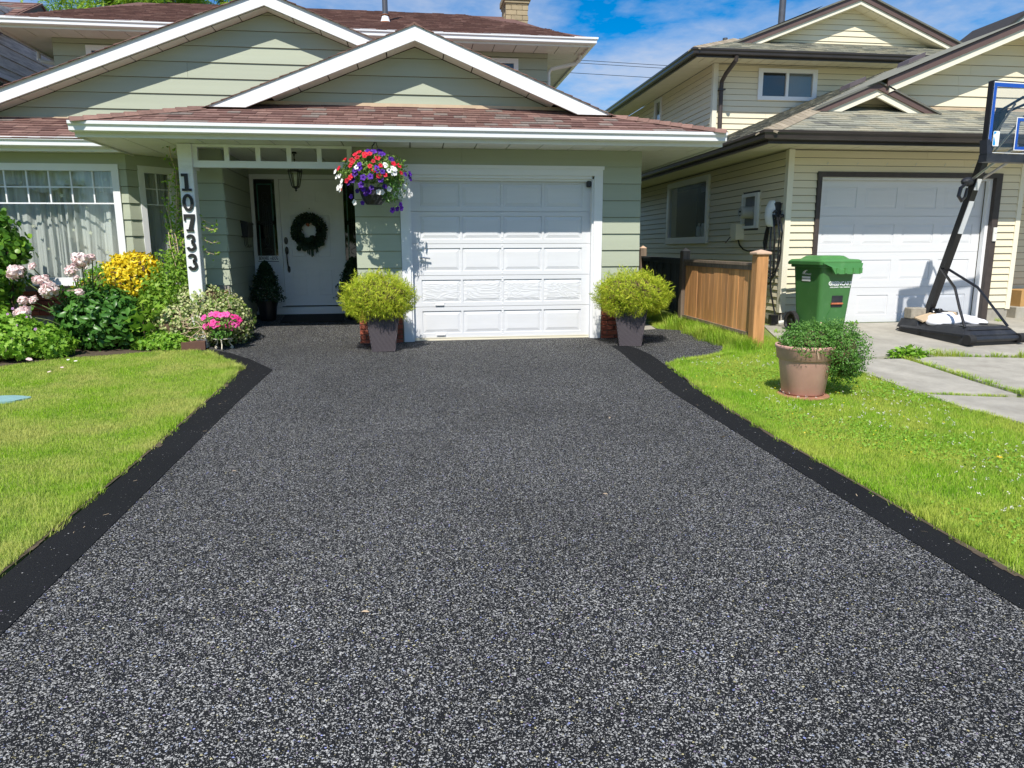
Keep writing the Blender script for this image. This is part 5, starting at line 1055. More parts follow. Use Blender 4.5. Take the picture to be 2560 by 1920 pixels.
solo('wooden_box', G().prism([(-2.84, -.40, .0), (-2.58, -.32, .0), (-2.62, -.14, .0), (-2.88, -.22, .0)], (0, 0, .10)), 'box_brown', 'reddish brown box edge poking out from under the variegated ivy', 'box', loc=(-2.78, -.3, 0))
# ---- hanging basket
BC = np.array((-.43, -.52, 2.055)); BX = thing('hanging_basket', 'hanging basket of red, purple and white petunias under the eave beside the garage door', 'hanging basket', (-.43, -.52, 1.75))
g = G(); n = 28
for i, (r_, z, tw) in enumerate([(.085, 1.755, 0), (.12, 1.80, .25), (.15, 1.86, .5), (.165, 1.93, .75), (.17, 1.95, .8)]):
    g.v += [(BC[0]+(r_+(.006 if k % 2 else 0))*math.cos(2*math.pi*k/n+tw), BC[1]+(r_+(.006 if k % 2 else 0))*math.sin(2*math.pi*k/n+tw), z) for k in range(n)]
for i in range(4):
    for k in range(n): g.f.append((i*n+k, i*n+(k+1) % n, (i+1)*n+(k+1) % n, (i+1)*n+k)); g.m.append(0)
g.f.append(tuple(range(n))[::-1]); g.m.append(0)
part('pot', g, 'black_plastic', BX)
g = G().tube([(-.43, -.52, 2.36), (-.43, -.52, 2.41), (-.425, -.52, 2.44), (-.405, -.52, 2.46), (-.40, -.52, 2.485), (-.41, -.52, 2.495)], .008, 6)
for k in range(3): a = 2.1*k; g.tube([(-.43, -.52, 2.36), (-.43+.05*math.cos(a), -.52+.05*math.sin(a), 2.25), (-.43+.165*math.cos(a), -.52+.165*math.sin(a), 1.95)], .004, 5)
part('hanger', g, 'black_plastic', BX)
p, nr = shell(BC+np.array((0, 0, .06)), (.37, .31, .24), 3400, .45, .16, -.38, rs_); foliage('foliage', leaves(p, nr, rs_.uniform(.025, .045, len(p)), LEAF, .8, .1, .1, rs_), 'petunia_leaf', BX)
p, nr = shell(BC+np.array((.21, -.06, -.10)), (.17, .15, .20), 650, .3, .2, -1, rs_); foliage('foliage', leaves(p, nr, .032, LEAF, .8, .5, 0, rs_), 'thyme', BX)
p, nr = shell(BC+np.array((0, 0, .06)), (.26, .21, .15), 700, .5, .16, -.5, rs_); foliage('foliage', leaves(p, nr, .05, LEAF, .8, .1, .1, rs_), 'thyme', BX)
fl = {'red': [(720, 295), (810, 235), (930, 285), (985, 300), (640, 420), (690, 460), (1050, 290), (780, 375), (620, 560), (1230, 390), (1135, 470), (1060, 580), (1295, 560), (330, 575), (1580, 500), (1700, 530), (1740, 690), (520, 870), (610, 810), (650, 780), (1150, 655), (1270, 750), (1240, 790), (1385, 760), (480, 390), (945, 350), (655, 505), (350, 1035)],
      'purple': [(1140, 230), (1270, 190), (1350, 280), (1080, 260), (830, 540), (820, 620), (720, 670), (720, 740), (1200, 620), (1230, 680), (1330, 690), (900, 820), (1060, 800), (1280, 860), (660, 870), (550, 920), (840, 970), (1070, 1030), (1365, 1000), (740, 1090), (920, 1150), (880, 1060), (1010, 1110), (580, 1200), (830, 1340), (1830, 700), (1940, 680), (1940, 790), (1700, 1370), (1620, 1470), (1510, 1500), (1720, 1460), (1530, 400), (1010, 220), (1300, 300)],
      'white': [(250, 650), (270, 770), (340, 740), (385, 860), (360, 960), (290, 1010), (1475, 665), (1600, 625), (1560, 720), (1395, 545), (1455, 1045), (1700, 1040), (1590, 1130), (1785, 1160), (1295, 1115), (1220, 1115), (1680, 1200), (1810, 960), (1900, 1060), (1960, 1140), (1900, 1170), (650, 1330), (1565, 610), (330, 1050), (760, 600), (1260, 1190), (1590, 700)]}
# flowers sit on the front of the leafy dome: offsets are metres right of / above the basket centre
for k, L_ in fl.items():
    for a, b in L_:
        dx = (a-1090)/2212*220*.00528; dz = (745-b)/2212*220*.00528; ex, ez = dx/.40, (dz-.03)/.28
        rr = min(.98, ex*ex+ez*ez); dy = -math.sqrt(1-rr)*.33; nrm = (ex*.7, -1+.5*rr, ez*.35+.35)
        flow(BX, FM[k], (BC[0]+dx, BC[1]+dy-.015, BC[2]+dz+.03), nrm, random.uniform(.95, 1.3))
# ---- porch things
g = G(); 
def conifer_pot(x, y, s, lab):
    z = gz(x, y)+.006; t = thing('potted_conifer', lab, 'potted conifer', (x, y, z), group='dwarf conifers beside the front door')
    part('pot', G().lathe([(.105, 0), (.115, .03), (.135, .2), (.165, .29), (.175, .31), (.165, .315), (.15, .29)], (x, y, z), 28), 'black_satin', t, smooth=True)
    part('trunk', G().tube([(x, y, z+.25), (x, y, z+.75)], [.02, .008], 6), 'twig', t)
    n = 5200; h = rs_.rand(n)**.75; a = rs_.uniform(0, 2*math.pi, n); lump = 1+.14*np.sin(7*a+h*9)+.10*np.sin(23*h)+.08*np.sin(13*a-11*h)
    r_ = .255*s*(1-h)**.62*lump*np.sqrt(rs_.uniform(.35, 1, n))*np.minimum(1, .75+h*4); p = np.stack([x+r_*np.cos(a), y+r_*np.sin(a), z+.26+h*.60*s], 1)
    al = np.stack([np.cos(a), np.sin(a), .6+0*a], 1); foliage('foliage', leaves(p, al, rs_.uniform(.022, .038, n), SMALL, .9, 0, 0, rs_, al), 'dark_conifer', t)
conifer_pot(-2.15, 1.50, 1.0, 'cone shaped dwarf conifer in a black pot left of the front door'); conifer_pot(-.88, 1.50, 1.08, 'cone shaped dwarf conifer right of the front door, half hidden by the house corner')
zz = gz(-1.4, 1.5)
dm = thing('door_mat', 'dark patterned door mat in front of the front door', 'door mat', (-1.5, 1.5, zz))
part('mat', G().prism([(-1.95, 1.30, gz(-1.9, 1.30)+.008), (-1.05, 1.30, gz(-1.9, 1.30)+.008), (-1.05, 1.82, gz(-1.9, 1.82)+.008), (-1.95, 1.82, gz(-1.9, 1.82)+.008)], (0, 0, .012)), 'mat_black', dm)
g = G()
for i in range(14):
    for j in range(5): x = -1.90+i*.061; y = 1.35+j*.095; z = gz(-1.9, y)+.0215; g.add([(x, y, z), (x+.022, y, z), (x+.03, y+.05, z+.006), (x+.008, y+.05, z+.006)], [(0, 1, 2, 3)])
part('mat_pattern', g, 'grey_plastic', dm, kind='stuff') if 0 else None
# wreath hung on the door
WX = thing('wreath', 'dark green leafy wreath hung on the white front door', 'wreath', (-1.545, 1.95, 1.50))
n = 2600; a = rs_.uniform(0, 2*math.pi, n); rr = .175+.075*rs_.normal(size=n).clip(-1.3, 1.5)*.62; ph = rs_.uniform(0, 2*math.pi, n)
p = np.stack([-1.545+rr*np.cos(a), 1.945-.045*np.abs(np.sin(ph))-.01*rs_.rand(n), 1.505+rr*np.sin(a)], 1); al = np.stack([np.cos(a)-.6*np.sin(a), -.7+0*a, np.sin(a)+.6*np.cos(a)], 1)
foliage('foliage', leaves(p, np.stack([0*a, -1+0*a, 0*a], 1), rs_.uniform(.03, .055, n), SMALL, .8, 0, 0, rs_, al), 'wreath_green', WX)
part('frame_ring', G().tube([(-1.545+.18*math.cos(q), 1.955, 1.505+.18*math.sin(q)) for q in np.linspace(0, 2*math.pi, 28, endpoint=False)], .02, 6, closed=True), 'twig', WX)
p = np.array([(-1.545+rs_.uniform(-.16, .16), 1.90, 1.34+rs_.uniform(-.06, .07)) for _ in range(26)]); foliage('big_leaf', leaves(p, np.tile((0, -1, .2), (26, 1)), .10, ROUND, .4, .6, 0, rs_), 'wreath_green', WX, kind='stuff')
for dx in (-.06, -.035, .0, .02, .07, .09): part('ribbon', G().prism([(-1.535+dx, 1.93, 1.30), (-1.515+dx, 1.93, 1.30), (-1.51+dx, 1.925, 1.11+abs(dx)*.8), (-1.53+dx, 1.925, 1.12+abs(dx)*.8)], (0, .003, 0)), 'wreath_green', WX)
part('orange_rose', blob((-1.555, 1.90, 1.60), (.028, .02, .028), .15, 1, 2), 'orange_bar', WX); part('rust_bud', blob((-1.505, 1.90, 1.615), (.018, .015, .02), .15, 2, 2), 'flash_tan', WX)
# lantern
LX, LY = -1.50, .55
LN = thing('lantern', 'black hanging coach lantern on a chain under the porch ceiling', 'lantern', (LX, LY, 2.0))
g = G().tube([(LX, LY, 2.50), (LX, LY, 2.30)], .006, 6).lathe([(.04, 2.47), (.03, 2.50)], (LX, LY, 0), 12)
for i in range(6): g.tube([(LX+.008*math.cos(q)*(i % 2), LY+.008*math.cos(q)*(1-i % 2), 2.305+i*.03+.016*math.sin(q)) for q in np.linspace(0, 6.28, 8, endpoint=False)], .003, 4, closed=True)
part('chain', g, 'black_satin', LN)
g = G().lathe([(.0, 0), (.012, .01), (.016, .02), (.008, .03), (.03, .045), (.05, .055), (.052, .065), (.045, .07)], (LX, LY, 1.985), 6)
g.lathe([(.092, 0), (.10, .012), (.09, .02), (.05, .035), (.0, .04)], (LX, LY, 2.235), 12, capb=True)
for k in range(6): a = k*math.pi/3; g.tube([(LX+.05*math.cos(a), LY+.05*math.sin(a), 2.055), (LX+.088*math.cos(a), LY+.088*math.sin(a), 2.24)], .007, 5)
for k in range(3):
    a = k*math.pi/3; g.tube([(LX+.09*math.cos(q)*math.cos(a), LY+.09*math.cos(q)*math.sin(a), 2.25+.065*math.sin(q)) for q in np.linspace(0, math.pi, 12)], .005, 5)
part('cage', g, 'black_satin', LN); part('glass', G().lathe([(.045, 2.06), (.082, 2.235)], (LX, LY, 0), 6, capb=False), 'glass', LN); part('bulb', blob((LX, LY, 2.15), (.02, .02, .03), 0, 0, 2), 'print_white', LN)
# mailbox with newspaper hooks
MBX = thing('mailbox', 'black wall mailbox with wire hooks on the dark entry wall', 'mailbox', (-2.40, 1.42, 1.5))
part('body', G().bbox(-2.40, -2.30, 1.22, 1.58, 1.40, 1.60, .008).prism([(-2.40, 1.21, 1.602), (-2.29, 1.21, 1.58), (-2.29, 1.21, 1.61), (-2.40, 1.21, 1.64)], (0, .38, 0)), 'black_satin', MBX)
for y in (1.30, 1.40, 1.50): part('hook', G().tube([(-2.37, y, 1.40), (-2.37, y, 1.30), (-2.35, y, 1.26), (-2.32, y, 1.27), (-2.31, y, 1.30)], .004, 5), 'black_satin', MBX)
# sign
SG = thing('sign', 'small BEWARE OF DOG sign at the foot of the left sidelight', 'sign', (-2.18, 1.97, 1.09))
part('plate', G().box(-2.335, -2.02, 1.962, 1.974, 1.055, 1.135), 'print_white', SG)
bt = text_mesh('BEWARE     DOG', .072, .0006, 'print_black', .0012, .52); inst('lettering', bt, SG, (-2.178, 1.961, 1.096), FRONT)
bt = text_mesh('of', .05, .0006, 'print_black', .0, .9); inst('lettering', bt, SG, (-2.135, 1.9605, 1.096), (R(90), R(20), 0))
# ---- green cart
cx0, cy0 = 5.43, -.64; CZ = gz(cx0, cy0)+.016
GCT = thing('wheeled_cart', 'green wheeled garden waste cart with white lettering beside the cream garage', 'waste cart', (cx0, cy0, CZ), R(5))
hw0, hd0, hw1, hd1, HB = .205, .24, .255, .31, .93
def ringr(w, d, z, r=.05, n=4, oy=0):
    P = []
    for sx, sy, a0 in ((1, -1, -90), (1, 1, 0), (-1, 1, 90), (-1, -1, 180)):
        for k in range(n+1): a = R(a0+90*k/n); P.append((sx*(w-r)+r*math.cos(a), oy+sy*(d-r)+r*math.sin(a), z))
    return P
def loft(g, rings, capb=True, capt=True, mi=0):
    n = len(rings[0]); b = len(g.v)
    for r_ in rings: g.v += r_
    for i in range(len(rings)-1):
        for k in range(n): g.f.append((b+i*n+k, b+i*n+(k+1) % n, b+(i+1)*n+(k+1) % n, b+(i+1)*n+k)); g.m.append(mi)
    if capb: g.f.append(tuple(b+k for k in range(n))[::-1]); g.m.append(mi)
    if capt: g.f.append(tuple(b+(len(rings)-1)*n+k for k in range(n))); g.m.append(mi)
    return g
g = loft(G(), [ringr(hw0, hd0, .02), ringr(hw0+(hw1-hw0)*.5, hd0+(hd1-hd0)*.5, .48), ringr(hw1, hd1, HB)])
part('body', g, 'green_plastic', GCT)
fy = lambda z: -(hd0+(hd1-hd0)*(z-.02)/(HB-.02))-.001
g = G().prism([(-.05, fy(.37)-.004, .37), (.11, fy(.37)-.004, .37), (.11, fy(.52)-.004, .52), (-.05, fy(.52)-.004, .52)], (0, .006, 0))
part('grip_recess', g, 'black_plastic', GCT, label='dark moulded recess')
part('grip_bar', G().tube([(-.06, fy(.42)-.012, .415), (.11, fy(.42)-.012, .415)], .013, 8), 'orange_bar', GCT)
g = G().prism([(-.09, fy(.05)-.001, .05), (-.10, fy(.24)-.008, .24), (-.05, fy(.35)-.008, .35), (.10, fy(.35)-.008, .35), (.13, fy(.24)-.008, .24), (.12, fy(.05)-.001, .05)], (0, .02, 0)); part('front_rib', g, 'green_plastic', GCT)
g = loft(G(), [ringr(hw1+.015, hd1+.015, HB-.05), ringr(hw1+.03, hd1+.03, HB-.045), ringr(hw1+.03, hd1+.03, HB-.01), ringr(hw1+.01, hd1+.01, HB-.005)]); part('rim', g, 'green_plastic', GCT)
g = loft(G(), [ringr(hw1+.05, hd1+.06, HB-.012, .06), ringr(hw1+.055, hd1+.065, HB+.03, .06), ringr(hw1+.03, hd1+.04, HB+.055, .06), ringr(hw1-.04, hd1-.06, HB+.062, .06), ringr(hw1-.08, hd1-.12, HB+.10, .06), ringr(hw1-.11, hd1-.16, HB+.105, .05)])
g.prism([(-hw1-.03, -hd1-.07, HB+.01), (hw1+.04, -hd1-.07, HB+.01), (hw1+.0, -hd1-.085, HB-.13), (-.11, -hd1-.085, HB-.13), (-.17, -hd1-.08, HB-.04)], (0, .03, 0))
LD = part('lid', g, 'green_lid', GCT)
for x in (-.10, .02, .14, .24): part('lid_rib', G().box(x, x+.035, -hd1-.093, -hd1-.075, HB-.12, HB-.05), 'green_lid', LD)
part('handle', G().tube([(-.24, hd1+.02, HB+.0), (-.24, hd1+.12, HB+.0), (.24, hd1+.12, HB+.0), (.24, hd1+.02, HB+.0)], .016, 8), 'green_plastic', GCT)
for s in (-1, 1):
    x = s*(hw0+.055); w_ = G(); n = 28
    for (dx, r_) in ((-.03, .115), (-.03, .135), (-.02, .143), (.02, .143), (.03, .135), (.03, .115)):
        w_.v += [(x+dx, .25+r_*math.cos(2*math.pi*k/n), .143+r_*math.sin(2*math.pi*k/n)) for k in range(n)]
    for i in range(5):
        for k in range(n): w_.f.append((i*n+k, i*n+(k+1) % n, (i+1)*n+(k+1) % n, (i+1)*n+k)); w_.m.append(0)
    wo = part('wheel', w_, 'rubber', GCT)
    h_ = G(); prof_ = ((-.022, .0), (-.026, .03), (-.010, .045), (-.010, .10), (-.030, .115))
    for dx, r_ in prof_: h_.v += [(x+dx*(-s if 0 else 1)*(1 if s < 0 else -1), .25+r_*math.cos(2*math.pi*k/n), .143+r_*math.sin(2*math.pi*k/n)) for k in range(n)]
    for i in range(4):
        for k in range(n): h_.f.append((i*n+k, i*n+(k+1) % n, (i+1)*n+(k+1) % n, (i+1)*n+k)); h_.m.append(0)
    part('hub', h_, 'black_satin', wo)
tm = text_mesh('GREENCART', .070, .0006, 'print_white', .0022, .86); o = inst('lettering', tm, GCT, (.045, fy(.68)-.004, .675), (R(90-4.5), 0, 0), 1)
tm = text_mesh('FOOD SCRAPS + YARD TRIMMINGS', .022, .0006, 'print_white', .0004, .84); o = inst('lettering', tm, GCT, (.045, fy(.63)-.004, .628), (R(90-4.5), 0, 0), 1)
sxf = lambda z: -(hw0+(hw1-hw0)*(z-.02)/(HB-.02))-.003
for z0_ in (.735, .700): part('label_bar', G().prism([(sxf(z0_), -.08, z0_), (sxf(z0_), .10, z0_), (sxf(z0_+.028), .10, z0_+.028), (sxf(z0_+.028), -.08, z0_+.028)], (-.001, 0, 0)), 'print_white', GCT)
tm = text_mesh('Richmond', .042, .0005, 'print_white', .0, .85); inst('lettering', tm, GCT, (sxf(.80)-.001, -.02, .795), (R(90-3.5), 0, R(-90)))
g = G()
for k in range(3): g.tube([(sxf(.81)-.002, .10-.01*k, .80+.012*k), (sxf(.81)-.002, .07, .79+.014*k), (sxf(.83)-.002, .03, .82+.008*k), (sxf(.84)-.002, -.0, .845), (sxf(.84)-.002, -.03, .835)], [.001, .004, .005, .003, .001], 5)
part('bird_emblem', g, 'print_white', GCT)
# ---- EV charger, hose loops
EV = thing('car_charger', 'white and black wall charger with looped black cables on the cream side wall', 'car charger', (5.15, .25, 1.4))
g = G(); rings = []
for z, w_, d_ in ((1.52, .055, .02), (1.55, .07, .05), (1.66, .085, .08), (1.78, .082, .07), (1.87, .065, .03), (1.885, .05, .015)):
    rings.append([(5.10-d_+.10*(1-math.cos(a))*0-d_*0+(.0), .31+w_*math.cos(a), z) if 0 else (5.17-(d_+.03)*max(0, math.sin(a))**.7-.02, .31+w_*math.cos(a), z) for a in np.linspace(0, math.pi, 10)])
n = 10
for r_ in rings: g.v += r_
for i in range(5):
    for k in range(n-1): g.f.append((i*n+k, i*n+k+1, (i+1)*n+k+1, (i+1)*n+k)); g.m.append(0)
g.f += [tuple(range(n)), tuple(5*n+k for k in range(n))[::-1]]; g.m += [0, 0]
part('cover', g, 'print_white', EV, smooth=False)
part('back_housing', G().bbox(5.135, 5.245, .22, .40, 1.54, 1.86, .02), 'black_plastic', EV); part('cable_holder', G().lathe([(.07, -.0), (.075, .03), (.06, .05)], (5.18, .17, 1.64), 16, capt=True), 'black_plastic', EV)
def loop(cy, w_, top, bot, dx, r_=.0125, n=20):
    return [(5.16+dx+.02*math.sin(q*2), cy+w_*math.sin(q)*(1 if math.cos(q) > 0 else .8), (top+bot)/2+(top-bot)/2*math.cos(q)) for q in np.linspace(0, 2*math.pi, n, endpoint=False)]
g = G().tube(loop(.22, .28, 1.74, .86, -.02), .0125, 6, closed=True).tube(loop(.18, .22, 1.73, .78, -.05), .0125, 6, closed=True).tube(loop(.26, .14, 1.70, .70, -.035), .0125, 6, closed=True)
g.tube([(5.14, .30, 1.53), (5.13, .28, 1.3), (5.13, .24, .95), (5.14, .2, .6), (5.18, .15, .35), (5.2, .1, .2), (5.1, -.02, .16)], .0125, 6)
part('cable', g, 'black_satin', EV)
solo('black_box', G().bbox(5.06, 5.17, -.02, .08, .14, .28, .01), 'black_satin', 'small black utility box on the ground at the cream house corner', 'box', loc=(5.1, .03, .14))
solo('white_elbow', G().tube([(5.16, -.06, .17), (5.24, -.12, .19), (5.28, -.10, .24)], .03, 8), 'soffit_white', 'short white pipe elbow on the ground behind the green cart wheel', 'pipe', loc=(5.2, -.1, .17))
solo('stick', G().tube([(5.29, -1.0, .10), (5.36, -1.03, .16), (5.25, -.95, .26)], .012, 5), 'cedar_cap', 'broken pale stick leaning by the green cart wheel', 'stick', loc=(5.3, -1, .1))
# ---- cardboard box
cb_ = thing('cardboard_box', 'orange brown cardboard box by the cream wall at the right edge', 'cardboard box', (9.75, .55, .25))
part('box', G().box(9.42, 10.1, .42, .9, .30, .55), 'cardboard', cb_); inst('lettering', text_mesh('WARE', .13, .0006, 'print_black', .003, 1), cb_, (9.72, .419, .46), FRONT)
solo('step_block', G().bbox(9.3, 10.3, .35, .98, .11, .30, .01), 'concrete', 'low concrete step under the cardboard box at the right edge', 'step', loc=(9.8, .6, .11))
# ---- basketball hoop (own frame: x across, y away from the court)
hx, hy = 7.08, -1.10; HZ = gz(hx, hy-.2)+.016
HP = thing('basketball_hoop', 'portable basketball hoop with black base, slanted pole and clear backboard', 'basketball hoop', (hx, hy, HZ), R(6))
g = loft(G(), [ringr(.40, .58, -.03, .07), ringr(.40, .58, .11, .07), ringr(.33, .50, .19, .07)])
part('base', g, 'black_plastic', HP)
g = loft(G(), [ringr(.34, .34, .165, .05, oy=-.20), ringr(.29, .28, .205, .05, oy=-.18)]); part('base_deck', g, 'black_plastic', HP)
part('base_groove', G().box(-.405, .405, .16, .20, .012, .11).box(-.42, -.39, -.5, .55, .075, .088), 'dark_metal', HP)
part('base_rear_block', loft(G(), [ringr(.16, .13, .1, .04, oy=.50), ringr(.13, .10, .24, .04, oy=.50)]), 'black_plastic', HP)
part('base_side_block', loft(G(), [ringr(.10, .20, .1, .04, oy=.42), ringr(.06, .17, .22, .04, oy=.42)]), 'black_plastic', HP).location = (-.29, 0, 0)
part('filler_cap', G().lathe([(.05, .205), (.05, .218), (.0, .22)], (.12, -.3, 0), 16), 'dark_metal', HP)
part('axle', G().tube([(-.33, -.60, .06), (.33, -.60, .06)], .035, 10), 'black_plastic', HP)
for s in (-1, 1): part('wheel', G().tube([(s*.34, -.60, .055), (s*.43, -.60, .055)], .062, 16), 'rubber', HP)
pb, ptop = Vector((0, .50, .20)), Vector((.13, -.20, 2.85)); pd = (ptop-pb).normalized()
g = G(); s_ = .052
def beam(g, a, b, w1, w2=None, mi=0):
    a, b = Vector(a), Vector(b); t = (b-a).normalized(); x = t.cross(Vector((0, 1, 0)) if abs(t.y) < .95 else Vector((0, 0, 1))).normalized(); y = t.cross(x); w2 = w2 or w1
    P = [a+x*i*w1+y*j*w2 for i, j in ((-1, -1), (1, -1), (1, 1), (-1, 1))]+[b+x*i*w1+y*j*w2 for i, j in ((-1, -1), (1, -1), (1, 1), (-1, 1))]
    return g.add([p[:] for p in P], [(0, 3, 2, 1), (4, 5, 6, 7), (0, 1, 5, 4), (1, 2, 6, 5), (2, 3, 7, 6), (3, 0, 4, 7)])
part('pole', beam(G(), pb, ptop, .043), 'black_satin', HP)
for s in (-1, 1): part('brace', G().tube([pb+pd*.72+Vector((s*.05, 0, 0)), Vector((s*.18, -.10, .66)), Vector((s*.26, -.28, .42)), Vector((s*.33, -.46, .19))], .017, 8), 'black_satin', HP)
q = pb+pd*1.20; P_st = [q+Vector((-.052, -.056, 0)), q+pd*.42+Vector((-.052, -.056, 0))]
part('sticker', beam(G(), q+Vector((0, -.047, -.01)), q+pd*.42+Vector((0, -.047, -.01)), .035, .006), 'print_white', HP)
part('sticker', beam(G(), q+pd*.56+Vector((0, -.047, -.01)), q+pd*.70+Vector((0, -.047, -.01)), .03, .006), 'print_white', HP)
q = pb+pd*1.86
g = blob(q+Vector((-.10, .02, .0)), (.10, .06, .06), 0, 0, 2); part('height_adjuster', g, 'grey_plastic' if 0 else 'black_plastic', HP)
part('crank_handle', G().tube([q+Vector(v) for v in ((-.15, 0, -.03), (-.22, 0, -.08), (-.24, 0, -.18), (-.19, 0, -.24), (-.14, 0, -.19), (-.12, 0, -.08))], [.02, .024, .024, .022, .02, .016], 8), 'black_satin', HP)
bbz, bby = 2.20, -.62; BW, BH_ = .62, .84; BCX = .13
for s in (-1, 1):
    part('arm', G().tube([q+Vector((s*.07, 0, .02)), Vector((s*.12+BCX, bby+.04, 2.36))], .016, 6), 'steel', HP); part('arm', G().tube([ptop+Vector((s*.06, 0, -.05)), Vector((s*.12+BCX, bby+.04, 2.90))], .016, 6), 'black_satin', HP)
    part('arm', G().tube([q+pd*.3+Vector((s*.08, 0, 0)), Vector((s*.14+BCX, bby+.12, 2.84)), ], .013, 6), 'steel', HP)
BBD = part('backboard', G().box(-BW, BW, bby-.006, bby+.006, bbz, bbz+BH_), 'acrylic', HP)
f = .0; g = G(); y0, y1 = bby-.0095, bby-.007
g.box(-BW+.012, BW-.012, y0, y1, bbz+BH_-.055, bbz+BH_-.012).box(-BW+.012, -BW+.055, y0, y1, bbz+.10, bbz+BH_-.055).box(BW-.055, BW-.012, y0, y1, bbz+.10, bbz+BH_-.055); part('blue_border', g, 'blue_paint', BBD)
g = G().box(-BW, BW, y0-.001, y1, bbz+BH_-.012, bbz+BH_).box(-BW, -BW+.012, y0-.001, y1, bbz+.1, bbz+BH_-.012).box(BW-.012, BW, y0-.001, y1, bbz+.1, bbz+BH_-.012).box(-BW+.06, BW-.06, y0-.001, y1, bbz+.055, bbz+.062); part('white_line', g, 'print_white', BBD)
g = G().box(-.22, .22, y0, y1, bbz+.42, bbz+.455).box(-.22, .22, y0, y1, bbz+.10, bbz+.135).box(-.22, -.185, y0, y1, bbz+.135, bbz+.42).box(.185, .22, y0, y1, bbz+.135, bbz+.42); part('target_box', g, 'blue_paint', BBD)
g = G().box(-.23, .23, y0, y1, bbz+.4552, bbz+.463).box(-.23, .23, y0, y1, bbz+.092, bbz+.0998).box(-.23, -.2202, y0, y1, bbz+.0998, bbz+.4552).box(.2202, .23, y0, y1, bbz+.0998, bbz+.4552); part('white_line', g, 'print_white', BBD)
g = G().box(-BW-.02, -BW, bby-.02, bby+.045, bbz, bbz+BH_+.005).box(BW, BW+.02, bby-.02, bby+.045, bbz, bbz+BH_+.005).box(-BW, BW, bby-.012, bby+.045, bbz+BH_+.001, bbz+BH_+.012); part('edge_frame', g, 'black_satin', BBD)
g = G().prism([(-BW-.025, bby-.05, bbz-.05), (BW+.025, bby-.05, bbz-.05), (BW+.025, bby-.05, bbz+.04), (-BW-.025, bby-.05, bbz+.04)], (0, .11, 0)).prism([(-BW-.028, bby-.051, bbz+.0402), (-BW+.05, bby-.051, bbz+.0402), (-BW+.02, bby-.03, bbz+.20), (-BW-.028, bby-.03, bbz+.20)], (0, .10, 0)); part('padding', g, 'black_plastic', BBD)
lg = G().prism([(-BW+.085, y0-.001, bbz+.13), (-BW+.155, y0-.001, bbz+.13), (-BW+.165, y0-.001, bbz+.14), (-BW+.165, y0-.001, bbz+.29), (-BW+.155, y0-.001, bbz+.30), (-BW+.085, y0-.001, bbz+.30), (-BW+.075, y0-.001, bbz+.29), (-BW+.075, y0-.001, bbz+.14)], (0, .001, 0))
lo = part('emblem', lg, 'print_white', BBD)
part('emblem_figure', G().prism([(-BW+.082, y0-.002, bbz+.14), (-BW+.112, y0-.002, bbz+.14), (-BW+.112, y0-.002, bbz+.17), (-BW+.098, y0-.002, bbz+.21), (-BW+.088, y0-.002, bbz+.235), (-BW+.082, y0-.002, bbz+.235)], (0, .001, 0)).prism([(-BW+.082, y0-.002, bbz+.25), (-BW+.09, y0-.002, bbz+.265), (-BW+.112, y0-.002, bbz+.275), (-BW+.115, y0-.002, bbz+.292), (-BW+.082, y0-.002, bbz+.292)], (0, .001, 0)), 'logo_blue', lo)
BBD.location = (BCX, 0, 0)
part('rim', G().tube([(.20*math.cos(a), bby-.30+.20*math.sin(a), bbz+.12) for a in np.linspace(0, 6.283, 24, endpoint=False)], .009, 6, closed=True).box(-.06, .06, bby-.11, bby-.012, bbz+.10, bbz+.13), 'rust', BBD)
# things lying on the base
def wpt(v): v = Vector(v); a = R(6); return (hx+v.x*math.cos(a)-v.y*math.sin(a), hy+v.x*math.sin(a)+v.y*math.cos(a), HZ+v.z)
def bag(c, r, rot, ph, lab):
    bm = bmesh.new(); bmesh.ops.create_uvsphere(bm, u_segments=28, v_segments=14, radius=1)
    for v in bm.verts:
        x, y, z = v.co; k = (abs(x)**4+abs(y)**4)**.25/max((x*x+y*y)**.5, 1e-4); x *= k if k else 1; y = y*k
        q = 1+.07*math.sin(9*x+ph)*math.cos(7*y+ph)+.04*math.sin(17*y+11*x); a = R(rot)
        X, Y = x*r[0], y*r[1]; v.co = Vector((X*math.cos(a)-Y*math.sin(a), X*math.sin(a)+Y*math.cos(a), max(z, -.5)*r[2]*q+.02*math.sin(12*X+ph)))
    g = G().bm(bm); w_ = wpt(c); g.v = [(a+w_[0], b+w_[1], c_+w_[2]) for a, b, c_ in g.v]
    solo('sandbag', g, 'sandbag', lab, 'sandbag', smooth=True, group='white sandbags on the hoop base', loc=w_)
bag((-.15, .06, .22), (.22, .26, .075), 10, 1, 'white sandbag lying on the left of the hoop base'); bag((.17, -.04, .22), (.21, .25, .07), -35, 3, 'white sandbag lying on the right of the hoop base')
bag((-.02, .18, .29), (.16, .14, .04), 25, 5, 'small crumpled white bag on top of the two sandbags')
w_ = wpt((-.24, .45, .22)); solo('paving_stone', G().bbox(w_[0]-.11, w_[0]+.11, w_[1]-.08, w_[1]+.08, w_[2], w_[2]+.15, .012), 'paving_block', 'brownish concrete block standing at the back left of the hoop base', 'block', loc=w_)
w_ = wpt((-.22, .25, .20)); solo('board_scrap', G().prism([(w_[0]-.16, w_[1]-.12, w_[2]), (w_[0]+.14, w_[1]-.06, w_[2]+.07), (w_[0]+.14, w_[1]+.12, w_[2]+.09), (w_[0]-.12, w_[1]+.1, w_[2]+.03)], (0, 0, .02)), 'flash_tan', 'tan board scrap leaning beside the sandbags on the hoop base', 'board', loc=w_)
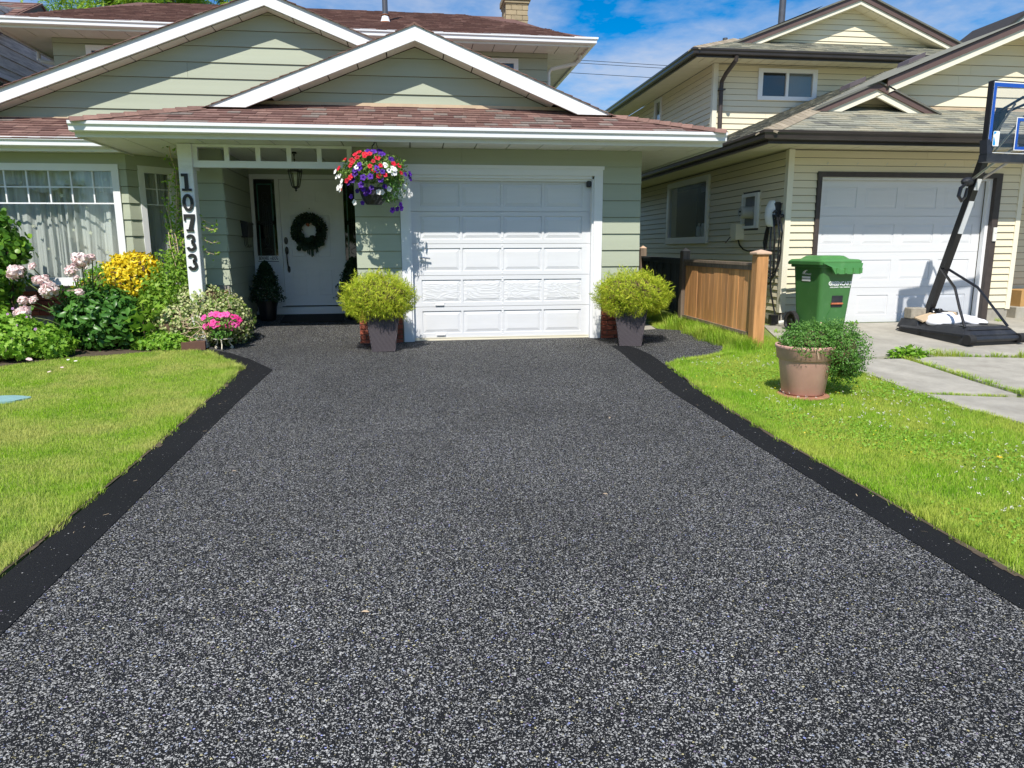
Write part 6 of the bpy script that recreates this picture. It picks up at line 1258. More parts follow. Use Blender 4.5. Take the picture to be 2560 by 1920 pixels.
w_ = wpt((.18, .38, .22)); solo('paving_stone', G().bbox(w_[0]-.13, w_[0]+.13, w_[1]-.1, w_[1]+.1, w_[2], w_[2]+.09, .01), 'flash_tan', 'low tan block behind the sandbags on the hoop base', 'block', loc=w_)
w_ = wpt((.02, .33, .30)); g = blob(w_, (.11, .07, .06), .25, 2, 3); solo('dark_cloth', g, 'black_satin', 'crumpled dark bag wedged behind the sandbags at the pole foot', 'bag', loc=w_)
# stepping stone in the lawn
g = G().prism([(-3.62+.25*math.cos(a)*(1+.1*math.sin(5*a)), -2.95+.16*math.sin(a), gz(-3.6, -2.95)+.008) for a in np.linspace(0, 6.283, 28, endpoint=False)], (0, 0, .018))
solo('stepping_stone', g, 'teal_stone', 'turquoise painted stepping stone in the left lawn at the picture edge', 'stepping stone', loc=(-3.62, -2.95, -.05))
# ------------------------------------------------------------------ plants
rp = np.random.RandomState(21)
def seg(a, b, n): a, b = np.array(a), np.array(b); return a+(b-a)*rp.rand(n)[:, None]
# golden cypress domes in the wicker planters
for x, y, lab, ph, q in ((-.375, -.66, 'rounded golden yellow-green thread cypress in the wicker planter left of the garage door', 1., (.43, .36, .30)), (2.78, -.66, 'wide spreading golden yellow-green thread cypress in the wicker planter right of the garage door', 2.6, (.47, .38, .295))):
    z = gz(x, y)+.006; t = thing('cypress_shrub', lab, 'shrub', (x, y, z+.5), group='golden cypress domes in wicker planters'); cx = x+(.03 if x > 1 else -.04)
    part('trunk', G().tube([(x, y, z+.44), (x, y, z+.70)], [.025, .015], 6), 'twig', t)
    part('inner_twigs', blob((cx, y, z+.66), (q[0]*.74, q[1]*.72, q[2]*.68), .10, ph), 'twig', t)
    P_, n_ = shell((cx, y, z+.635), q, 14500, .70, .10, -.78, rp, 3.2, ph)
    al = n_*np.array((1, 1, .55)); al[:, 2] += .25
    VF = [leaves(P_, n_, rp.uniform(.028, .052, len(P_)), THREAD, .75, .15, 0, rp, al)]
    P2, n2 = shell((cx, y, z+.65), [v*1.06 for v in q], 900, .93, .09, -.6, rp, 3.2, ph)
    VF.append(leaves(P2, n2, rp.uniform(.05, .085, len(P2)), THREAD, .5, -.1, 0, rp, n2*np.array((1, 1, .6))+np.array((0, 0, .3))))
    P3, n3 = shell((cx, y-.05, z+.52), (q[0]*.80, q[1]*.75, .16), 1300, .6, .1, -.95, rp, 3.2, ph)
    VF.append(leaves(P3, n3, rp.uniform(.04, .07, len(P3)), THREAD, .6, .5, 0, rp, n3))
    foliage('foliage', cat_(VF), 'cypress', t)
# shrub spilling over the terracotta pot
z = PZ; t = thing('shrub', 'small leaved bushy green shrub spilling to the right out of the terracotta planter', 'shrub', (PX, PY, z+.42))
VF = []
for c, r, n in (((PX+.03, PY-.03, z+.46), (.265, .26, .18), 6000), ((PX+.27, PY-.03, z+.39), (.27, .26, .25), 6000), ((PX-.10, PY+.02, z+.45), (.13, .14, .11), 1200), ((PX+.37, PY-.02, z+.25), (.17, .17, .18), 2400)):
    part('inner_twigs', blob(c, [v*.62 for v in r], .1, c[0]*5, 2), 'twig', t)
    P_, n_ = shell(c, r, n, .55, .14, -.95, rp, 3, c[0]*7); VF.append(leaves(P_, n_, rp.uniform(.014, .026, len(P_)), LEAF, .8, 0, .35, rp))
for k in range(95):   # upright sprigs
    a = rp.uniform(0, 6.28); r_ = rp.uniform(.05, .25); x = PX+.17+r_*math.cos(a)*1.4; y = PY+.01+r_*math.sin(a)*.85; h = rp.uniform(.08, .16); zb2 = z+.55-.9*r_*r_*3
    m = 34; s = rp.rand(m); P_ = np.stack([x+.3*h*s*math.cos(a)+.008*rp.normal(size=m), y+.3*h*s*math.sin(a)+.008*rp.normal(size=m), zb2+h*s], 1)
    VF.append(leaves(P_, np.tile((0, 0, 1.), (m, 1)), .017*(1.2-.5*s), LEAF, 1.0, 0, .3, rp))
foliage('foliage', cat_(VF), 'thyme', t)
part('dry_stem', G().tube([(PX-.07, PY-.20, z+.455), (PX-.05, PY-.262, z+.435), (PX-.035, PY-.28, z+.35)], .003, 5), 'flash_tan', t)
# variegated ivy mound at the post
t = thing('ivy', 'variegated cream and green ivy mound spreading at the foot of the porch post', 'ivy', (-2.75, .1, 0)); VF = []; VG = []
for c, r, n in (((-2.62, .12, .36), (.44, .36, .40), 4200), ((-2.98, .05, .26), (.34, .32, .34), 2300), ((-2.36, .16, .28), (.27, .30, .33), 1700), ((-2.72, .05, .58), (.32, .26, .23), 1700)):
    part('inner_twigs', blob(c, [v*.80 for v in r], .08, c[0]*5, 3, .0), 'twig', t)
    P_, n_ = shell(c, r, n, .80, .08, -.9, rp, 3, c[0]*7); P_[:, 2] = np.maximum(P_[:, 2], .03); k = rp.rand(len(P_)) < .72
    VF.append(leaves(P_[k], n_[k], rp.uniform(.028, .045, k.sum()), LOBED, .45, .35, 0, rp)); VG.append(leaves(P_[~k], n_[~k], rp.uniform(.03, .05, (~k).sum()), LOBED, .45, .35, 0, rp))
foliage('foliage', cat_(VF), 'ivy_pale', t); foliage('foliage', cat_(VG), 'ivy_green', t)
g = G()
for k in range(16):
    a = rp.uniform(-2.6, -.5); x, y, zz = -2.66+.4*math.cos(a), .10+.36*math.sin(a), rp.uniform(.25, .6); g.tube([(x+.05*i*rp.uniform(-1, 1), y-.015-.002*i, zz-.05*i+rp.uniform(-.02, .02)) for i in range(5)], .005, 4)
part('bare_stem', g, 'flash_tan', t, kind='stuff')
# trailing green between the beds
t = thing('ground_vine', 'bright green low ivy trailing onto the lawn between peony and variegated ivy', 'ground cover', (-3.05, -.2, 0)); VF = []
for c, r, n in (((-3.12, -.22, .05), (.34, .18, .17), 1300), ((-2.92, -.10, .10), (.22, .16, .14), 600)):
    P_, n_ = shell(c, r, n, .6, .12, -.2, rp); P_[:, 2] = np.maximum(P_[:, 2], .02); VF.append(leaves(P_, n_, rp.uniform(.03, .055, len(P_)), LOBED, .6, .3, 0, rp))
foliage('foliage', cat_(VF), 'geranium_leaf', t)
# golden euonymus
t = thing('euonymus', 'glossy green shrub with a large patch of golden yellow leaves on its top right', 'shrub', (-3.65, .45, 0)); VF = []; VG = []
for c, r, n, gold in (((-3.60, .36, .86), (.37, .28, .32), 2700, .93), ((-3.86, .45, .72), (.40, .32, .34), 2400, .04), ((-3.55, .50, .45), (.50, .34, .42), 2400, .02), ((-4.15, .45, .62), (.25, .25, .30), 900, .12), ((-3.50, .34, 1.0), (.28, .22, .18), 900, .97)):
    part('inner_twigs', blob(c, [v*.78 for v in r], .1, c[0]*5, 3), 'twig', t)
    P_, n_ = shell(c, r, n, .72, .10, -.9, rp, 3, c[0]*7); pr = gold*(P_[:, 2] > c[2]-.24) if gold > .5 else gold+0*P_[:, 2]; k = rp.rand(len(P_)) < pr
    VF.append(leaves(P_[~k], n_[~k], rp.uniform(.035, .055, (~k).sum()), LEAF, .6, .0, .4, rp)); VG.append(leaves(P_[k], n_[k], rp.uniform(.045, .07, k.sum()), LEAF, .6, 0, .5, rp))
foliage('foliage', cat_(VF), 'euonymus_green', t); foliage('foliage', cat_(VG), 'euonymus_gold', t, label='golden yellow leaves')
# peony bush
t = thing('peony_bush', 'dark leafy peony bush with big pale pink double flowers by the bay window', 'peony bush', (-3.95, -.12, 0))
LM = {}
def leaf_obj(tpl, mat, nm='leaf'):
    V, F = tpl; return npmesh(nm, V, F, mat)
PL = leaf_obj(T([(0, 0, 0), (.25, .17, .03), (.6, .21, .04), (1, 0, -.15), (.6, -.21, .04), (.25, -.17, .03), (.3, 0, -.01), (.65, 0, -.02)], [(0, 6, 1), (1, 6, 7), (1, 7, 2), (2, 7, 3), (3, 7, 4), (4, 7, 5), (5, 7, 6), (5, 6, 0)]), 'peony_leaf')
part('inner_stems', blob((-3.86, .02, .30), (.36, .22, .30), .12, 4, 3, .02), 'twig', t)
P_, n_ = shell((-3.88, -.06, .36), (.50, .32, .40), 3400, .55, .16, -.9, rp, 3, 2); P_[:, 2] = np.maximum(P_[:, 2], .04)
foliage('foliage', leaves(P_, n_, rp.uniform(.06, .10, len(P_)), LEAF, .6, .15, .1, rp), 'peony_leaf', t)
P_, n_ = shell((-3.86, -.10, .36), (.54, .36, .42), 900, .93, .12, -.8, rp, 3, 2)
sel = [i for i in range(len(P_)) if P_[i][1] < .02 and P_[i][2] > .03][:270]
for i in sel:
    q = Vector(n_[i]+.35*rp.normal(size=3)+np.array((0, 0, .3))).to_track_quat('Z', 'X').to_matrix() @ Matrix.Rotation(rp.uniform(0, 6.28), 3, 'Z'); inst('leaf', PL, t, tuple(P_[i]), q.to_euler(), rp.uniform(.08, .125))
def peony(name, r, mat, seed, n=120):
    rs = np.random.RandomState(seed); P_, n_ = shell((0, 0, 0), (r, r, r*.8), n, .72, .06, -.75, rs)
    V1, F1 = leaves(P_*.78, n_, r*rs.uniform(.38, .6, len(P_)), ROUND, .45, 0, .5, rs); B = blob((0, 0, 0), (r*.66, r*.66, r*.52), .05, seed, 2); return npmesh(name, np.concatenate([V1, np.array(B.v)]), np.concatenate([F1, np.array(B.f)+len(V1)]), mat)
PM = [peony('flower', .085, 'peony_petal', k, 150) for k in range(3)]
for i, (px, pz, y, s) in enumerate([(-4.66, .97, -.3, 1.0), (-4.49, 1.04, -.25, .48), (-4.42, .88, -.32, .62), (-4.34, .90, -.3, .5), (-4.28, .76, -.36, 1.12), (-3.93, 1.10, -.28, 1.12), (-3.84, 1.14, -.2, .5), (-4.02, .99, -.34, .85), (-3.97, .90, -.36, .42), (-4.60, .64, -.33, .60), (-4.47, .65, -.36, .52), (-4.60, .49, -.38, 1.0), (-3.95, .73, -.36, .5)]):
    inst('flower', PM[i % 3], t, (px, y, pz), (R(50), 0, rp.uniform(0, 6)), s*1.22)
    part('stem', G().tube([(px, y+.02, pz-.03), (px*.6-4.0*.4, y+.1, pz*.6+.1), (-3.95, -.02, .1)], .007, 5), 'stem', t)
# cranesbill clump
t = thing('geranium_clump', 'bright green cranesbill clump with tiny pink flowers at the left edge of the lawn', 'geranium', (-4.6, -.75, 0)); VF = []
for c, r, n in (((-4.75, -.70, .16), (.60, .42, .34), 3200), ((-4.30, -.62, .10), (.30, .26, .26), 1300), ((-5.0, -.5, .25), (.4, .4, .35), 1200)):
    part('inner_twigs', blob(c, [v*.72 for v in r], .1, c[0], 3, .0), 'stem', t)
    P_, n_ = shell(c, r, n, .75, .12, -.3, rp, 3, c[0]); P_[:, 2] = np.maximum(P_[:, 2], .02); VF.append(leaves(P_, n_, rp.uniform(.045, .075, len(P_)), LOBED, .5, .25, 0, rp))
foliage('foliage', cat_(VF), 'geranium_leaf', t)
for x, y, z in ((-4.62, -.98, .44), (-4.44, -.96, .26), (-4.30, -.92, .22), (-4.66, -1.08, .30), (-4.55, -.8, .52), (-4.38, -.75, .48), (-4.50, -.78, .58), (-4.70, -.86, .56), (-4.42, -.9, .40), (-4.25, -.86, .35), (-4.72, -.9, .50), (-4.75, -1.0, .38)):
    flow(t, FM['lilac'], (x, y, z), (0, -1, .6), rp.uniform(.8, 1.3))
# broad leaved shrub at the window
t = thing('shrub', 'tall broad leaved shrub in front of the bay window at the left edge', 'shrub', (-4.95, .35, 0)); VF = []
for c, r, n in (((-5.32, .30, 1.36), (.42, .30, .44), 1900), ((-5.44, .35, .85), (.50, .35, .50), 1700), ((-5.0, .26, 1.20), (.24, .22, .18), 500)):
    part('inner_twigs', blob(c, [v*.6 for v in r], .15, c[0], 3), 'twig', t)
    P_, n_ = shell(c, r, n, .6, .18, -.95, rp, 3, c[2]*3); VF.append(leaves(P_, n_, rp.uniform(.06, .095, len(P_)), ROUND, .6, .1, .2, rp))
foliage('foliage', cat_(VF), 'shrub_leaf', t); part('trunk', G().tube([(-5.1, .4, 0), (-5.08, .38, .6), (-5.0, .33, 1.2)], [.03, .025, .012], 6), 'twig', t)
# climbing vine beside the post
t = thing('climbing_vine', 'thin green vine climbing behind the porch post beside the angled window', 'vine', (-2.95, .2, 0)); VF = []; g = G()
for k in range(7):
    x0, y0 = -2.93+.05*rp.normal(), .12+.08*rp.normal(); pts = [(x0+.05*math.sin(i*.9+k)+.01*rp.normal(), y0+.04*math.cos(i*1.1+k), .1+i*(.14+.03*k/3)) for i in range(10+(k % 3)*2)]
    g.tube(pts, .0055, 5)
    for a, b in zip(pts[:-1], pts[1:]): m = 15; P_ = seg(a, b, m)+.035*rp.normal(size=(m, 3)); VF.append(leaves(P_, np.tile((0, -1., .3), (m, 1)), rp.uniform(.03, .055, m), LEAF, .8, .3, 0, rp))
for k in range(5):   # runners past the post
    z = rp.uniform(1.2, 1.75); pts = [(-2.85+.075*i, -.0+.02*rp.normal(), z+.05*math.sin(i)-.02*i) for i in range(7)]; g.tube(pts, .003, 4)
    for a, b in zip(pts[:-1], pts[1:]): m = 4; P_ = seg(a, b, m)+.02*rp.normal(size=(m, 3)); VF.append(leaves(P_, np.tile((0, -1., .3), (m, 1)), .042, LEAF, .8, .3, 0, rp))
P_, n_ = shell((-3.02, .10, .76), (.28, .22, .46), 2600, .4, .18, -1, rp); VF.append(leaves(P_, n_, rp.uniform(.03, .055, len(P_)), LEAF, .8, .2, 0, rp))
P_, n_ = shell((-3.20, .05, .50), (.25, .2, .38), 1700, .4, .18, -1, rp); VF.append(leaves(P_, n_, rp.uniform(.04, .065, len(P_)), LOBED, .8, .2, 0, rp))
foliage('foliage', cat_(VF), 'vine_leaf', t); part('stem', g, 'flash_tan', t, kind='stuff')
# small maple seedling
t = thing('maple_seedling', 'small maple seedling with yellowish lobed leaves between peony and ivy', 'seedling', (-3.25, -.3, 0))
for i, (x, y, z, s) in enumerate([(-3.38, -.28, .52, .16), (-3.30, -.30, .60, .13), (-3.44, -.30, .42, .18), (-3.26, -.33, .40, .17), (-3.33, -.34, .30, .15), (-3.20, -.34, .48, .13), (-3.15, -.36, .33, .17), (-3.42, -.3, .30, .14), (-3.12, -.33, .56, .11)]):
    me = LM.setdefault('maple', leaf_obj(LOBED, 'vine_leaf')); inst('leaf', me, t, (x, y, z), (R(rp.uniform(20, 70)), R(rp.uniform(-30, 30)), R(rp.uniform(-180, 0))), s)
part('stem', G().tube([(-3.30, -.26, 0), (-3.30, -.27, .3), (-3.28, -.28, .6)], .006, 5), 'twig', t)
# fallen petals
for i, (x, y) in enumerate(((-4.22, -1.06), (-3.70, -1.78), (-3.66, -1.62), (-3.82, -1.14), (-3.70, -1.18))):
    V, F = leaves(np.array([(0, 0, 0)]), np.array([(0, -.3, 1.)]), .07 if i == 0 else .04, ROUND, .2); o = part('petal', npmesh('petal', V, F, 'peony_petal'), 'peony_petal', None); o.location = (x, y, gz(x, y)+.05)
    o['label'] = ['largest fallen white petal lying at the edge of the cranesbill clump', 'fallen pale petal furthest out on the left lawn', 'fallen pale petal second furthest out on the left lawn', 'left one of two fallen petals beside the peony bush on the grass', 'right one of two fallen petals beside the peony bush on the grass'][i]; o['category'] = 'petal'; o['group'] = 'petals fallen on the left lawn'
# ------------------------------------------------------------------ grass
def grass(name, poly, dens, h, wd, mat, dz=.0, hole=None, patch=1, lean=.5, seed=1, extra=None):
    rs = np.random.RandomState(seed); xs = [p[0] for p in poly]; ys = [p[1] for p in poly]; A = (max(xs)-min(xs))*(max(ys)-min(ys)); n = int(A*dens)
    x = rs.uniform(min(xs), max(xs), n); y = rs.uniform(min(ys), max(ys), n); k = inpoly(x, y, poly)
    if hole is not None: k &= ~hole(x, y)
    # nearer ground carries more blades
    d = np.hypot(x, y+9.6); k &= rs.rand(n) < np.clip(1.25-.075*d, .35, 1) if patch else True
    x, y = x[k], y[k]; n = len(x); f = .5+.25*(np.sin(x*2.3+1)*np.cos(y*1.9)+np.sin(x*5.1+y*3.7))+.1*np.sin(17*x)*np.sin(13*y)
    hh = rs.uniform(h[0], h[1], n)*(.75+.5*f)
    if extra is not None: hh *= extra(x, y)
    a = rs.uniform(0, 2*math.pi, n); L_ = rs.uniform(.15, lean, n)*hh*1.2; b = rs.uniform(0, 2*math.pi, n); w_ = rs.uniform(wd[0], wd[1], n)
    z = gza(x, y)+dz; cx, cy = np.cos(b)*w_, np.sin(b)*w_; lx, ly = np.cos(a)*L_, np.sin(a)*L_
    V = np.stack([np.stack([x-cx, y-cy, z], 1), np.stack([x+cx, y+cy, z], 1), np.stack([x+.35*lx+cx*.7, y+.35*ly+cy*.7, z+hh*.6], 1), np.stack([x+.35*lx-cx*.7, y+.35*ly-cy*.7, z+hh*.6], 1), np.stack([x+lx, y+ly, z+hh], 1)], 1)
    F = np.array([(0, 1, 2), (0, 2, 3), (3, 2, 4)])[None]+(np.arange(n)*5)[:, None, None]
    me = npmesh(name, V.reshape(-1, 3), F.reshape(-1, 3), mat); o = part(name, me, mat, None, kind='stuff'); return o
def lab(o, l, c): o['label'] = l; o['category'] = c
def nearedge(pts, amt, rng):
    def f(x, y):
        d = np.full(len(x), 9.)
        for (x0, y0), (x1, y1) in zip(pts[:-1], pts[1:]):
            t = np.clip(((x-x0)*(x1-x0)+(y-y0)*(y1-y0))/((x1-x0)**2+(y1-y0)**2), 0, 1); d = np.minimum(d, np.hypot(x-x0-t*(x1-x0), y-y0-t*(y1-y0)))
        return 1+amt*np.exp(-(d/rng)**2)
    return f
edgeL = [(-1.80, -7), (-1.78, -4.6), (-1.81, -2.64), (-1.84, -1.66), (-2.23, -.93), (-2.62, -.45)]
LL = [(-7.5, -7.2), (-1.80, -7.2), (-1.79, -4.6), (-1.82, -2.64), (-1.84, -1.70), (-2.23, -.96), (-2.62, -.47), (-2.9, -.26), (-3.39, -.50), (-3.89, -.71), (-4.22, -.93), (-4.5, -1.19), (-7.5, -1.6)]
stone = lambda x, y: ((x+3.62)/.23)**2+((y+2.95)/.145)**2 < 1
lab(grass('lawn_grass', LL, 21000, (.020, .036), (.0014, .0026), 'grass_l', -.001, stone, extra=nearedge(edgeL, .65, .13), seed=2), 'trimmed green lawn grass to the left of the driveway', 'grass')
struct('lawn', sheet([(-40, -30), (-1.80, -30), (-1.79, -4.6), (-1.82, -2.64), (-1.84, -1.70), (-2.23, -.96), (-2.62, -.47), (-2.9, -.26), (-3.39, -.50), (-3.89, -.71), (-4.22, -.93), (-4.5, -1.19), (-9, -1.6), (-40, -1.6)], .001, thick=.03), 'turf_soil')
edgeR = [(2.53, -7.5), (2.54, -4.8), (2.58, -3.76), (2.76, -2.15), (3.02, -1.80), (3.59, -1.60), (3.86, -1.2)]
RR = [(2.56, -8.2), (2.55, -4.8), (2.59, -3.76), (2.77, -2.15), (3.04, -1.80), (3.60, -1.58), (3.86, -1.22), (3.96, -.6), (3.88, .38), (3.66, .75), (3.72, 1.4), (4.1, 1.5), (4.15, 1.1), (4.60, -1.0), (4.53, -1.5), (4.47, -2.2), (4.61, -2.95), (4.57, -3.6), (4.63, -4.2), (4.80, -4.72), (4.98, -5.5), (5.05, -8.2)]
disc = lambda x, y: np.hypot(x-PX+.01, y-PY+.02) < .215
tall = lambda x, y: nearedge(edgeR, .35, .12)(x, y)+2.4*np.exp(-((x-4.08)/.16)**2)*(y > -1.5)+1.6*(y > -1.45)*(x > 3.7)*.6
lab(grass('lawn_grass', RR, 19000, (.022, .042), (.0014, .0027), 'grass_r', -.001, disc, extra=tall, seed=3), 'rough green lawn strip with clover to the right of the driveway', 'grass')
struct('lawn', sheet([(2.56, -30), (2.55, -4.8), (2.59, -3.76), (2.77, -2.15), (3.04, -1.80), (3.60, -1.58), (3.86, -1.22), (3.96, -.6), (3.88, .38), (3.66, .75), (3.72, 5), (5.2, 5), (5.2, 0.2), (4.60, -1.0), (4.53, -1.5), (4.47, -2.2), (4.61, -2.95), (4.57, -3.6), (4.63, -4.2), (4.80, -4.72), (4.98, -5.5), (5.07, -30)], .001, thick=.03), 'turf_soil')
# clover heads and leaves, buttercups
n = 620; x = rp.uniform(2.7, 4.7, n); y = rp.uniform(-7, -1.9, n); k = inpoly(x, y, RR) & (np.sin(x*3+y*2)+np.cos(y*3.1) > -.5) & (x > 2.95); x, y = x[k], y[k]; P_ = np.stack([x, y, gza(x, y)+.048], 1)
VF = [leaves(np.repeat(P_, 6, 0)+.004*rp.normal(size=(len(P_)*6, 3)), np.tile((0, -.3, 1.), (len(P_)*6, 1)), .010, SMALL, .9, 0, .4, rp)]
lab(foliage('clover_flowers', VF[0] if 1 else 0, 'clover_white', camo) if 0 else part('clover_flowers', npmesh('clover_flowers', *VF[0], 'clover_white'), 'clover_white', None, kind='stuff'), 'tiny white clover flowers scattered over the right lawn', 'clover')
n = 9000; x = rp.uniform(2.7, 4.5, n); y = rp.uniform(-7, -1.6, n); k = inpoly(x, y, RR) & (np.sin(x*4+y*2.3)+np.cos(y*3.1+x) > .1); x, y = x[k], y[k]; P_ = np.stack([x, y, gza(x, y)+rp.uniform(.03, .05, len(x))], 1)
lab(part('clover_leaves', npmesh('clover_leaves', *leaves(P_, np.tile((0, -.1, 1.), (len(P_), 1)), .017, ROUND, .4, 0, 0, rp), 'geranium_leaf'), 'geranium_leaf', None, kind='stuff'), 'clover leaves growing in patches in the right lawn', 'clover')
n = 110; x = rp.uniform(2.7, 4.7, n); y = rp.uniform(-6.6, -1.9, n); k = inpoly(x, y, RR); x, y = x[k], y[k]; P_ = np.stack([x, y, gza(x, y)+.048], 1)
lab(part('yellow_flowers', npmesh('yellow_flowers', *leaves(P_, np.tile((0, -.2, 1.), (len(P_), 1)), .011, ROUND, .4, 0, 0, rp), 'yellow_dot'), 'yellow_dot', None, kind='stuff'), 'tiny yellow flowers dotted through the right lawn', 'flowers')
solo('dandelion', G().lathe([(.0, .045), (.016, .050), (.018, .046)], (3.75, -5.60, gz(3.75, -5.60)), 10, capb=False).tube([(3.75, -5.60, gz(3.75, -5.60)), (3.75, -5.60, gz(3.75, -5.60)+.045)], .002, 4), 'yellow_dot', 'single bright yellow dandelion in the right lawn', 'dandelion', loc=(3.75, -5.60, -.1))
# long grass and seed heads along the fence and path
def tufts(name, pts, n, h, spread, mat, label, cat, seed, group=None):
    rs = np.random.RandomState(seed); VV = []
    for (x, y, s) in pts:
        m = int(n*s); a = rs.uniform(0, 2*math.pi, m); r_ = spread*s*np.sqrt(rs.rand(m)); bx, by = x+r_*np.cos(a), y+r_*np.sin(a); hh = rs.uniform(.4, 1, m)*h*s; ld = rs.uniform(.2, 1.0, m)*hh*.8; b = a+rs.normal(size=m)*.6; w_ = .0022
        z = gza(bx, by); cx, cy = -np.sin(b)*w_, np.cos(b)*w_
        VV.append(np.stack([np.stack([bx-cx, by-cy, z], 1), np.stack([bx+cx, by+cy, z], 1), np.stack([bx+.35*ld*np.cos(b)+cx*.8, by+.35*ld*np.sin(b)+cy*.8, z+hh*.65], 1), np.stack([bx+.35*ld*np.cos(b)-cx*.8, by+.35*ld*np.sin(b)-cy*.8, z+hh*.65], 1), np.stack([bx+ld*np.cos(b), by+ld*np.sin(b), z+hh], 1)], 1))
    V = np.concatenate(VV); m = len(V); F = (np.array([(0, 1, 2), (0, 2, 3), (3, 2, 4)])[None]+(np.arange(m)*5)[:, None, None]).reshape(-1, 3)
    o = part(name, npmesh(name, V.reshape(-1, 3), F, mat), mat, None, kind='stuff'); o['label'] = label; o['category'] = cat
    if group: o['group'] = group
    return o
pts = [(3.93+.06*rp.normal(), -1.35+.19*i, rp.uniform(.7, 1.2)) for i in range(15)]+[(4.02, -1.5+.17*i, rp.uniform(.7, 1.1)) for i in range(15)]
tufts('long_grass', pts, 190, .20, .13, 'grass_r', 'long uncut grass growing along the foot of the cedar fence', 'grass', 5)
tufts('long_grass', [(3.98+.02*i, 1.2+.25*i, 1) for i in range(8)], 150, .22, .16, 'grass_r', 'long shaded grass behind the side path by the dark fence', 'grass', 6)
tufts('long_grass', [(2.80+.07*i, -2.10+.035*i, rp.uniform(.5, .9)) for i in range(14)], 130, .07, .07, 'grass_r', 'ragged grass fringe spilling over the edge of the side path', 'grass', 7)
tufts('long_grass', [(-1.9-.07*i, -1.62+.12*i, rp.uniform(.6, 1.2)) for i in range(9)]+[(-1.88, -1.75, 1.5)], 120, .055, .06, 'grass_l', 'ragged grass fringe at the curved corner of the left lawn', 'grass', 8)
fr = []
for (a, b, n) in (((-1.81, -7), (-1.80, -4.6), 60), ((-1.80, -4.6), (-1.82, -2.64), 50), ((-1.82, -2.64), (-1.85, -1.7), 24)):
    fr += [(a[0]+(b[0]-a[0])*u+rp.uniform(-.03, .022), a[1]+(b[1]-a[1])*u, rp.uniform(.3, .95)) for u in rp.rand(n)]
tufts('edge_grass', fr, 26, .05, .06, 'grass_l', 'uneven grass fringe leaning over the left black driveway border', 'grass', 17)
fr = []
for (a, b, n) in (((2.56, -7.6), (2.56, -4.8), 60), ((2.56, -4.8), (2.60, -3.76), 26), ((2.60, -3.76), (2.78, -2.15), 42)):
    fr += [(a[0]+(b[0]-a[0])*u+rp.uniform(-.025, .03), a[1]+(b[1]-a[1])*u, rp.uniform(.3, .95)) for u in rp.rand(n)]
tufts('edge_grass', fr, 26, .055, .06, 'grass_r', 'uneven grass fringe leaning over the right black driveway border', 'grass', 18)
g = G()
for sgn, pts_ in ((-1, edgeL), (1, edgeR)):
    for (x0, y0), (x1, y1) in zip(pts_[:-1], pts_[1:]):
        L_ = math.hypot(x1-x0, y1-y0); m = max(1, int(L_/.06)); nx, ny = (y1-y0)/L_, -(x1-x0)/L_
        for k in range(m):
            w_ = .006+.030*max(0, math.sin(k*.37+x0*9)+math.sin(k*.113+2))*rp.rand(); a, b = k/m, (k+1)/m; P_ = [(x0+(x1-x0)*a, y0+(y1-y0)*a), (x0+(x1-x0)*b, y0+(y1-y0)*b)]; s_ = sgn*(1 if ny*0+nx*(-1 if sgn < 0 else 1) < 0 else -1)
            q = [(P_[0][0]+.012*sgn*1, P_[0][1]), (P_[1][0]+.012*sgn, P_[1][1]), (P_[1][0]-w_*sgn, P_[1][1]), (P_[0][0]-w_*sgn, P_[0][1])]; zc = .010+.001*rp.rand()
            g.add([(x, y, gz(x, y)+zc) for x, y in q], [(0, 1, 2, 3)])
lab(part('edge_soil', g, 'soil', None, kind='stuff'), 'crumbly brown soil strip between grass and driveway border', 'soil')
# weeds in the concrete joints
lab(tufts('joint_weeds', [(5.53+.004*i, -2.22-.08*i, rp.uniform(.5, .9)) for i in range(22)], 90, .08, .08, 'grass_r', '', '', 9), 'grassy weeds filling the long joint between concrete slabs', 'weeds')
lab(tufts('joint_weeds', [(5.75+.1*i, -2.13-.018*i, rp.uniform(.35, 1.0)) for i in range(20)], 110, .12, .07, 'grass_r', '', '', 10), 'grassy weeds along the cross joint below the hoop base', 'weeds')
lab(tufts('joint_weeds', [(4.68+.06*i, -3.70-.015*i, rp.uniform(.35, .7)) for i in range(12)], 80, .06, .05, 'grass_r', '', '', 11), 'short browning weeds in the nearest cross joint of the concrete', 'weeds')
ce = [(4.47, -2.2), (4.61, -2.95), (4.57, -3.6), (4.63, -4.2), (4.80, -4.72), (4.98, -5.5), (5.0, -6.2)]; fr = []
for a, b in zip(ce[:-1], ce[1:]): fr += [(a[0]+(b[0]-a[0])*u+rp.uniform(-.03, .05), a[1]+(b[1]-a[1])*u, rp.uniform(.4, 1.1)) for u in rp.rand(22)]
lab(tufts('edge_grass', fr, 40, .05, .06, 'grass_r', '', '', 19), 'clover and grass creeping over the edge of the grey concrete slabs', 'grass')
lab(tufts('grass_tuft', [(9.15, -.15, 1.0), (9.25, -.1, .8), (8.7, .0, .5)], 120, .17, .10, 'grass_r', '', '', 12), 'grass tuft at the cream house wall beside the right edge', 'grass')
lab(tufts('grass_tuft', [(4.78, -.15, .9), (4.9, -.5, .6), (4.75, -.9, .6)], 90, .12, .12, 'grass_r', '', '', 13), 'thin grass tufts between fence post and green cart', 'grass')
t = thing('dock_weed', 'broad leaved bright green weed clump in the joint near the hoop', 'weed', (5.62, -2.17, .0)); P_, n_ = shell((5.62, -2.17, gz(5.62, -2.17)+.015), (.22, .11, .10), 420, .3, .2, -.1, rp)
al = n_*np.array((1, 1, .3)); foliage('foliage', leaves(P_, np.tile((0, 0, 1.), (len(P_), 1)), rp.uniform(.04, .075, len(P_)), LEAF, .5, 0, .3, rp, al), 'geranium_leaf', t)
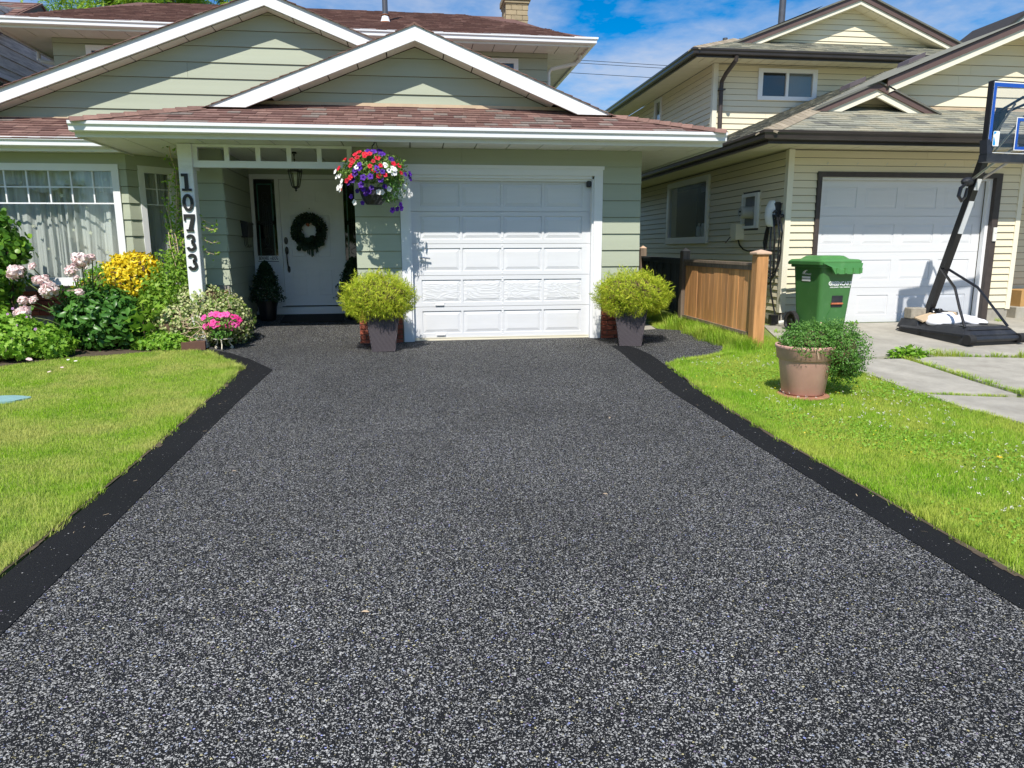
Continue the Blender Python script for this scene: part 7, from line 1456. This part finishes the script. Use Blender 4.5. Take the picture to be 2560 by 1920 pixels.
t = thing('small_weed', 'tiny weed at the bottom of the neighbour garage door beside the hoop base', 'weed', (6.35, .02, .12)); P_, n_ = shell((6.35, .0, gz(6.35, 0)+.02), (.07, .05, .05), 40, .3, .2, -.1, rp)
foliage('foliage', leaves(P_, n_, .035, LEAF, .5, 0, .3, rp), 'geranium_leaf', t)
# loose straw and crumbs on the dark border
g = G()
for i in range(24):
    s = rp.rand(); x, y = ((-1.72+rp.uniform(0, .16), rp.uniform(-6.5, -1.8)) if s < .5 else (rp.uniform(2.34, 2.5), rp.uniform(-7, -2.6))) ; a = rp.uniform(0, 3.14); l_ = rp.uniform(.008, .03); z = gz(x, y)+.0095
    g.add([(x, y, z), (x+l_*math.cos(a), y+l_*math.sin(a), z+.003), (x+l_*math.cos(a)-.002, y+l_*math.sin(a)+.003, z+.003), (x-.002, y+.003, z)], [(0, 1, 2, 3)])
lab(part('straw_bits', g, 'flash_tan', None, kind='stuff'), 'loose bits of dry grass blown onto the black driveway border', 'debris')
# ------------------------------------------------------------------ trees
def tree(lab_, x, y, h, r, n, seed, cat='tree', name='cedar_tree', mat='tree_leaf', z0=.3, size=(.13, .26)):
    rs = np.random.RandomState(seed); t = thing(name, lab_, cat, (x, y, 0)); part('trunk', G().tube([(x, y, 0), (x+.1, y, h*.5), (x, y, h*.95)], [.22, .14, .04], 8), 'twig', t); VF = []; g = G()
    for k in range(46):
        f = z0+(1-z0)*(k+.5)/46; a = k*2.4+rs.uniform(-.3, .3); L_ = r*(1-f)**.7*rs.uniform(.75, 1.15)+.12; tip = (x+L_*math.cos(a), y+L_*math.sin(a), h*f-.12*L_); g.tube([(x, y, h*f), tip], [.04, .01], 5)
        m = max(8, int(n/46*(L_/r+.25))); s = rs.rand(m)**.7; P_ = np.array((x, y, h*f))+(np.array(tip)-np.array((x, y, h*f)))*s[:, None]*1.08+rs.normal(size=(m, 3))*np.array((.22, .22, .16))*(L_*.45+.15)
        VF.append(leaves(P_, rs.normal(size=(m, 3)), rs.uniform(size[0], size[1], m), THREAD, .5, .5, 0, rs))
    part('branch', g, 'twig', t, kind='stuff'); foliage('crown', cat_(VF), mat, t)
tree('left cedar tree with bright green sprays behind the upper roof', -9.0, 15.5, 15, 4.4, 52000, 3, size=(.16, .32)); tree('middle cedar tree poking above the roof ridge', -7.2, 15.5, 14, 3.8, 42000, 4, size=(.16, .32))
tree('thin cedar top just visible above the roof ridge left of the gable', -6.0, 17, 11.8, 2.0, 12000, 5); tree('cedar top hidden mostly behind the peak of the big gable', -4.7, 18, 12.6, 2.2, 12000, 6)
t = thing('roof_sprout', 'tiny green sprout growing at the right end of the garage roof', 'plant', (2.75, 1.2, 3.0)); P_ = np.array([(2.78+.02*rp.normal(), 1.2, 2.93+.2*rp.rand()) for _ in range(26)]); foliage('foliage', leaves(P_, rp.normal(size=(26, 3)), .035, LEAF, .5, 0, .3, rp), 'vine_leaf', t)
# unseen trees and street added behind the camera: darker window reflections, less sky fill
struct('added_road', sheet([(-60, -24), (60, -24), (60, -16), (-60, -16)], .02, thick=.04), 'concrete')
for i in range(7):
    x = -33+i*11+rp.uniform(-2, 2); t = thing('added_street_tree', 'unseen leafy tree added across the street for dark reflections, tree %s from the left' % ['first', 'second', 'third', 'fourth', 'fifth', 'sixth', 'seventh'][i], 'tree', (x, -31, 0), group='unseen trees added across the street')
    part('trunk', G().tube([(x, -31, -1), (x, -31, 4)], [.3, .2], 8), 'twig', t); P_, n_ = shell((x, -31, 4.4), (5.2, 3.2, 3.6), 2600, .5, .12, -1, rp, 3, i); foliage('crown', leaves(P_, n_, rp.uniform(.3, .6, len(P_)), ROUND, .8, 0, 0, rp), 'tree_leaf', t)
    part('inner_crown', blob((x, -31, 4.3), (4.4, 2.6, 3.0), .1, i, 2), 'stem', t)
# stray bits on the paving
for i, (x, y, a, l_) in enumerate(((1.05, -5.9, .3, .03), (2.0, -6.6, 1.2, .05), (-.2, -7.0, 2.1, .035), (1.5, -4.3, .8, .03), (-1.1, -5.2, 2.6, .03), (.6, -3.3, 1.9, .03), (2.2, -4.9, .1, .05))):
    V, F = leaves(np.array([(0, 0, 0.)]), np.array([(0.2, 0, 1.)]), l_, LEAF, .3); o = part('fallen_leaf', npmesh('fallen_leaf', V, F, 'flash_tan'), 'flash_tan', None); o.location = (x, y, gz(x, y)+.012)
    lab(o, 'dry tan leaf scrap on the driveway, '+['right of middle, near half', 'near the right border, near half', 'nearest the camera', 'right of the middle, half way up', 'close to the left border', 'furthest up towards the garage', 'beside the right border, half way up'][i], 'leaf scrap'); o['group'] = 'dry leaf scraps on the driveway'
